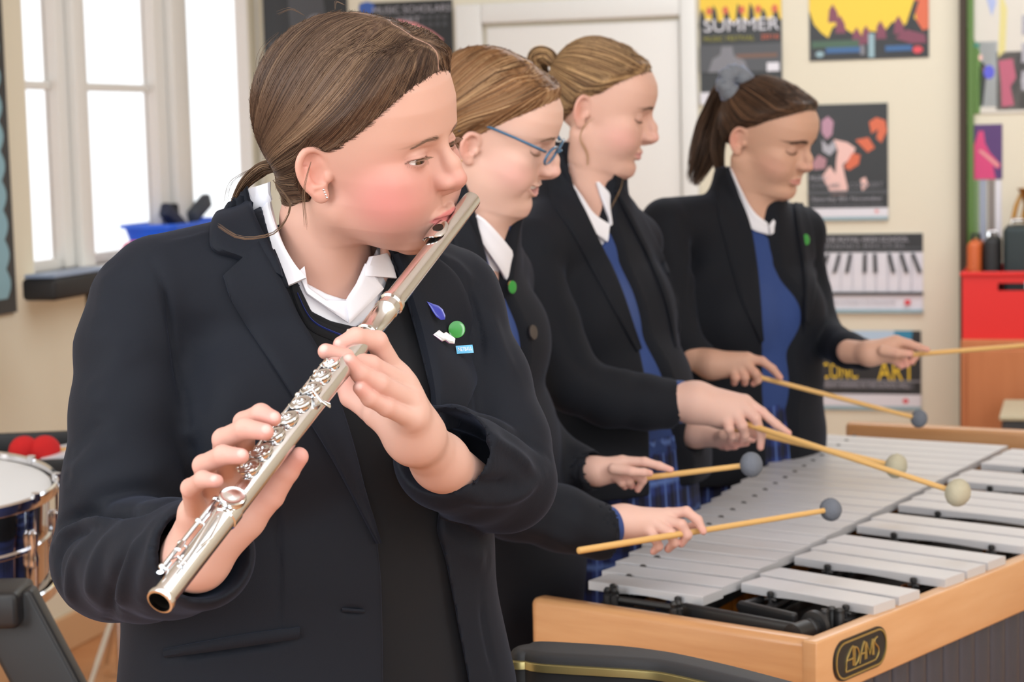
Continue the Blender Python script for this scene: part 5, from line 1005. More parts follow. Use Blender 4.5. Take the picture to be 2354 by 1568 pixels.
def build_head(p, name='hair', nstr=2600, rad=0.0006, seed=1):
    """returns body parts in world space and hair mesh arrays"""
    g = head_field(p, p.get('h', 0.0016)); V, Q = g.mesh(); C = skin_colors(V, p); M = p['pose']
    parts = [(xf(V, M), Q, C, 0)]
    for v, q, c in eye_balls(p): parts.append((xf(v, M), q, c, 1))
    # lashes and brow hairs
    rs = np.random.RandomState(seed); L = []; rad_ = []
    for s in (-1, 1):
        ec = np.array((p.get('ex', 0.0665), s * 0.031, -0.001)); Rz = frame((1, s * 0.30, 0), (0, 0, 1)); eo = p.get('eyeopen', 0.0048); lz = p.get('lidz', 0)
        for k in range(26):
            t = -1 + 2 * (k + 0.5) / 26; y = t * 0.0130 * (1 if s > 0 else 1); z = (max(eo, 0.0) * math.sqrt(max(0, 1 - t * t)) * 0.95 if eo > 0 else -0.0045 * (1 - t * t) - 0.001) + (lz if eo > 0 else p.get('lashz', -0.003)); x = math.sqrt(max(0.0139 ** 2 - y * y - z * z, 1e-6))
            a = ec + Rz @ np.array((x - 0.0002, y, z)); out = p.get('lashl', 0.0078) * (0.7 + 0.3 * rs.rand()); ld = p.get('lashup', 0.25); fan = t * 0.45
            L.append([a, a + Rz @ np.array((out * 0.5, fan * out * 0.5, out * 0.05 * (1 if ld > 0 else -3))), a + Rz @ np.array((out * 0.85, fan * out, out * ld))]); rad_.append(0.00028)
            if eo > 0:
                z2 = lz - eo * math.sqrt(max(0, 1 - t * t)) * 0.95; x2 = math.sqrt(max(0.0139 ** 2 - y * y - z2 * z2, 1e-6)); a = ec + Rz @ np.array((x2, y, z2)); o2 = out * 0.45; L.append([a, a + Rz @ np.array((o2 * 0.6, fan * o2 * 0.5, -o2 * 0.35)), a + Rz @ np.array((o2 * 0.8, fan * o2, -o2 * 0.7))]); rad_.append(0.00012)
        for k in range(230):
            u = rs.rand(); yb = 0.012 + u * (p.get('browe', 0.054) - 0.014); arch = p.get('browz', 0.0185) + p.get('arch', 0.0025) * math.sin(min(max((yb - 0.012) / 0.036, 0), 1) * 2.6) - p.get('browd', 0.004) * min(max((yb - 0.030) / 0.02, 0), 1.2); zz = arch + rs.randn() * 0.0013 * (1.2 - 0.7 * u) * p.get('browth', 1.0)
            P0 = np.array((0.12, s * yb, zz)); n_ = np.array((1.0, s * 0.35 * u, 0)); n_ /= np.linalg.norm(n_)
            for _ in range(14): P0 = P0 - n_ * np.clip(g.sample(P0[None])[0], -0.01, 0.01) * 0.8
            tn = np.array((-0.35 - 0.4 * u, s * 0.9, 0.45 * (1 - u) - 0.2 * u)); tn /= np.linalg.norm(tn); l = 0.0058
            g1 = g.grad((P0 + tn * l)[None])[0]; P2 = P0 + tn * l; P2 = P2 - g1 * (g.sample(P2[None])[0] - 0.0004); P1_ = (P0 + P2) / 2; P1_ = P1_ - g1 * (g.sample(P1_[None])[0] - 0.0005); L.append([P0, P1_, P2]); rad_.append(0.00013 * p.get('browth', 1.0))
    V2_, Q2_ = ribbons(np.array(L), np.array(rad_)); cb = np.tile(np.array(p.get('browcol', (0.22, 0.12, 0.07))) * 0.8, (len(V2_), 1)); parts.append((xf(V2_, M), Q2_, cb, 0))
    # hair
    hf = hair_cap(g, p); hv, hq = hf.mesh(); 
    T = np.array(p['tie']); hc = np.array(p['haircol']); dk = np.array(p['hairdark']); lt = np.array(p['hairlight'])
    z_ = p['hairline']
    inh = np.nonzero((hf.sample(hv) < 0.001) & (g.sample(hv) > 0.0012))[0]; sd = hv[rs.choice(inh, nstr)] + rs.randn(nstr, 3) * 0.0012
    pth = strands(hf, None, sd, T, p.get('steps', 15), p.get('step', 0.0075), p['swirl'], 0.0003); lift = rs.rand(nstr, 1, 1) * p.get('loft', 0.0011); pth = pth + hf.grad(pth.reshape(-1, 3)).reshape(pth.shape) * lift
    # clumps: neighbours share tone
    mid = pth[:, len(pth[0]) // 2]; dT = mid - T; ph = np.arctan2(dT[:, 2], dT[:, 0] * 0.9) + np.abs(dT[:, 1]) * 6; nz = rs.randn(240); tone = np.interp((ph * 38) % 239, np.arange(240), nz) * 0.55 + rs.randn(nstr) * 0.38
    if 'part' in p:
        keep = np.abs(sd[:, 1] - p['part'][0]) > p['part'][1] * (sd[:, 0] > p['part'][2]); pth = pth[keep]; sd = sd[keep]; tone = tone[keep]; nstr = len(sd)
    col = np.where(tone[:, None] > 0, hc + (lt - hc) * np.clip(tone, 0, 1)[:, None], hc + (dk - hc) * np.clip(-tone, 0, 1)[:, None])
    # fine hairs along the hairline
    hl_ = p['hairline']; Gb = (V[:, 2] - np.interp(V[:, 0], hl_[0], hl_[1])) * 0.75; eb = np.nonzero((Gb > -0.0045) & (Gb < 0.001) & (V[:, 2] > -0.045) & (np.abs(g.sample(V)) < 0.002) & (V[:, 0] > -0.07))[0]
    if len(eb):
        ne = p.get('nedge', 900); se = V[rs.choice(eb, ne)]; se = se[(se[:, 0] > 0.012) | (se[:, 0] < -0.035)]; ne = len(se); pe = strands(g, None, se, T, 5, 0.0055, (lambda P, i: np.tile(np.array((-0.25, 0.0, 0.30)), (len(P), 1))), 0.0003); pe = pe + g.grad(pe.reshape(-1, 3)).reshape(pe.shape) * np.linspace(0, 1, 6)[None, :, None] * 0.0035; ve, qe = ribbons(pe, np.full(ne, p.get('rad', 0.0007) * 0.45)); edge_part = (xf(ve, M), qe, np.tile(hc * 0.9, (len(ve), 1)))
    else: edge_part = None
    sv, sq = ribbons(pth, rad * (0.6 + 0.8 * rs.rand(nstr))); scol = np.repeat(col, pth.shape[1] * 3, axis=0)
    hcol = np.tile(hc * 0.75 + dk * 0.25, (len(hv), 1))
    phb = np.arctan2(hv[:, 2] - T[2], (hv[:, 0] - T[0]) * 0.9) + np.abs(hv[:, 1] - T[1]) * 6; tb = np.interp((phb * 38) % 239, np.arange(240), nz)[:, None] * 0.4; hcol = np.where(tb > 0, hcol + (lt - hcol) * np.clip(tb, 0, 1), hcol + (dk - hcol) * np.clip(-tb, 0, 1))
    if 'part' in p: wp = (np.exp(-((hv[:, 1] - p['part'][0]) / (p['part'][1] * 0.7)) ** 2) * (hv[:, 0] > p['part'][2]) * (hv[:, 2] > 0.03) * 0.75)[:, None]; hcol = hcol * (1 - wp) + np.array((0.62, 0.36, 0.28)) * wp
    hp = [(xf(hv, M), hq, hcol), (xf(sv, M), sq, scol)]
    if edge_part is not None: hp.append(edge_part)
    for tail in p.get('tails', ()):    # (points px,py,Y, start radius, mid, end radius, count)
        pts = resamp(np.array([B_(q) for q in tail[0]]), 22); n = tail[2]; R0 = tail[1]; off = rs.randn(n, 2); off /= np.maximum(1, np.linalg.norm(off, axis=1, keepdims=True) / 1.6); tt = np.linspace(0, 1, 22)
        prof = np.interp(tt, np.linspace(0, 1, len(R0)), R0); tn = np.gradient(pts, axis=0); tn /= np.linalg.norm(tn, axis=1, keepdims=True); A = np.cross(tn, (0, 1.0, 0.01)); A /= np.linalg.norm(A, axis=1, keepdims=True); Bn = np.cross(tn, A)
        ph = rs.rand(n, 1) * 6; wv = np.sin(tt[None] * 7 + ph) * 0.12 * tt[None] + 1; end = 0.7 + 0.3 * rs.rand(n, 1)
        idx = np.clip(tt[None] * end, 0, 1) * 21; i0 = np.clip(idx.astype(int), 0, 20); fr = (idx - i0)[..., None]
        cpt = pts[i0] * (1 - fr) + pts[i0 + 1] * fr; pr = np.interp(idx / 21, tt, prof)[..., None]; P = cpt + (A[i0] * off[:, None, :1] + Bn[i0] * off[:, None, 1:]) * pr * wv[..., None] * 0.62
        tone = rs.randn(n) * 0.6; col = np.where(tone[:, None] > 0, hc + (lt - hc) * np.clip(tone, 0, 1)[:, None], hc + (dk - hc) * np.clip(-tone, 0, 1)[:, None]); v_, q_ = ribbons(P, tail[3] * (0.7 + 0.6 * rs.rand(n))); hp.append((v_, q_, np.repeat(col, 22 * 3, axis=0)))
    for w_ in p.get('wisps', ()):      # (points, radius, count, spread)
        pts = resamp(np.array([B_(q) for q in w_[0]]), 16); n = w_[2]; o = rs.randn(n, 1, 3) * w_[3] * np.linspace(0.2, 1, 16)[None, :, None]; P = pts[None] + o; v_, q_ = ribbons(P, np.full(n, w_[1])); hp.append((v_, q_, np.tile(lt * 0.6 + hc * 0.4, (len(v_), 1))))
    return parts, join(hp), g
def make_tartan(V, ang_r, z):
    def band(x, per, w): return (np.abs(((x / per) % 1) - 0.5) * per < w / 2)
    C = np.tile(np.array(rgb(40, 58, 122)[:3]), (len(V), 1)); 
    a = band(ang_r, 0.062, 0.026) ; b = band(z, 0.062, 0.026); C[a | b] = rgb(24, 34, 80)[:3]; C[a & b] = rgb(16, 20, 44)[:3]
    l = band(ang_r + 0.031, 0.062, 0.004) | band(z + 0.031, 0.062, 0.004); C[l] = rgb(96, 124, 190)[:3]; return C
def skirt(parent, c, z0, z1, r0, r1, U, N, sq=0.72, pleats=26):
    na = pleats * 14; nz = 70; a = np.linspace(0, 2 * math.pi, na, endpoint=False); t = np.linspace(0, 1, nz); V = []; A, T_ = np.meshgrid(a, t)
    ph = (A * pleats / (2 * math.pi)) % 1; saw = np.where(ph < 0.82, ph / 0.82, (1 - ph) / 0.18); r = (r0 + (r1 - r0) * T_ ** 0.8) + (saw - 0.5) * (0.004 + 0.014 * T_)
    P = c[None, None] + (np.cos(A) * r)[..., None] * U + (np.sin(A) * r * sq)[..., None] * N; P[..., 2] = z0 + (z1 - z0) * T_
    V = P.reshape(-1, 3); i = np.arange(nz - 1)[:, None] * na; j = np.arange(na)[None]; jn = (j + 1) % na; Q = np.stack([i + j, i + jn, i + na + jn, i + na + j], -1).reshape(-1, 4)
    C = make_tartan(V, (A * (r0 + r1) / 2 * 1.6 * (1)).ravel(), P[..., 2].ravel()); return link('skirt', mesh_np('skirt', V, Q, colors=C), parent, M_tart)
def lower_body(parent, hip, U, N, skin, legs_to=0.02, skirt_z=(0.90, 0.46), sr=(0.14, 0.20), fwd=0.0, skirt_on=True):
    """hips, legs in tights and shoes standing on the floor"""
    g = Field(hip * [1, 1, 0] + [-0.28, -0.28, 0.0], hip * [1, 1, 0] + [0.28, 0.28, hip[2] + 0.06], 0.008)
    g.ecap(hip, 0.145, 0.10, hip - EZ * 0.10, 0.155, 0.105, U, N, 0.02)
    for s in (-1, 1):
        a = hip + U * s * 0.08 - EZ * 0.10; k = hip * [1, 1, 0] + U * s * 0.085 + EZ * 0.47 + N * 0.01; an = hip * [1, 1, 0] + U * s * 0.09 + EZ * 0.085 - N * 0.015
        g.chain([a, k, k - EZ * 0.11 - N * 0.008, an, an - EZ * 0.03 + N * 0.03], [0.080, 0.050, 0.049, 0.033, 0.030], 0.02)
    V, Q = g.mesh(); body = (V, Q, np.tile(np.array(skin) * 0.9, (len(V), 1)), 0)
    for s in (-1, 1):
        q = hip * [1, 1, 0] + U * s * 0.09 - N * 0.02; f = Field(q + [-0.2, -0.2, 0.0], q + [0.2, 0.2, 0.14], 0.005); f.ecap(q + EZ * 0.035, 0.034, 0.034, q + EZ * 0.032 + N * 0.07, 0.040, 0.036, U, EZ, 0.01); f.ecap(q + EZ * 0.032 + N * 0.07, 0.040, 0.030, q + EZ * 0.03 + N * 0.155, 0.038, 0.022, U, EZ, 0.02)
        sl, c = f.sub(f.lo, f.lo + f.h * f.n); f.comb(sl, (0.004 - c[2] + 0 * f.f[sl]) * -1, 0.0, 'd'); V2_, Q2_ = f.mesh(1); V2_[:, 2] = np.maximum(V2_[:, 2], 0.001); link('shoe', mesh_np('shoe', V2_, Q2_), parent, M_shoe)
    if skirt_on: skirt(parent, hip * [1, 1, 0], skirt_z[0], skirt_z[1], sr[0], sr[1], U, N)
    return body
def garment(name, fld, m, parent, folds=None, it=1, newton=2, noise=0.0):
    V, Q = fld.mesh(newton)
    if it: V = relax(V, Q, it * 2, 0.45)
    N = vnormals(V, Q)
    if folds: V = wrinkle(V, N, fld, folds)
    return link(name, mesh_np(name, V, Q), parent, m)
def disc_on(name, px, py, fld, off, rx, ry, m, parent, th=0.0025, dome=0.3, rot=0.0, y0=None, y1=None, outline=None, mrim=None, face=0.25):
    P, ok = fld.march([px], [py], off, y0, y1); P = P[0]; n = fld.grad(P[None])[0]
    n = n * (1 - face) - CF * face; n /= np.linalg.norm(n)
    up = EZ - n * (n @ EZ); up /= np.linalg.norm(up); rt = np.cross(up, n); c_, s_ = math.cos(rot), math.sin(rot); rt, up = rt * c_ + up * s_, up * c_ - rt * s_
    R = np.stack([rt, up, n], 1); m_ = MB(); poly = outline or [(math.cos(2 * math.pi * k / 28), math.sin(2 * math.pi * k / 28)) for k in range(28)]
    V = []; k = len(poly)
    for zz, sc in ((0, 1), (th, 1), (th * (1 + dome * 0.7), 0.85), (th * (1 + dome), 0.5), (th * (1 + dome * 1.1), 0.02)): V += [P + R @ np.array((x * rx * sc, y * ry * sc, zz)) for x, y in poly]
    Fs = [(i * k + j, i * k + (j + 1) % k, (i + 1) * k + (j + 1) % k, (i + 1) * k + j) for i in range(4) for j in range(k)] + [tuple(range(k - 1, -1, -1)), tuple(4 * k + j for j in range(k))]
    mi = [1] * k + [0] * (3 * k) + [1, 0]; m_.v = [tuple(map(float, v)) for v in V]; m_.f = Fs; m_.m = mi
    return m_.build(name, [m, mrim or m], parent, smooth=True), P, R

def w2l(P, M):
    q = M[0].T @ (np.asarray(P) - M[1]) / M[2]
    if len(M) > 3 and q[2] < 0: q = q * [1, 1, 1.0 / M[3]] if q[2] > -0.115 * M[3] else q + [0, 0, 0.115 * (M[3] - 1)]
    return q
def student(s):
    """a pupil in blazer, jumper, shirt and skirt built from joints traced in the photo and placed in depth"""
    root = empty('person', (B_(s['neck'][0])[0], B_(s['neck'][0])[1], 0)); tag(root, s['label'], 'person')
    N = np.array((s['N'][0], s['N'][1], 0.0)); N /= np.linalg.norm(N); U = np.cross(N, EZ)      # U points to the pupil's right
    p = s['head']; pose = p['pose']; n0, n1 = [w2l(B_(q), pose) for q in s['neck'][:2]]; p['neck'] = (tuple(n0), tuple(n1)); cc = B_(s['chest_skin'])
    def ex(g): g.ell(w2l(cc, pose), (0.070, 0.036, 0.040), pose[0].T @ np.stack([U, N, EZ], 1), 0.03)
    p['extra'] = ex; parts, hair, G = build_head(p, nstr=s.get('nstr', 3000), rad=p.get('rad', 0.0007), seed=s.get('seed', 2))
    for H in s['hands']: H['skin'] = s.get('handskin', (0.72, 0.45, 0.37)); v, q, c = hand_mesh(H, 0.0019); parts.append((v, q, c, 0))
    T = s['torso']; P = [B_(t) for t in T]; allP = P + [B_(q) for ch in s['arms'] for q in ch]; lo = np.min(allP, 0) - 0.22; hi = np.max(allP, 0) + 0.22; lo[2] = max(lo[2], 0.55); hi[2] = min(hi[2], B_(s['neck'][0])[2] + 0.03)
    F = Field(lo, hi, s.get('h', 0.0048)); F.pad = 0.026
    for i in range(len(T) - 1): F.ecap(P[i], T[i][3], T[i][4], P[i + 1], T[i + 1][3], T[i + 1][4], U, N, 0.03)
    for a in s['shoulders']: F.cone(B_(s['neckbase']), 0.050, B_(a), RP(a[3], a[2]), 0.03)
    F.cone(B_(s['neck'][0]), 0.048, B_(s['neckbase']), 0.056, 0.03)
    for sx in (-1, 1): F.ell(P[1] + U * sx * 0.065 + N * (T[1][4] * 0.75), (0.052, 0.036, 0.052), np.stack([U, N, EZ], 1), 0.03)
    def off(o): f = F.copy(); f.f = f.f - np.float32(o); return f
    core = F.copy(); core.f = core.f + np.float32(0.012); V, Q = core.mesh(1); parts.append((V, Q, np.tile(np.array((0.8, 0.5, 0.4)), (len(V), 1)), 0))
    hip = P[-1] * [1, 1, 0] + EZ * 0.90; parts.append(lower_body(root, hip, U, N, (0.8, 0.5, 0.4), skirt_z=(1.0, 0.46), sr=s.get('sr', (0.172, 0.225))))
    V, Q, C, MI = join(parts); body = link('body', mesh_np('body', V, Q, colors=C, midx=MI), root); body.data.materials.append(M_skin); body.data.materials.append(M_eye)
    V, Q, C, MI = hair; link('hair', mesh_np('hair', V, Q, colors=C), root, M_hair)
    ym = s['ymid']; sh = off(0.004); carve_px(sh, s['v_shirt'], ym, 0.001, ym + 0.12); sl, c = sh.sub(sh.lo, sh.lo + sh.h * sh.n); zc = P[0][2] - 0.12; sh.f = np.maximum(sh.f, (zc - sh.ax[2])[None, None, :].astype(np.float32)); garment('shirt', sh, M_shirt, root, it=0)
    ju = off(0.010); carve_px(ju, s['v_jumper'], ym, 0.001, ym + 0.12); ju.f = np.maximum(ju.f, (0.975 - ju.ax[2])[None, None, :].astype(np.float32)); jo = garment('jumper', ju, M_jmpb, root, it=1)
    bl = off(0.020); arm = bl.copy(); arm.f = np.full_like(bl.f, 0.06)
    for f_ in (bl, arm):
        for ch in s['arms']: chain_px(f_, ch, 0.014)
    for i in range(2, len(T) - 1): bl.ecap(P[i], T[i][3] + 0.02, T[i][4] + 0.02, P[i + 1], T[i + 1][3] + s.get('flare', 0.045), T[i + 1][4] + s.get('flare', 0.045) * 0.8, U, N, 0.03)
    bl.f = np.maximum(bl.f, (s.get('hem', 0.74) - bl.ax[2])[None, None, :].astype(np.float32))
    full = bl.f.copy()
    for f_ in (bl, arm):
        for ch in s['tunnels']: chain_px(f_, ch, 0.004, 'd')
    full = bl.f.copy(); carve_px(bl, s['opening'], ym, 0.002, ym + s.get('cutd', 0.10)); bl.f = np.minimum(bl.f, np.maximum(arm.f, full))
    bo = garment('blazer', bl, M_blz2, root, s.get('folds'), it=1)
    # jumper cuffs
    for cu in s.get('cuffs', ()):
        g = Field(*bounds(cu, 0.06), 0.003); chain_px(g, cu, 0.002); V, Q = g.mesh(); link('jumper_cuff', mesh_np('jumper_cuff', V, Q), jo, M_jmpb)
    sb = off(0.0205); sc = off(0.013)
    for (A, B, t) in s['lapels']: patch('lapel', A, B, sb, 0.0, t, M_blz2, bo, 40, 10, roll=0.003, y1=ym + 0.25)
    for (A, B) in s['collars']: patch('shirt_collar', A, B, sc, 0.0, 0.003, M_shirt, root, 30, 8, roll=0.002, y1=ym + 0.25)
    s['F'] = sb; s['root'] = root; s['G'] = G; return root
def mallet(a, b, r, rb, m, label, group='mallets in the players\' hands', over=0.0):
    A, B = B_(a), B_(b); D = (B - A) / np.linalg.norm(B - A); root = empty('mallet', A); tag(root, label, 'mallet', group); mb_ = MB(); mb_.lathe(A, D, [(-0.001, r * 0.4), (0, r), (0.002, r * 1.1), (np.linalg.norm(B - A) - 0.001, r * 0.92)], 12); mb_.build('stick', MATS['rattan'], root, smooth=True)
    V, Q = uvball(np.zeros(3), 1.0, 16); rs = np.random.RandomState(int(a[0])); fr = frame(D, (0, 0, 1)); V = V * (rb * 0.88, rb, rb); V = V * (1 + 0.02 * np.sin(V[:, 1:2] * 900 + V[:, 0:1] * 500)); V = V @ fr.T + B + D * rb * 0.5; mb_ = MB(); mb_.add(V, Q); mb_.build('head', m, root, smooth='all'); return root
# ------------------------------------------------------------------ the flute player
_t0 = _t.time()
P1 = empty('person', (AY(740, 1500, 1.93)[0], 1.93, 0)); tag(P1, 'person in a navy blazer playing a silver flute, brown hair tied back, nearest the camera', 'person')
S1_ = 0.965; pose = head_pose(835, 322, 1.88, 25, 8, -14, S1_, 0.97, 1.0, 0.93)
N1 = np.array((0.42, -0.907, 0)); U1 = np.array((-0.907, -0.42, 0))
nb = w2l(AY(750, 700, 1.925), pose); n0 = w2l(AY(738, 505, 1.910), pose)
def chest1(g):
    c = w2l(AY(752, 806, 1.95), pose); R = pose[0].T @ np.stack([U1, N1, EZ], 1); g.ell(c, (0.10, 0.058, 0.055), R, 0.03)
def sw1(P, i):
    d = np.zeros_like(P); near = np.clip((P[:, 2] - 0.02) / 0.08, 0, 1); sgn = np.where(P[:, 1] < 0.010, -1, 1)
    d[:, 1] = sgn * near * 1.0; d[:, 2] = -0.85 * near; d[:, 0] = -0.15 + 0.5 * np.clip((P[:, 0] - 0.02) / 0.06, 0, 1); return d
h1 = dict(chink=0.72, pose=pose, h=0.0013, w=1.03, cheek=0.0055, nmx=0.022, neck=(tuple(n0), tuple(nb)), nr=0.0445, extra=chest1, nose=(0.1105, 0, -0.0255), tipr=0.0008, mz=-0.0660, mx=0.0880, mw=0.0265,
          xf=([-.125, -.10, -.07, 0, .12], [-.006, -.007, -.001, 0, 0]), open=0.0011, gaze=(1, -0.15, -0.10), eyeopen=0.0027, lashup=0.1, lidz=-0.0010, browe=0.058, browd=0.003,
          skin=(0.62, 0.355, 0.275), flush=(0.61, 0.19, 0.18), flushc=(0.058, 0.055, -0.036), flushs=(0.040, 0.045, 0.034), ex=0.0700, lashl=0.0090, browz=0.0160, browth=0.75, ear=(-0.008, -0.015), flushamt=0.75, lip=(0.66, 0.18, 0.18), browcol=(0.34, 0.20, 0.14), browamt=0.5, iris=(0.13, 0.07, 0.03),
          hairline=([-.12, -.09, -.06, -.035, -.022, -.008, .012, .03, .05, .07, .085, .1], [-.075, -.070, -.062, -.052, -.010, .006, .014, .026, .043, .064, .082, .09]), hthick=0.011,
          vol=[((-0.06, 0, 0.05), (0.06, 0.09, 0.05), 0.006), ((-0.05, -0.05, -0.03), (0.03, 0.04, 0.03), 0.003)],
          tie=(-0.104, -0.010, -0.045), haircol=(0.100, 0.056, 0.036), hairdark=(0.038, 0.021, 0.015), hairlight=(0.25, 0.155, 0.095), rad=0.0006, swirl=sw1, steps=22, step=0.0072, loft=0.0009, part=(0.010, 0.0013, -0.02),
          tails=[(((632, 380, 1.915), (604, 388, 1.94), (570, 414, 1.965), (545, 450, 1.98), (528, 492, 1.99)), (0.006, 0.007, 0.005, 0.002), 240, 0.00045)],
          wisps=[(((628, 415, 1.86), (668, 470, 1.83), (640, 530, 1.81), (590, 548, 1.80), (545, 545, 1.80), (505, 520, 1.80)), 0.00020, 10, 0.0016), (((715, 372, 1.80), (704, 410, 1.79), (698, 450, 1.79), (703, 520, 1.80)), 0.0002, 7, 0.0012),
                 (((600, 380, 1.95), (560, 400, 1.95), (530, 425, 1.95), (520, 470, 1.95)), 0.00018, 5, 0.002), (((640, 75, 1.88), (605, 110, 1.88), (592, 150, 1.88), (598, 190, 1.88)), 0.00016, 5, 0.0022), (((700, 35, 1.88), (670, 20, 1.88), (640, 30, 1.88)), 0.00015, 5, 0.002), (((770, 22, 1.88), (772, 5, 1.88), (790, 12, 1.88)), 0.00015, 4, 0.002),
                 (((1000, 130, 1.86), (1020, 150, 1.85), (1030, 200, 1.85)), 0.00015, 5, 0.0015)],
          moles=[(0.028, -0.062, -0.070, 0.0012), (0.052, -0.056, -0.040, 0.0009), (0.03, -0.065, -0.03, 0.0009)])
parts, hair, G1 = build_head(h1, nstr=11000, rad=0.00033, seed=4)
# hands
LH = dict(red=(0.70, 0.28, 0.24), skin=(0.66, 0.40, 0.325), fingers=[[(905, 858, 1.725, 29), (866, 785, 1.705, 26), (818, 776, 1.690, 24), (784, 792, 1.684, 20)], [(928, 885, 1.715, 28), (852, 840, 1.690, 25), (797, 824, 1.676, 23), (749, 808, 1.668, 20)],
          [(940, 922, 1.708, 28), (872, 882, 1.682, 25), (828, 858, 1.672, 23), (804, 830, 1.666, 19)], [(948, 962, 1.705, 25), (888, 936, 1.684, 22), (850, 916, 1.674, 20), (827, 892, 1.668, 17)],
          [(915, 985, 1.735, 36), (850, 940, 1.752, 30), (806, 912, 1.765, 26), (790, 880, 1.770, 23)]],
          palm=[[(952, 1000, 1.742, 56), (905, 862, 1.728, 30)], [(952, 1000, 1.742, 54), (930, 890, 1.722, 31)], [(955, 1002, 1.740, 54), (942, 928, 1.715, 32)], [(955, 1005, 1.74, 54), (948, 965, 1.712, 30)], [(930, 985, 1.735, 46), (868, 948, 1.742, 36)], [(950, 995, 1.742, 58), (1012, 1062, 1.80, 62), (1090, 1130, 1.88, 64)], [(905, 870, 1.722, 30), (945, 950, 1.712, 32)]],
          nails=[(742, 800, 1.652, 11), (797, 822, 1.650, 11), (775, 788, 1.668, 9), (824, 888, 1.66, 9)])
RH = dict(red=(0.70, 0.27, 0.24), skin=(0.65, 0.38, 0.31), fingers=[[(556, 1062, 1.610, 30), (562, 972, 1.565, 27), (600, 952, 1.548, 25), (628, 962, 1.540, 20)], [(518, 1092, 1.60, 30), (514, 1010, 1.552, 27), (562, 985, 1.532, 25), (610, 993, 1.524, 21)],
          [(482, 1130, 1.59, 29), (468, 1070, 1.545, 26), (512, 1046, 1.522, 24), (554, 1049, 1.514, 20)], [(450, 1172, 1.575, 26), (438, 1122, 1.540, 23), (466, 1102, 1.518, 21), (498, 1106, 1.508, 17)],
          [(560, 1190, 1.605, 50), (620, 1138, 1.598, 36), (660, 1082, 1.590, 29), (687, 1050, 1.585, 24)]],
          palm=[[(452, 1280, 1.612, 64), (552, 1075, 1.612, 34)], [(450, 1280, 1.612, 62), (516, 1105, 1.605, 36)], [(448, 1280, 1.61, 60), (482, 1140, 1.595, 36)], [(445, 1282, 1.61, 58), (450, 1185, 1.585, 34)], [(455, 1285, 1.612, 62), (560, 1190, 1.605, 52)], [(452, 1282, 1.612, 64), (400, 1300, 1.68, 64), (330, 1290, 1.74, 66)], [(550, 1080, 1.61, 32), (450, 1180, 1.585, 32)]],
          nails=[(632, 957, 1.524, 12), (612, 985, 1.507, 12), (556, 1041, 1.498, 12), (490, 1098, 1.5, 9)])
for H in (LH, RH): v, q, c = hand_mesh(H, 0.0012); parts.append((v, q, c, 0))
# torso
Pc = lambda px, py, Y: AY(px, py, Y)
lo = np.array((-0.58, 1.50, CAM_H - 0.68)); hi = np.array((0.13, 2.14, CAM_H + 0.01)); T1 = Field(lo, hi, 0.0031); T1.pad = 0.024
T1.ecap(Pc(700, 730, 1.94), 0.125, 0.075, Pc(698, 960, 1.935), 0.150, 0.100, U1, N1, 0.03)
T1.ecap(Pc(698, 960, 1.935), 0.150, 0.100, Pc(712, 1250, 1.935), 0.150, 0.095, U1, N1, 0.03)
T1.ecap(Pc(712, 1250, 1.935), 0.150, 0.095, Pc(735, 1600, 1.94), 0.172, 0.108, U1, N1, 0.03)
T1.cone(Pc(720, 640, 1.95), 0.052, Pc(372, 672, 1.87), 0.036, 0.03); T1.cone(Pc(760, 640, 1.95), 0.052, Pc(1030, 690, 2.02), 0.036, 0.03)
T1.cone(Pc(750, 560, 1.925), 0.043, Pc(752, 720, 1.94), 0.054, 0.03)
for sx in (-1, 1): T1.ell(Pc(700, 960, 1.935) + U1 * sx * 0.065 + N1 * 0.075, (0.055, 0.038, 0.055), np.stack([U1, N1, EZ], 1), 0.03)
def sub_field(off):
    f = T1.copy(); f.f = f.f - np.float32(off); return f
# skin core under the clothes
core = T1.copy(); core.f = core.f + np.float32(0.012); V, Q = core.mesh(1); parts.append((V[:, :], Q, np.tile(np.array((0.8, 0.5, 0.4)), (len(V), 1)), 0))
hip = AY(735, 1568, 1.94); hip[2] = 0.90
parts.append(lower_body(P1, hip, U1, N1, (0.8, 0.5, 0.4), skirt_z=(0.86, 0.46), sr=(0.165, 0.225)))
V, Q, C, MI = join(parts); body = link('body', mesh_np('body', V, Q, colors=C, midx=MI), P1); body.data.materials.append(M_skin); body.data.materials.append(M_eye)
V, Q, C, MI = hair; link('hair', mesh_np('hair', V, Q, colors=C), P1, M_hair)
# shirt
sh = sub_field(0.004); carve_px(sh, [(560, 380), (600, 480), (655, 590), (706, 652), (752, 676), (797, 690), (836, 640), (862, 580), (930, 430)], 1.85, 0.001, 2.02); carve_px(sh, [(300, 1000), (1200, 1000), (1200, 1700), (300, 1700)], 1.85, 0.0, 2.3)
sl, c = sh.sub(sh.lo, sh.lo + sh.h * sh.n); sh.comb(sl, (CAM_H - 0.085 - c[2] + 0 * sh.f[sl]).astype(np.float32), 0.0, 'd'); garment('shirt', sh, M_shirt, P1, it=0)
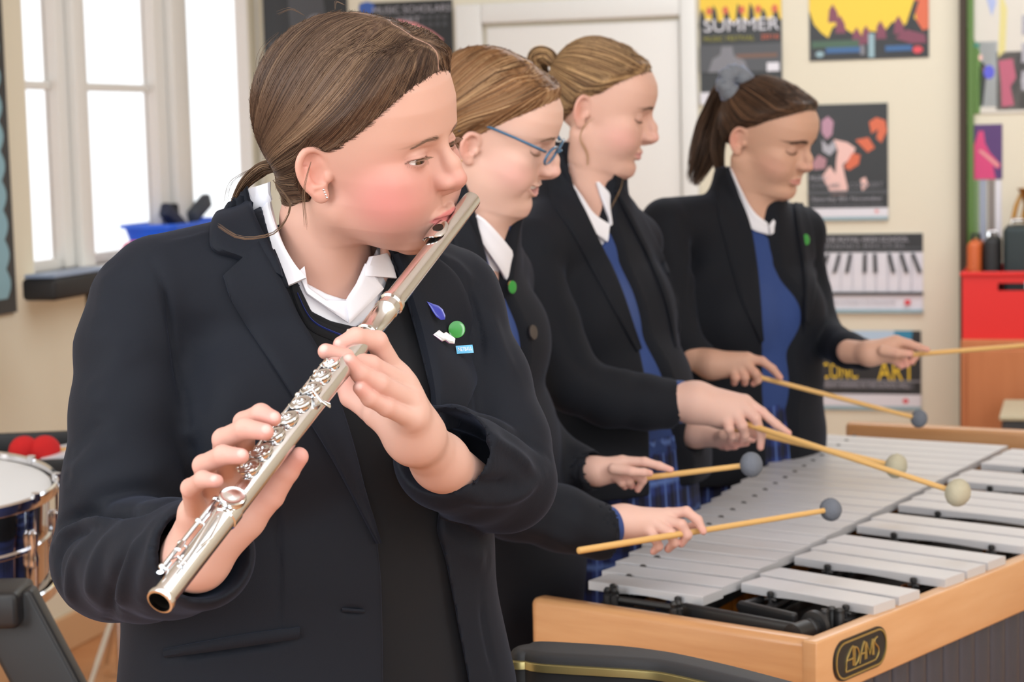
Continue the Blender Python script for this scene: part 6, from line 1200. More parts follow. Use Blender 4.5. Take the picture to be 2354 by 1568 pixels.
# jumper
ju = sub_field(0.010); carve_px(ju, [(500, 300), (640, 560), (690, 662), (716, 716), (760, 738), (818, 752), (862, 718), (884, 660), (905, 600), (960, 300)], 1.85, 0.001, 1.99); sl, c = ju.sub(ju.lo, ju.lo + ju.h * ju.n); ju.comb(sl, (CAM_H - 0.11 - c[2] + 0 * ju.f[sl]).astype(np.float32), 0.0, 'd')
jo = garment('jumper', ju, M_jmp, P1, it=1)
patch('neck_band', [(680, 640), (702, 700), (724, 732), (770, 752), (822, 768)], [(668, 668), (688, 722), (712, 758), (760, 782), (815, 800)], ju, 0.0, 0.0025, M_jmp, jo, 30, 6, y1=1.99)
patch('neck_stripe', [(684, 672), (706, 718), (730, 744), (772, 764), (812, 778)], [(682, 676), (704, 723), (728, 750), (770, 770), (811, 784)], ju, 0.0, 0.0042, M_stripe, jo, 30, 3, y1=1.99)
patch('neck_band', [(822, 768), (868, 724), (892, 668), (910, 620)], [(815, 800), (880, 756), (912, 690), (932, 630)], ju, 0.0, 0.0025, M_jmp, jo, 20, 6, y1=1.99)
patch('neck_stripe', [(826, 776), (874, 734), (900, 676), (918, 620)], [(827, 782), (878, 739), (905, 680), (923, 622)], ju, 0.0, 0.0042, M_stripe, jo, 20, 3, y1=1.99)
# blazer: coat body, sleeves with open cuffs
bl = sub_field(0.019)
RS = [(352, 672, 1.865, 84), (312, 700, 1.855, 100), (300, 800, 1.845, 122), (298, 950, 1.825, 132), (288, 1110, 1.805, 139), (266, 1278, 1.785, 146)]; chain_px(bl, RS, 0.014)
FS = [(266, 1284, 1.785, 146), (330, 1288, 1.725, 142), (392, 1284, 1.675, 137), (458, 1276, 1.625, 131)]; chain_px(bl, FS, 0.010)
LS = [(1022, 690, 2.02, 92), (1052, 740, 2.01, 104), (1098, 880, 1.985, 118), (1140, 1020, 1.955, 122), (1160, 1105, 1.935, 118)]; chain_px(bl, LS, 0.014)
LF = [(1160, 1106, 1.935, 120), (1090, 1078, 1.885, 124), (1028, 1052, 1.840, 126)]; chain_px(bl, LF, 0.008)
# skirts of the coat flare
bl.ecap(Pc(712, 1320, 1.935), 0.168, 0.112, Pc(735, 1640, 1.94), 0.200, 0.132, U1, N1, 0.02)
chain_px(bl, [(405, 1285, 1.665, 84), (482, 1266, 1.588, 112), (570, 1238, 1.50, 122)], 0.006, 'd'); chain_px(bl, [(1085, 1068, 1.875, 84), (1000, 1022, 1.80, 106), (915, 970, 1.72, 116)], 0.006, 'd')
op = [(596, 300), (600, 470), (640, 620), (684, 720), (742, 850), (812, 1040), (866, 1235), (876, 1330), (880, 1480), (882, 1760), (1100, 1760), (1078, 1568), (1050, 1420), (1018, 1250), (1000, 1100), (990, 900), (960, 780), (926, 660), (900, 600), (900, 300)]
# the opening only cuts the coat front, not the sleeves
full = bl.f.copy(); carve_px(bl, op, 1.85, 0.002, 1.99)
arm = bl.copy(); arm.f = np.full_like(full, 0.06); chain_px(arm, RS, 0.014); chain_px(arm, FS, 0.010); chain_px(arm, LS, 0.014); chain_px(arm, LF, 0.008); bl.f = np.minimum(bl.f, np.maximum(arm.f, full))
sl, c = bl.sub(bl.lo, bl.lo + bl.h * bl.n); XX, YY, ZZ = c
folds = [([(114, 1222), (158, 1194), (221, 1178), (327, 1172), (394, 1149)], -0.0075, 0.0065), ([(122, 1258), (150, 1222), (205, 1200), (270, 1190)], 0.0045, 0.0055), ([(138, 1344), (134, 1285), (165, 1236), (225, 1212)], -0.0035, 0.0045), ([(160, 1390), (165, 1300), (205, 1232)], 0.0035, 0.0065),
         ([(205, 1380), (212, 1310), (240, 1250), (280, 1205)], 0.0032, 0.008), ([(252, 1425), (262, 1336), (290, 1277), (325, 1226)], -0.0040, 0.006), ([(276, 1400), (285, 1320), (312, 1255), (350, 1205)], 0.0042, 0.007), ([(330, 1410), (332, 1330), (360, 1240), (385, 1180)], 0.0022, 0.009), ([(160, 1150), (230, 1110), (330, 1090), (400, 1085)], 0.0030, 0.012), ([(158, 1100), (200, 1060), (250, 1010)], 0.0032, 0.010), ([(170, 1040), (205, 1000), (235, 960)], -0.0018, 0.008),
         ([(255, 610), (240, 680), (235, 760)], 0.0025, 0.012), ([(225, 900), (260, 850), (300, 800)], 0.0022, 0.012), ([(345, 595), (372, 650), (392, 740), (412, 860), (430, 980)], -0.0042, 0.0032), ([(430, 990), (440, 1060), (450, 1140)], -0.004, 0.010),
         ([(1000, 925), (1090, 945), (1180, 990), (1262, 1050)], -0.0035, 0.006), ([(985, 960), (1080, 985), (1180, 1040), (1240, 1100)], 0.0035, 0.007), ([(1040, 1130), (1110, 1150), (1190, 1140), (1250, 1090)], 0.004, 0.008), ([(1030, 1080), (1100, 1110), (1180, 1110)], -0.0035, 0.006), ([(1120, 700), (1150, 800), (1185, 880)], 0.003, 0.009), ([(1070, 640), (1100, 740), (1110, 840)], -0.0028, 0.0035),
         ([(1000, 590), (1050, 610), (1090, 660)], 0.002, 0.008), ([(620, 1000), (640, 1200), (640, 1500)], -0.0022, 0.0028), ([(380, 1514), (470, 1500), (580, 1484), (688, 1468)], -0.0045, 0.0035), ([(786, 1404), (812, 1405), (838, 1406)], -0.003, 0.003), ([(470, 700), (440, 850), (450, 1000)], -0.003, 0.018), ([(560, 820), (520, 950), (520, 1100)], 0.0035, 0.02), ([(380, 560), (440, 548), (490, 530)], 0.001, 0.004), ([(1105, 1370), (1115, 1450), (1140, 1560)], -0.002, 0.006), ([(1000, 1200), (1060, 1260), (1120, 1290)], 0.003, 0.012)]
bo = garment('blazer', bl, M_blz, P1, folds, it=1)
# collar and lapels
sb = bl; T1b = sub_field(0.0195)
patch('collar', [(569, 428), (582, 480), (604, 535), (640, 600), (650, 640)], [(540, 462), (490, 505), (487, 570), (545, 594), (590, 612)], T1b, 0.002, 0.0060, M_blz, bo, 40, 16, y1=2.02, roll=0.003)
patch('lapel', [(600, 560), (648, 650), (690, 735), (748, 850), (812, 1030), (868, 1246)], [(513, 634), (532, 690), (580, 770), (660, 890), (760, 1050), (866, 1250)], T1b, 0.001, 0.0055, M_blz, bo, 60, 14, y1=2.0, roll=0.0045)
patch('lapel', [(513, 634), (560, 607), (600, 585), (632, 574)], [(530, 690), (580, 680), (630, 665), (664, 660)], T1b, 0.0, 0.0044, M_blz, bo, 24, 8, y1=2.0, smooth=False)
patch('lapel', [(905, 585), (930, 650), (962, 760), (990, 880), (1000, 990)], [(985, 580), (1052, 640), (1088, 740), (1098, 860), (1050, 980)], T1b, 0.001, 0.0055, M_blz, bo, 50, 14, y1=2.06, roll=0.004)
patch('collar', [(884, 560), (900, 580), (920, 620)], [(975, 560), (1000, 580), (1010, 610)], T1b, 0.0, 0.0055, M_blz, bo, 16, 10, y1=2.06)
patch('pocket_welt', [(376, 1492), (470, 1474), (580, 1455), (690, 1441)], [(380, 1512), (470, 1500), (580, 1484), (688, 1468)], bl, 0.0005, 0.0030, M_blz, bo, 30, 5, smoothsurf=2)
patch('buttonhole', [(786, 1398), (812, 1400), (838, 1402)], [(786, 1406), (812, 1408), (838, 1410)], bl, 0.0, 0.0012, M_blz, bo, 10, 3)
b_, P_b, R_b = disc_on('button', 1041, 1391, bl, 0.0, 0.0055, 0.0095, M_btn, bo, 0.003, 0.1)
# shirt collar
shc = sub_field(0.0125)
co = patch('shirt_collar', [(622, 418), (624, 470), (646, 548), (676, 606), (704, 640)], [(566, 436), (592, 520), (616, 590), (638, 656), (648, 664)], shc, 0.001, 0.0028, M_shirt, P1, 40, 12, y1=2.02, roll=0.003)
patch('shirt_collar', [(700, 612), (708, 660), (750, 690), (797, 692)], [(648, 662), (692, 646), (704, 676), (800, 742)], shc, -0.004, 0.0022, M_shirt, P1, 30, 8, smooth=False, y1=2.02)
patch('shirt_collar', [(850, 590), (840, 612), (838, 634)], [(890, 582), (903, 610), (911, 640)], shc, 0.001, 0.003, M_shirt, P1, 16, 10, smooth=False, y1=2.02, smoothsurf=4)
patch('shirt_collar', [(840, 606), (820, 652), (797, 688)], [(856, 634), (882, 664), (802, 744)], shc, -0.001, 0.0024, M_shirt, P1, 24, 10, smooth=False, y1=2.02, smoothsurf=4)
# earring and wrist band
er = G1; ep = xf(np.array([[-0.008, -0.0815, -0.047]]), pose)[0]
m = MB(); P_, ok = None, None
for k in range(4): V, Q = uvball(AY(744 + 2.6 * k, 436 + 6 * k, 1.795), 0.0011, 6); m.add(V, Q)
m.build('ear_stud', M_chrome, P1, smooth='all')
m = MB(); cw_ = AY(958, 1002, 1.752); dx_ = AY(1012, 1062, 1.80) - AY(950, 995, 1.742); dx_ /= np.linalg.norm(dx_); fr = frame(dx_, (0, 1, 0)); rr_ = RP(62.5, 1.745)
m.tube([cw_ + dx_ * 0.004 + fr[:, 1] * math.cos(a) * rr_ * 1.0 + fr[:, 2] * math.sin(a) * rr_ * 1.0 for a in np.linspace(0, 2 * math.pi, 41)], 0.0013, 8, cap=False); m.build('hair_tie', mat('brown_elastic', rgb(88, 52, 34), 0.5), P1, smooth='all')
# badges on the lapel
M_gr = mat('green_enamel', rgb(30, 142, 52), 0.2, coat=0.6); M_bl = mat('blue_enamel', rgb(34, 48, 160), 0.2, coat=0.6); M_gd = mat('gold_pin', rgb(220, 184, 120), 0.25, metal=1.0); M_sv = mat('silver_pin', rgb(190, 190, 192), 0.3, metal=1.0); M_cy = mat('cyan_enamel', rgb(88, 178, 224), 0.3, coat=0.4)
def badge(label, px, py, rx, ry, m1, mr, rot=0, outline=None, th=0.0016, off=0.0108):
    o, P, R = disc_on('badge', px, py, T1b, off, rx, ry, m1, None, th, 0.35, rot, outline=outline, mrim=mr, y1=2.06, face=0.6); tag(o, label, 'badge', 'badges on the blazer lapel'); return o, P, R
badge('round green enamel badge on the flute player\'s lapel', 1049, 758, 0.0088, 0.0082, M_gr, M_gd, 0.5)
badge('blue and gold shield shaped pin at the top of the lapel badges', 1001, 714, 0.0070, 0.0125, M_bl, M_gd, 0.75, [(0, 1), (0.35, 0.55), (0.75, 0.1), (0.8, -0.35), (0.45, -0.8), (0, -1), (-0.45, -0.8), (-0.6, -0.35), (-0.45, 0.1), (-0.2, 0.6)])
badge('small silver and pink lettered pin left of the green badge', 1021, 778, 0.0068, 0.0108, M_sv, mat('pink_enamel', rgb(226, 150, 196), 0.3), 0.85, [(-0.6, 1), (0.5, 0.8), (0.5, 0.3), (0.9, 0.2), (0.9, -0.8), (0.2, -1), (-0.2, -0.6), (-0.2, -0.2), (-0.6, 0)])
o, P, R = badge('pale blue NETBALL bar badge below the green badge', 1067, 804, 0.0088, 0.0040, M_cy, M_sv, 0.0, [(-1, 1), (1, 1), (1, -1), (-1, -1)])
text_mesh('lettering', 'NETBALL', 0.0054, R, P + R[:, 2] * 0.0023, M_shirt, o, 0.0001, sx=0.66)
print('P1', _t.time() - _t0)
# ------------------------------------------------------------------ flute
FA_ = AY(1086, 458, 1.900); FB_ = AY(367, 1384, 1.420); fax = FB_ - FA_; FL = np.linalg.norm(fax); fax /= FL
M_flu = mat('silver_plate', rgb(234, 236, 238), 0.15, metal=1.0, aniso=1); M_flud = mat('dark_bore', rgb(28, 24, 20), 0.4, metal=0.3)
FLT = empty('flute', FA_ + fax * FL * 0.5); tag(FLT, 'silver flute held slanting across the nearest person\'s chest', 'flute')
camd = CC - (FA_ + FB_) / 2; camd /= np.linalg.norm(camd); camd -= fax * (camd @ fax); camd /= np.linalg.norm(camd); side = np.cross(fax, camd); 
q0 = proj(FA_ + fax * FL / 2); q1 = proj(FA_ + fax * FL / 2 + side * 0.02); side = side if q1[0] < q0[0] else -side     # towards upper left in the picture
def FD(deg): a = math.radians(deg); return camd * math.cos(a) + side * math.sin(a)     # 0 faces the lens, 90 upper left edge
def FP(s, deg=0.0, r=0.0): return FA_ + fax * s + FD(deg) * r
TR = 0.0094
m = MB(); m.lathe(FA_, fax, [(-0.001, 0.004), (0.0, 0.0072), (0.001, 0.0084), (0.004, 0.0087), (0.05, 0.0087), (0.19, TR)], 40); hj = m.build('head_joint', M_flu, FLT, smooth=True)
bs = 0.205; m = MB(); m.lathe(FA_, fax, [(bs - 0.022, TR), (bs - 0.0215, TR + 0.0018), (bs - 0.0165, TR + 0.0022), (bs - 0.015, TR + 0.0006), (bs - 0.008, TR + 0.0006), (bs - 0.007, TR + 0.0014), (bs - 0.005, TR + 0.0014), (bs - 0.004, TR + 0.0008), (bs + 0.030, TR + 0.0008), (bs + 0.031, TR + 0.0014), (bs + 0.033, TR + 0.0014), (bs + 0.034, TR)], 40, cap=False); m.build('barrel', M_flu, FLT, smooth=True)
m = MB(); m.lathe(FA_, fax, [(0.19, TR), (FL - 0.11, TR), (FL - 0.109, TR + 0.0010), (FL - 0.098, TR + 0.0010), (FL - 0.097, TR), (FL - 0.006, TR), (FL - 0.005, TR + 0.0012), (FL - 0.002, TR + 0.0016), (FL, TR + 0.0010), (FL + 0.0005, TR - 0.0006), (FL - 0.004, TR - 0.0010), (FL - 0.10, TR - 0.0010)], 48, cap=False); m.build('body_tube', M_flu, FLT, smooth=True)
m = MB(); m.lathe(FA_, fax, [(FL - 0.003, TR - 0.00105), (FL - 0.12, TR - 0.00115), (FL - 0.12, 0.0001)], 32, cap=False); m.build('bore', M_flud, FLT, smooth=True)
# lip plate with its hole
sc0 = 0.078; m = MB(); nu_, nv_ = 24, 18; V = []; ang0 = 62
for j in range(nv_ + 1):
    for i in range(nu_ + 1):
        u = -1 + 2 * i / nu_; v = -1 + 2 * j / nv_; k = math.sqrt(max(0, 1 - abs(v) ** 2.4)); V.append(FA_ + fax * (sc0 + u * 0.0155 * k) + FD(ang0 + v * 62) * (0.0128 + 0.0018 * (1 - v * v) - 0.0012 * u * u * k))
n = len(V); Vi = [FA_ + fax * ((np.array(p) - FA_) @ fax) + ((np.array(p) - FA_) - fax * ((np.array(p) - FA_) @ fax)) * 0.93 for p in V]; Fs = []
w_ = nu_ + 1
for j in range(nv_):
    for i in range(nu_): a = j * w_ + i; Fs += [(a, a + 1, a + w_ + 1, a + w_), (n + a + w_, n + a + w_ + 1, n + a + 1, n + a)]
rim = [i for i in range(w_)] + [j * w_ + nu_ for j in range(1, nv_ + 1)] + [nv_ * w_ + i for i in range(nu_ - 1, -1, -1)] + [j * w_ for j in range(nv_ - 1, 0, -1)]
for i in range(len(rim)): a, b = rim[i], rim[(i + 1) % len(rim)]; Fs.append((b, a, n + a, n + b))
m.add(V + Vi, Fs); lp = m.build('lip_plate', M_flu, FLT, smooth=True)
m = MB(); hd = FD(40); fr = np.stack([fax, np.cross(hd, fax), hd], 1); c = FA_ + fax * sc0 + hd * 0.0143; m.prism([(0.0058 * math.cos(t), 0.0048 * math.sin(t)) for t in np.linspace(0, 2 * math.pi, 24, endpoint=False)], -0.004, 0.0004, fr, c); m.build('blow_hole', M_flud, lp, smooth=True)
# key cups on pedestals, rods and posts
def s_of(px, py):      # distance along the tube for a pixel near it
    best = min(np.linspace(0, FL, 600), key=lambda s: (lambda q: (q[0] - px) ** 2 + (q[1] - py) ** 2)(proj(FP(s, KD, 0.012)))); return best
KD = 52
cups = [(762, 835, 0.0068, 52), (738, 862, 0.0080, 52), (715, 890, 0.0080, 50), (690, 924, 0.0082, 48), (662, 962, 0.0084, 52), (634, 1002, 0.0084, 54), (606, 1040, 0.0084, 54), (578, 1078, 0.0082, 52)]
for (px, py, r, dg) in cups:
    r *= 1.14; KD = dg; s = s_of(px, py); d = FD(dg); m = MB(); c = FP(s)
    m.lathe(c, d, [(TR - 0.001, r * 0.9), (TR + 0.0012, r * 0.92), (TR + 0.0014, r * 0.8)], 26, cap=False); m.build('tone_hole', M_flu, FLT, smooth=True)
    m = MB(); m.lathe(c, d, [(TR + 0.0020, r * 0.2), (TR + 0.0020, r * 0.97), (TR + 0.0024, r * 1.02), (TR + 0.0034, r), (TR + 0.0040, r * 0.88), (TR + 0.0037, r * 0.74), (TR + 0.0036, r * 0.46), (TR + 0.0041, r * 0.38), (TR + 0.0028, r * 0.28), (TR + 0.0028, 0.0001)], 28, cap=False); kc_ = m.build('key_cup', M_flu, FLT, smooth=True)
    m = MB(); rod = FP(s, 100, TR + 0.0050); m.tube([rod, rod * 0.5 + (c + d * (TR + 0.0042)) * 0.5 + FD(80) * 0.0012, c + d * (TR + 0.0041) + FD(100) * r * 0.45], [0.0021, 0.0017, 0.0012], 8); m.build('key_arm', M_flu, kc_, smooth=True)
# big low keys on the foot
for (px, py, r, dg) in ((541, 1148, 0.0104, 24),):
    KD = dg; s = s_of(px, py); d = FD(dg); m = MB(); c = FP(s); m.lathe(c, d, [(TR + 0.0018, r * 0.2), (TR + 0.0018, r * 0.98), (TR + 0.0026, r * 1.03), (TR + 0.0042, r * 1.02), (TR + 0.0052, r * 0.90), (TR + 0.0048, r * 0.82), (TR + 0.0050, r * 0.5), (TR + 0.0052, 0.0001)], 32, cap=False); m.build('key_cup', M_flu, FLT, smooth=True)
    m = MB(); m.lathe(c, d, [(TR - 0.001, r * 0.94), (TR + 0.0014, r * 0.94), (TR + 0.0014, r * 0.8)], 26, cap=False); m.build('tone_hole', M_flu, FLT, smooth=True)
KD = 100
for (a, b) in (((778, 812), (640, 960)), ((648, 985), (560, 1085)), ((500, 1150), (372, 1300))):
    sa_, sb_ = s_of(*a), s_of(*b); m = MB(); m.tube([FP(sa_, 100, TR + 0.0050), FP(sb_, 100, TR + 0.0050)], 0.0018, 10); 
    m.build('key_rod', M_flu, FLT, smooth=True)
    for s in np.linspace(sa_, sb_, 4 if sb_ - sa_ > 0.05 else 3):
        m = MB(); m.tube([FP(s, 100, TR - 0.001), FP(s, 100, TR + 0.0045)], 0.0013, 8); V, Q = uvball(FP(s, 100, TR + 0.0054), 0.0027, 8); m.add(V, Q); m.build('post', M_flu, FLT, smooth='all')
# trill lever, D sharp lever and foot levers
KD = 50
s = s_of(700, 905); m = MB(); m.tube([FP(s, 66, TR + 0.004), FP(s - 0.004, 30, TR + 0.006), FP(s + 0.002, -15, TR + 0.006), FP(s - 0.004, -45, TR + 0.0055)], [0.0016, 0.0018, 0.0024, 0.0034], 10, flat=0.5); m.build('lever', M_flu, FLT, smooth=True)
s = s_of(806, 752); m = MB(); m.tube([FP(s, 70, TR + 0.001), FP(s, 75, TR + 0.005), FP(s + 0.008, 70, TR + 0.005)], 0.0019, 8); V, Q = uvball(FP(s, 78, TR + 0.005), 0.0024, 8); m.add(V, Q); m.build('post', M_flu, FLT, smooth='all')
for (pts, rr) in (([(478, 1148), (462, 1172), (448, 1190)], 0.0030), ([(500, 1170), (470, 1215), (440, 1262), (410, 1300)], 0.0014), ([(512, 1180), (485, 1225), (460, 1250)], 0.0014), ([(420, 1240), (408, 1262)], 0.0034), ([(372, 1275), (364, 1298), (368, 1316)], 0.0032), ([(392, 1268), (410, 1282), (430, 1288)], 0.0012)):
    m = MB(); P = []
    for i, (px, py) in enumerate(pts):
        s = min(np.linspace(0, FL, 800), key=lambda s_: abs(proj(FP(s_, 75, 0.014))[1] - py)); best = min(np.linspace(-20, 120, 71), key=lambda dg: abs(proj(FP(s, dg, TR + 0.0045))[0] - px)); P.append(FP(s, best, TR + 0.0045))
    m.tube(P, [rr * 0.8] + [rr] * (len(P) - 2) + [rr * 0.8], 10, flat=0.55); m.build('lever', M_flu, FLT, smooth=True)
# ------------------------------------------------------------------ the three mallet players
_t0 = _t.time()
def swb(P, i):
    d = np.zeros_like(P); near = np.clip((P[:, 2] - 0.03) / 0.08, 0, 1); d[:, 1] = np.where(P[:, 1] < 0.0, -1, 1) * near * 0.7; d[:, 2] = -0.6 * near; d[:, 0] = -0.2; return d
def swu(P, i):
    d = np.zeros_like(P); d[:, 2] = 0.25 * np.clip((P[:, 0] + 0.02) / 0.08, 0, 1); d[:, 0] = -0.2; return d
HL = [-.12, -.09, -.06, -.035, -.022, -.008, .012, .03, .05, .07, .085, .1]
Y2, Y3, Y4 = 2.72, 3.25, 3.70
s2 = dict(label='smiling person in blue glasses and navy blazer, playing just behind the flute player', N=(0.90, -0.43), neck=[(1105, 430, Y2 + 0.01), (1052, 600, Y2 + 0.03)], chest_skin=(1075, 650, Y2 + 0.02), neckbase=(1050, 590, Y2 + 0.04), seed=3,
    head=dict(pose=head_pose(1122, 286, Y2, 8, 23, -8, 1.03, 0.91, 0.80, 0.78), h=0.0021, w=0.98, nose=(0.1115, 0, -0.027), eyeopen=0.0, liner=0.7, smile=0.009, smilefold=0.0035, pull=-0.0055, open=0.0062, mw=0.031, mx=0.0885, mz=-0.062, skin=(0.74, 0.47, 0.38), flush=(0.84, 0.40, 0.38), flushamt=0.45, lip=(0.74, 0.33, 0.30), browcol=(0.34, 0.20, 0.13), browamt=0.5, browth=0.8,
        hairline=(HL, [-.100, -.095, -.085, -.060, -.035, -.014, .008, .032, .056, .078, .094, .104]), hthick=0.012, tie=(-0.09, 0.0, -0.085), haircol=(0.29, 0.135, 0.055), hairdark=(0.13, 0.066, 0.034), hairlight=(0.54, 0.34, 0.18), swirl=swb, steps=20, step=0.009, loft=0.0012, rad=0.0007, ear=(-0.002, -0.026), ears=0.72,
        wisps=[(((1096, 262, Y2 - 0.07), (1080, 290, Y2 - 0.075), (1074, 322, Y2 - 0.075)), 0.0004, 8, 0.0015)]), nstr=4200,
    torso=[(1020, 640, Y2 + 0.04, 0.125, 0.075), (1012, 790, Y2 + 0.04, 0.145, 0.098), (1062, 1020, Y2 + 0.07, 0.145, 0.095), (1108, 1290, Y2 + 0.14, 0.160, 0.105), (1110, 1480, Y2 + 0.16, 0.165, 0.108)], flare=0.03, sr=(0.155, 0.19),
    shoulders=[(900, 640, Y2 - 0.08, 62), (1140, 640, Y2 + 0.17, 55)],
    arms=[[(880, 660, Y2 - 0.10, 82), (960, 900, Y2 - 0.16, 84), (1040, 1110, Y2 - 0.18, 82), (1180, 1160, Y2 - 0.16, 80), (1290, 1192, Y2 - 0.13, 74), (1378, 1222, Y2 - 0.11, 68)], [(1150, 650, Y2 + 0.18, 62), (1200, 950, Y2 + 0.19, 62), (1260, 1040, Y2 + 0.16, 58), (1352, 1082, Y2 + 0.12, 50)]],
    tunnels=[[(1350, 1208, Y2 - 0.12, 50), (1460, 1238, Y2 - 0.09, 60)], [(1340, 1076, Y2 + 0.12, 38), (1420, 1092, Y2 + 0.10, 44)]],
    cuffs=[[(1370, 1206, Y2 - 0.115, 46), (1398, 1209, Y2 - 0.11, 47)]],
    hands=[dict(fingers=[[(1538, 1182, 2.62, 15), (1578, 1176, 2.61, 12.5), (1604, 1196, 2.605, 11.5), (1617, 1222, 2.60, 9)], [(1525, 1195, 2.615, 15), (1566, 1206, 2.60, 13), (1580, 1230, 2.60, 12), (1566, 1250, 2.605, 10)], [(1508, 1205, 2.61, 15), (1541, 1226, 2.595, 13), (1550, 1248, 2.60, 11.5), (1536, 1262, 2.61, 10)], [(1490, 1212, 2.61, 14), (1506, 1238, 2.60, 12), (1514, 1256, 2.605, 11), (1502, 1268, 2.61, 9)], [(1480, 1200, 2.64, 16), (1530, 1220, 2.66, 13), (1575, 1214, 2.66, 11), (1600, 1208, 2.65, 10)]],
        palm=[[(1434, 1202, 2.62, 37), (1530, 1188, 2.62, 20)], [(1434, 1202, 2.62, 36), (1515, 1202, 2.62, 21)], [(1434, 1204, 2.62, 35), (1500, 1212, 2.62, 20)], [(1434, 1204, 2.62, 34), (1484, 1218, 2.62, 19)], [(1440, 1202, 2.62, 36), (1380, 1200, 2.61, 38)]], kp=0.01),
      dict(fingers=[[(1432, 1062, 2.83, 14), (1482, 1062, 2.82, 11.5), (1515, 1071, 2.815, 10), (1542, 1080, 2.81, 8)], [(1430, 1078, 2.83, 13), (1460, 1092, 2.81, 11), (1478, 1104, 2.81, 10), (1466, 1126, 2.815, 8)], [(1420, 1086, 2.82, 13), (1446, 1106, 2.81, 11), (1452, 1116, 2.82, 10)], [(1410, 1092, 2.82, 12), (1430, 1110, 2.81, 10), (1436, 1118, 2.82, 9)], [(1410, 1078, 2.80, 14), (1450, 1084, 2.79, 11.5), (1480, 1086, 2.79, 10), (1494, 1088, 2.795, 8.5)]],
        palm=[[(1372, 1084, 2.83, 29), (1428, 1064, 2.83, 17)], [(1372, 1084, 2.83, 28), (1424, 1080, 2.83, 18)], [(1372, 1084, 2.83, 28), (1410, 1092, 2.83, 17)], [(1376, 1084, 2.83, 28), (1330, 1074, 2.84, 30)]], kp=0.009)],
    ymid=Y2 - 0.06, v_shirt=[(1040, 380), (1100, 500), (1128, 590), (1150, 600), (1150, 480), (1130, 380)], v_jumper=[(1040, 380), (1110, 560), (1150, 690), (1178, 650), (1172, 540), (1150, 380)],
    opening=[(1060, 380), (1096, 500), (1130, 640), (1170, 800), (1200, 1000), (1230, 1250), (1250, 1600), (1500, 1600), (1440, 1200), (1330, 900), (1250, 700), (1215, 560), (1180, 380)], cutd=0.06, hem=0.76,
    lapels=[([(1066, 480), (1100, 560), (1132, 660), (1168, 780), (1200, 960)], [(1040, 540), (1060, 640), (1092, 740), (1140, 860), (1196, 970)], 0.004)],
    collars=[([(1096, 492), (1118, 508), (1150, 545), (1182, 588)], [(1088, 510), (1110, 560), (1150, 620), (1166, 650)])],
    folds=[([(1200, 1110), (1280, 1150), (1350, 1190)], -0.003, 0.008), ([(1180, 1200), (1270, 1230), (1340, 1262)], 0.003, 0.010)])
r2 = student(s2)
# glasses
gm = mat('blue_frame', rgb(60, 104, 138), 0.25, coat=0.5); ps = s2['head']['pose']; G_ = empty('glasses', xf(np.array([[0.09, 0, 0.0]]), ps)[0]); tag(G_, 'blue framed glasses worn by the smiling person', 'glasses')
L2W = lambda x, y, z: xf(np.array([[x, y, z]]), ps)[0]
for sg in (-1, 1):
    lm = MB(); cpts = [L2W(0.0985 - 0.36 * abs(sg * 0.033 + 0.024 * math.cos(a)) ** 1.5 + 0.10 * 0.013 * math.sin(a), sg * 0.033 + 0.0235 * math.cos(a), -0.001 + 0.0135 * math.sin(a)) for a in np.linspace(0, 2 * math.pi, 33)]
    lm.tube(cpts, 0.0019, 8, cap=False); ri = lm.build('rim', gm, G_, smooth='all')
    lm = MB(); lm.add(cpts[:-1], [tuple(range(32))]); lm.add([c + ps[0][:, 0] * 0.001 for c in cpts[:-1]], [tuple(range(31, -1, -1))]); lm.build('lens', M_glass, ri)
    lm = MB(); lm.tube([L2W(0.0900, sg * 0.0575, 0.006), L2W(0.083, sg * 0.0675, 0.009), L2W(0.05, sg * 0.0735, 0.012), L2W(0.015, sg * 0.0755, 0.013), L2W(-0.012, sg * 0.0775, 0.010), L2W(-0.024, sg * 0.078, -0.008)], [0.0030, 0.0032, 0.0028, 0.0026, 0.0024, 0.002], 8, flat=0.6); lm.build('temple_arm', gm, G_, smooth='all')
lm = MB(); lm.tube([L2W(0.101, -0.0085, 0.002), L2W(0.1035, 0, 0.0045), L2W(0.101, 0.0085, 0.002)], 0.0013, 8); lm.build('bridge', gm, G_, smooth='all')
lm = MB(); cz_ = [L2W(0.0855 - 0.0085 * (t * t), t * 0.027, -0.0600 + 0.0068 * t * t) for t in np.linspace(-1, 1, 13)]; lm.tube(cz_, [0.0034] * 13, 8, flat=1.0); lm.build('teeth', mat('teeth', rgb(236, 232, 226), 0.25), r2, smooth='all')
q_ = np.array((-0.006, -0.10, -0.0475))
while s2['G'].sample(q_[None])[0] > 0 and q_[1] < -0.05: q_ = q_ + (0, 0.0005, 0)
lm = MB(); V, Q = uvball(xf(q_[None] * [1, 1, 1], ps)[0], 0.0018, 8); lm.add(V, Q); lm.build('ear_stud', M_gd, r2, smooth='all')
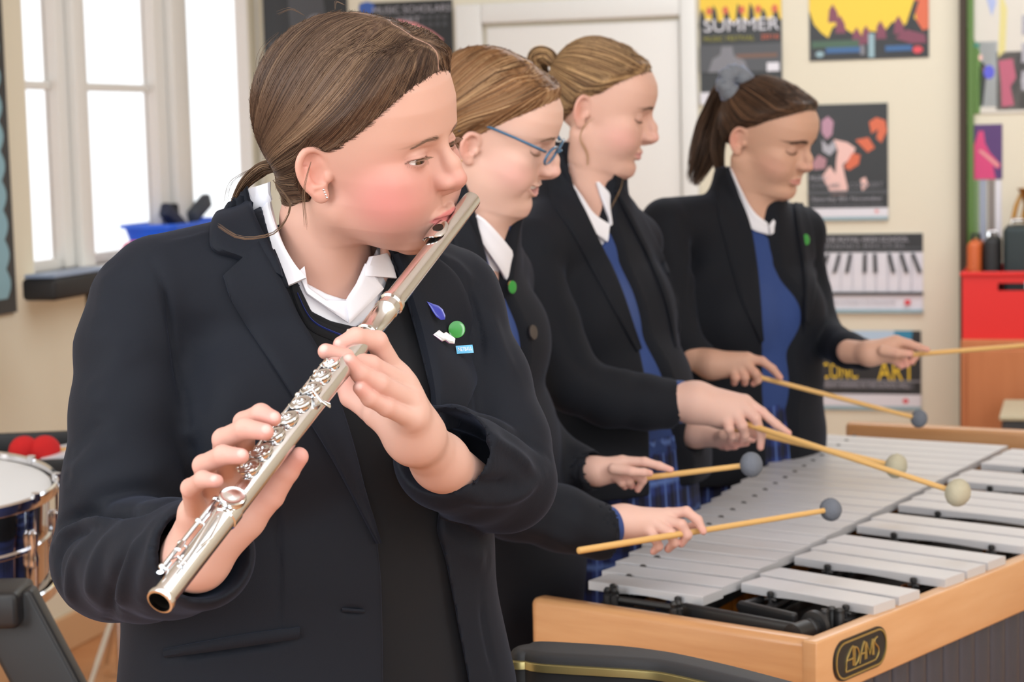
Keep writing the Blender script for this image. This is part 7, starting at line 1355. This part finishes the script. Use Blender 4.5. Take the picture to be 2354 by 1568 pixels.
s3 = dict(label='person with fair hair tied up and a blue jumper, third in the row of players', N=(0.84, -0.54), neck=[(1350, 370, Y3 + 0.01), (1330, 520, Y3 + 0.03)], chest_skin=(1365, 560, Y3 + 0.02), neckbase=(1330, 500, Y3 + 0.04), seed=5,
    head=dict(pose=head_pose(1369, 237, Y3, 8, 18, -3, 1.02, 0.90, 0.83, 0.70), h=0.0022, w=0.97, nose=(0.1120, 0, -0.028), eyeopen=0.0, lidz=-0.001, open=0.0007, mx=0.0875, skin=(0.70, 0.42, 0.33), flush=(0.82, 0.36, 0.34), flushamt=0.42, lip=(0.66, 0.30, 0.28), browcol=(0.22, 0.13, 0.09), browamt=0.6,
        hairline=(HL, [-.085, -.070, -.050, -.025, -.002, .010, .026, .050, .070, .088, .100, .108]), hthick=0.010, vol=[((-0.05, 0, 0.07), (0.06, 0.09, 0.05), 0.006)], tie=(-0.104, 0.0, 0.045), haircol=(0.22, 0.120, 0.060), hairdark=(0.055, 0.030, 0.018), hairlight=(0.70, 0.45, 0.22), swirl=swu, steps=20, step=0.008, loft=0.0014, rad=0.0008, ear=(-0.012, -0.016),
        tails=[(((1276, 146, Y3 + 0.0), (1258, 128, Y3 + 0.01), (1236, 128, Y3 + 0.02), (1234, 152, Y3 + 0.03), (1250, 190, Y3 + 0.05)), (0.010, 0.014, 0.016, 0.012), 260, 0.0008)],
        wisps=[(((1366, 272, Y3 - 0.082), (1345, 288, Y3 - 0.085), (1334, 318, Y3 - 0.07), (1350, 352, Y3 - 0.06), (1352, 380, Y3 - 0.055)), 0.0004, 8, 0.0012), (((1432, 400, Y3 - 0.02), (1428, 430, Y3 - 0.03), (1404, 480, Y3 - 0.08)), 0.0002, 3, 0.001)]), nstr=3600,
    torso=[(1335, 590, Y3 + 0.04, 0.125, 0.078), (1328, 720, Y3 + 0.04, 0.145, 0.100), (1400, 900, Y3 + 0.04, 0.14, 0.095), (1425, 1060, Y3 + 0.04, 0.160, 0.100), (1420, 1200, Y3 + 0.04, 0.165, 0.105)], flare=0.03, sr=(0.16, 0.20),
    shoulders=[(1232, 570, Y3 - 0.10, 48), (1450, 560, Y3 + 0.15, 48)],
    arms=[[(1218, 590, Y3 - 0.12, 64), (1262, 740, Y3 - 0.16, 68), (1318, 880, Y3 - 0.19, 68), (1400, 915, Y3 - 0.18, 66), (1480, 925, Y3 - 0.17, 62), (1532, 928, Y3 - 0.16, 60)], [(1450, 590, Y3 + 0.17, 56), (1500, 780, Y3 + 0.18, 56), (1530, 960, Y3 + 0.10, 50), (1575, 1000, Y3 + 0.02, 44)]],
    tunnels=[[(1500, 924, Y3 - 0.165, 46), (1600, 934, Y3 - 0.15, 54)], [(1560, 990, Y3 + 0.02, 34), (1640, 1015, Y3 - 0.04, 40)]],
    cuffs=[[(1505, 922, Y3 - 0.165, 50), (1562, 924, Y3 - 0.16, 50)]],
    hands=[dict(fingers=[[(1712, 925, 3.08, 17), (1752, 948, 3.07, 12), (1785, 976, 3.06, 10.5), (1812, 996, 3.06, 9)], [(1705, 935, 3.07, 17), (1737, 962, 3.055, 13), (1750, 1000, 3.06, 11), (1748, 1028, 3.06, 9)], [(1690, 950, 3.065, 16), (1706, 978, 3.05, 13), (1712, 1000, 3.06, 11), (1705, 1012, 3.07, 9)], [(1668, 958, 3.065, 15), (1676, 985, 3.05, 12), (1682, 1002, 3.06, 10), (1678, 1010, 3.07, 9)], [(1670, 950, 3.10, 18), (1710, 985, 3.11, 13), (1738, 1000, 3.11, 11)]],
        palm=[[(1600, 925, 3.08, 43), (1708, 928, 3.08, 22)], [(1600, 925, 3.08, 43), (1698, 942, 3.075, 24)], [(1600, 927, 3.08, 42), (1682, 955, 3.07, 22)], [(1600, 928, 3.08, 42), (1665, 962, 3.07, 22)], [(1604, 925, 3.08, 42), (1520, 922, 3.085, 44)]], kp=0.011),
      dict(fingers=[[(1655, 1005, 3.20, 14), (1680, 1012, 3.19, 12), (1702, 1014, 3.185, 10)], [(1665, 1012, 3.20, 14), (1690, 1020, 3.19, 11), (1716, 1018, 3.185, 9)], [(1650, 1010, 3.21, 13), (1672, 1024, 3.20, 11), (1690, 1026, 3.19, 9)], [(1640, 1010, 3.22, 12), (1660, 1024, 3.21, 10), (1672, 1028, 3.20, 9)], [(1660, 1000, 3.18, 13), (1700, 1006, 3.17, 11), (1730, 1010, 3.17, 9)]], palm=[[(1600, 1000, 3.24, 28), (1655, 1008, 3.21, 20)], [(1600, 1000, 3.24, 28), (1570, 995, 3.26, 30)]], kp=0.01)],
    ymid=Y3 - 0.08, v_shirt=[(1280, 300), (1330, 420), (1372, 530), (1398, 520), (1400, 440), (1400, 300)], v_jumper=[(1270, 300), (1330, 470), (1384, 570), (1408, 510), (1420, 430), (1420, 300)],
    opening=[(1275, 300), (1320, 430), (1372, 540), (1420, 640), (1460, 760), (1484, 870), (1492, 1000), (1496, 1400), (1640, 1400), (1590, 1000), (1552, 840), (1530, 720), (1490, 600), (1440, 500), (1410, 430), (1410, 300)], cutd=0.05, hem=0.915,
    lapels=[([(1284, 385), (1320, 440), (1368, 540), (1420, 650), (1470, 800)], [(1262, 420), (1270, 470), (1310, 530), (1370, 640), (1462, 810)], 0.004), ([(1412, 440), (1440, 500), (1490, 600), (1528, 700), (1548, 800)], [(1432, 430), (1480, 500), (1530, 600), (1562, 700), (1560, 800)], 0.004)],
    collars=[([(1290, 388), (1330, 440), (1362, 490), (1398, 516)], [(1284, 392), (1318, 450), (1352, 520), (1396, 556)]), ([(1370, 420), (1380, 450), (1398, 500), (1400, 520)], [(1378, 418), (1404, 450), (1408, 490), (1406, 516)])],
    folds=[([(1340, 870), (1400, 856), (1480, 858)], 0.003, 0.012), ([(1300, 800), (1350, 850), (1400, 870)], -0.004, 0.010), ([(1250, 640), (1290, 760), (1330, 840)], -0.003, 0.012)])
r3 = student(s3)
s4 = dict(label='dark-haired person with a ponytail and grey scrunchie, farthest of the players', N=(0.60, -0.80), neck=[(1722, 420, Y4 + 0.01), (1716, 540, Y4 + 0.03)], chest_skin=(1735, 560, Y4 + 0.02), neckbase=(1712, 525, Y4 + 0.04), seed=9,
    head=dict(pose=head_pose(1756, 307, Y4, 32, 22, -3, 1.03, 0.86, 0.82, 0.74), h=0.0023, w=0.98, nose=(0.1090, 0, -0.028), eyeopen=0.0, open=0.0007, mx=0.0875, lipf=0.001, skin=(0.66, 0.385, 0.275), flush=(0.78, 0.34, 0.28), flushamt=0.3, lip=(0.66, 0.28, 0.24), browcol=(0.05, 0.03, 0.02), browamt=0.95, browth=1.25, browe=0.062,
        hairline=(HL, [-.080, -.068, -.050, -.025, -.002, .010, .026, .046, .064, .084, .098, .106]), hthick=0.011, tie=(-0.095, 0.0, 0.068), haircol=(0.075, 0.040, 0.024), hairdark=(0.025, 0.014, 0.010), hairlight=(0.21, 0.11, 0.06), swirl=swu, steps=20, step=0.008, loft=0.0012, rad=0.0008, ear=(-0.012, -0.016),
        tails=[(((1700, 190, Y4 + 0.02), (1668, 206, Y4 + 0.06), (1636, 290, Y4 + 0.10), (1612, 370, Y4 + 0.10), (1590, 425, Y4 + 0.10)), (0.010, 0.022, 0.028, 0.026, 0.012), 520, 0.0010), (((1690, 205, Y4 + 0.04), (1665, 260, Y4 + 0.06), (1650, 340, Y4 + 0.05), (1656, 400, Y4 + 0.02), (1650, 440, Y4 - 0.0)), (0.008, 0.014, 0.014, 0.009, 0.003), 200, 0.0010)]), nstr=3200, handskin=(0.64, 0.37, 0.27),
    torso=[(1700, 600, Y4 + 0.04, 0.125, 0.078), (1694, 720, Y4 + 0.04, 0.150, 0.098), (1700, 880, Y4 + 0.04, 0.145, 0.090), (1690, 1010, Y4 + 0.04, 0.160, 0.090), (1684, 1120, Y4 + 0.04, 0.165, 0.095)], flare=0.024, sr=(0.155, 0.19),
    shoulders=[(1532, 515, Y4 - 0.08, 36), (1838, 535, Y4 + 0.12, 38)],
    arms=[[(1530, 520, Y4 - 0.10, 52), (1538, 640, Y4 - 0.13, 56), (1556, 780, Y4 - 0.16, 54), (1590, 826, Y4 - 0.18, 50), (1620, 842, Y4 - 0.19, 47)], [(1840, 550, Y4 + 0.13, 48), (1862, 680, Y4 + 0.12, 48), (1890, 772, Y4 + 0.06, 46), (1950, 806, Y4 - 0.04, 40), (1985, 815, Y4 - 0.08, 38)]],
    tunnels=[[(1600, 830, Y4 - 0.185, 34), (1670, 850, Y4 - 0.21, 42)], [(1965, 812, Y4 - 0.06, 28), (2040, 822, Y4 - 0.12, 34)]],
    hands=[dict(fingers=[[(1722, 826, 3.47, 13), (1752, 830, 3.465, 10.5), (1776, 848, 3.46, 9.5), (1793, 868, 3.46, 8)], [(1715, 838, 3.465, 13), (1736, 858, 3.455, 11), (1742, 874, 3.46, 9.5), (1732, 882, 3.465, 8)], [(1700, 846, 3.465, 13), (1712, 868, 3.455, 11), (1712, 880, 3.46, 9)], [(1684, 848, 3.465, 12), (1690, 870, 3.455, 10), (1688, 880, 3.46, 8.5)], [(1695, 842, 3.49, 13), (1722, 862, 3.49, 10), (1745, 864, 3.485, 9)]],
        palm=[[(1636, 838, 3.48, 30), (1716, 826, 3.47, 17)], [(1636, 838, 3.48, 30), (1706, 838, 3.47, 18)], [(1636, 840, 3.48, 29), (1682, 850, 3.47, 17)], [(1640, 838, 3.48, 30), (1590, 826, 3.50, 32)]], kp=0.01),
      dict(fingers=[[(2062, 784, 3.55, 13), (2090, 790, 3.545, 10), (2112, 798, 3.54, 9), (2132, 804, 3.54, 7)], [(2058, 800, 3.555, 13), (2088, 806, 3.56, 10), (2104, 820, 3.56, 9), (2096, 832, 3.555, 8)], [(2050, 812, 3.555, 12), (2078, 826, 3.555, 10), (2084, 838, 3.55, 9)], [(2040, 818, 3.555, 12), (2062, 832, 3.555, 10), (2072, 842, 3.55, 8)], [(2030, 806, 3.53, 13), (2062, 812, 3.52, 10.5), (2092, 814, 3.52, 8.5)]],
        palm=[[(2000, 812, 3.56, 25), (2056, 786, 3.55, 15)], [(2000, 812, 3.56, 25), (2050, 802, 3.55, 17)], [(2000, 814, 3.56, 24), (2040, 818, 3.555, 16)], [(2004, 812, 3.56, 25), (1950, 808, 3.60, 27)]], kp=0.01)],
    ymid=Y4 - 0.08, v_shirt=[(1660, 320), (1700, 440), (1740, 490), (1762, 512), (1784, 470), (1790, 320)], v_jumper=[(1650, 320), (1700, 455), (1746, 525), (1766, 548), (1800, 500), (1830, 320)],
    opening=[(1660, 320), (1690, 430), (1724, 520), (1742, 640), (1752, 760), (1752, 900), (1760, 1000), (1764, 1300), (1850, 1300), (1842, 1000), (1846, 800), (1844, 640), (1826, 520), (1816, 430), (1810, 320)], cutd=0.05, hem=0.845,
    lapels=[([(1676, 390), (1696, 440), (1724, 520), (1742, 640), (1752, 780)], [(1650, 430), (1650, 490), (1662, 540), (1700, 680), (1748, 790)], 0.004), ([(1822, 470), (1830, 530), (1846, 640), (1848, 740)], [(1846, 470), (1866, 520), (1876, 640), (1862, 740)], 0.004)],
    collars=[([(1682, 388), (1704, 436), (1732, 486), (1762, 512)], [(1676, 390), (1694, 450), (1722, 520), (1766, 540)]), ([(1786, 458), (1782, 490), (1766, 522)], [(1812, 455), (1826, 516), (1770, 540)])],
    folds=[([(1540, 620), (1548, 700), (1556, 760)], 0.003, 0.012), ([(1600, 560), (1590, 660), (1596, 760)], -0.004, 0.014)])
r4 = student(s4)
# scrunchie
lm = MB(); c0 = AY(1692, 194, Y4 - 0.02); ax_ = AY(1640, 230, Y4 + 0.1) - c0; ax_ /= np.linalg.norm(ax_); fr = frame(ax_, (0, 0, 1)); lm.tube([c0 + (fr[:, 1] * math.cos(a) + fr[:, 2] * math.sin(a)) * (0.020 + 0.002 * math.sin(a * 9)) + ax_ * 0.003 * math.sin(a * 7) for a in np.linspace(0, 2 * math.pi, 61)], [0.017 + 0.003 * math.sin(k * 1.9) for k in range(61)], 10, cap=False); lm.build('scrunchie', mat('grey_velvet', rgb(120, 124, 132), 0.8, sheen=0.5), r4, smooth='all')
def gbadge(s, px, py, rx, lb, rc=None):
    o, P, R = disc_on('badge', px, py, s['F'], 0.004, rx, rx * 1.1, M_gr, None, 0.002, 0.3, 0, mrim=M_gd); tag(o, lb, 'badge')
gbadge(s4, 1852, 551, 0.0095, 'round green badge on the farthest player\'s lapel'); gbadge(s2, 1176, 660, 0.008, 'green badge on the bespectacled player\'s lapel')
b_, _, _ = disc_on('button', 1224, 764, s2['F'], 0.004, 0.007, 0.010, mat('horn_button', rgb(70, 62, 58), 0.3), r2, 0.003, 0.1)
# mallets
Mg = mat('grey_yarn', rgb(112, 116, 126), 0.95, bump=('noise', (420, 420, 420), 0.6, 0.002)); Mc = mat('cream_yarn', rgb(192, 184, 160), 0.95, bump=('noise', (420, 420, 420), 0.6, 0.002))
mallet((1330, 1266, 2.495), (1900, 1173, 2.76), 0.0042, 0.0165, Mg, 'grey headed mallet in the bespectacled player\'s near hand, butt end towards us')
mallet((1440, 1104, 2.83), (1713, 1070, 2.78), 0.0042, 0.0180, Mg, 'grey headed mallet in the bespectacled player\'s far hand')
mallet((1640, 950, 3.10), (2187, 1128, 2.86), 0.0045, 0.0205, Mc, 'cream headed mallet slanting nearest us, held by the fair-haired player')
mallet((1690, 985, 3.18), (2046, 1068, 3.10), 0.0045, 0.0195, Mc, 'cream headed mallet just behind the other cream one')
mallet((1660, 845, 3.46), (2103, 960, 3.52), 0.0042, 0.0165, Mg, 'grey headed mallet in the dark-haired player\'s near hand, above the far rail')
mallet((2060, 818, 3.54), (2420, 789, 3.66), 0.0042, 0.0165, Mg, 'mallet in the dark-haired player\'s far hand, leaving the picture at the right')
print('OTHERS', _t.time() - _t0)
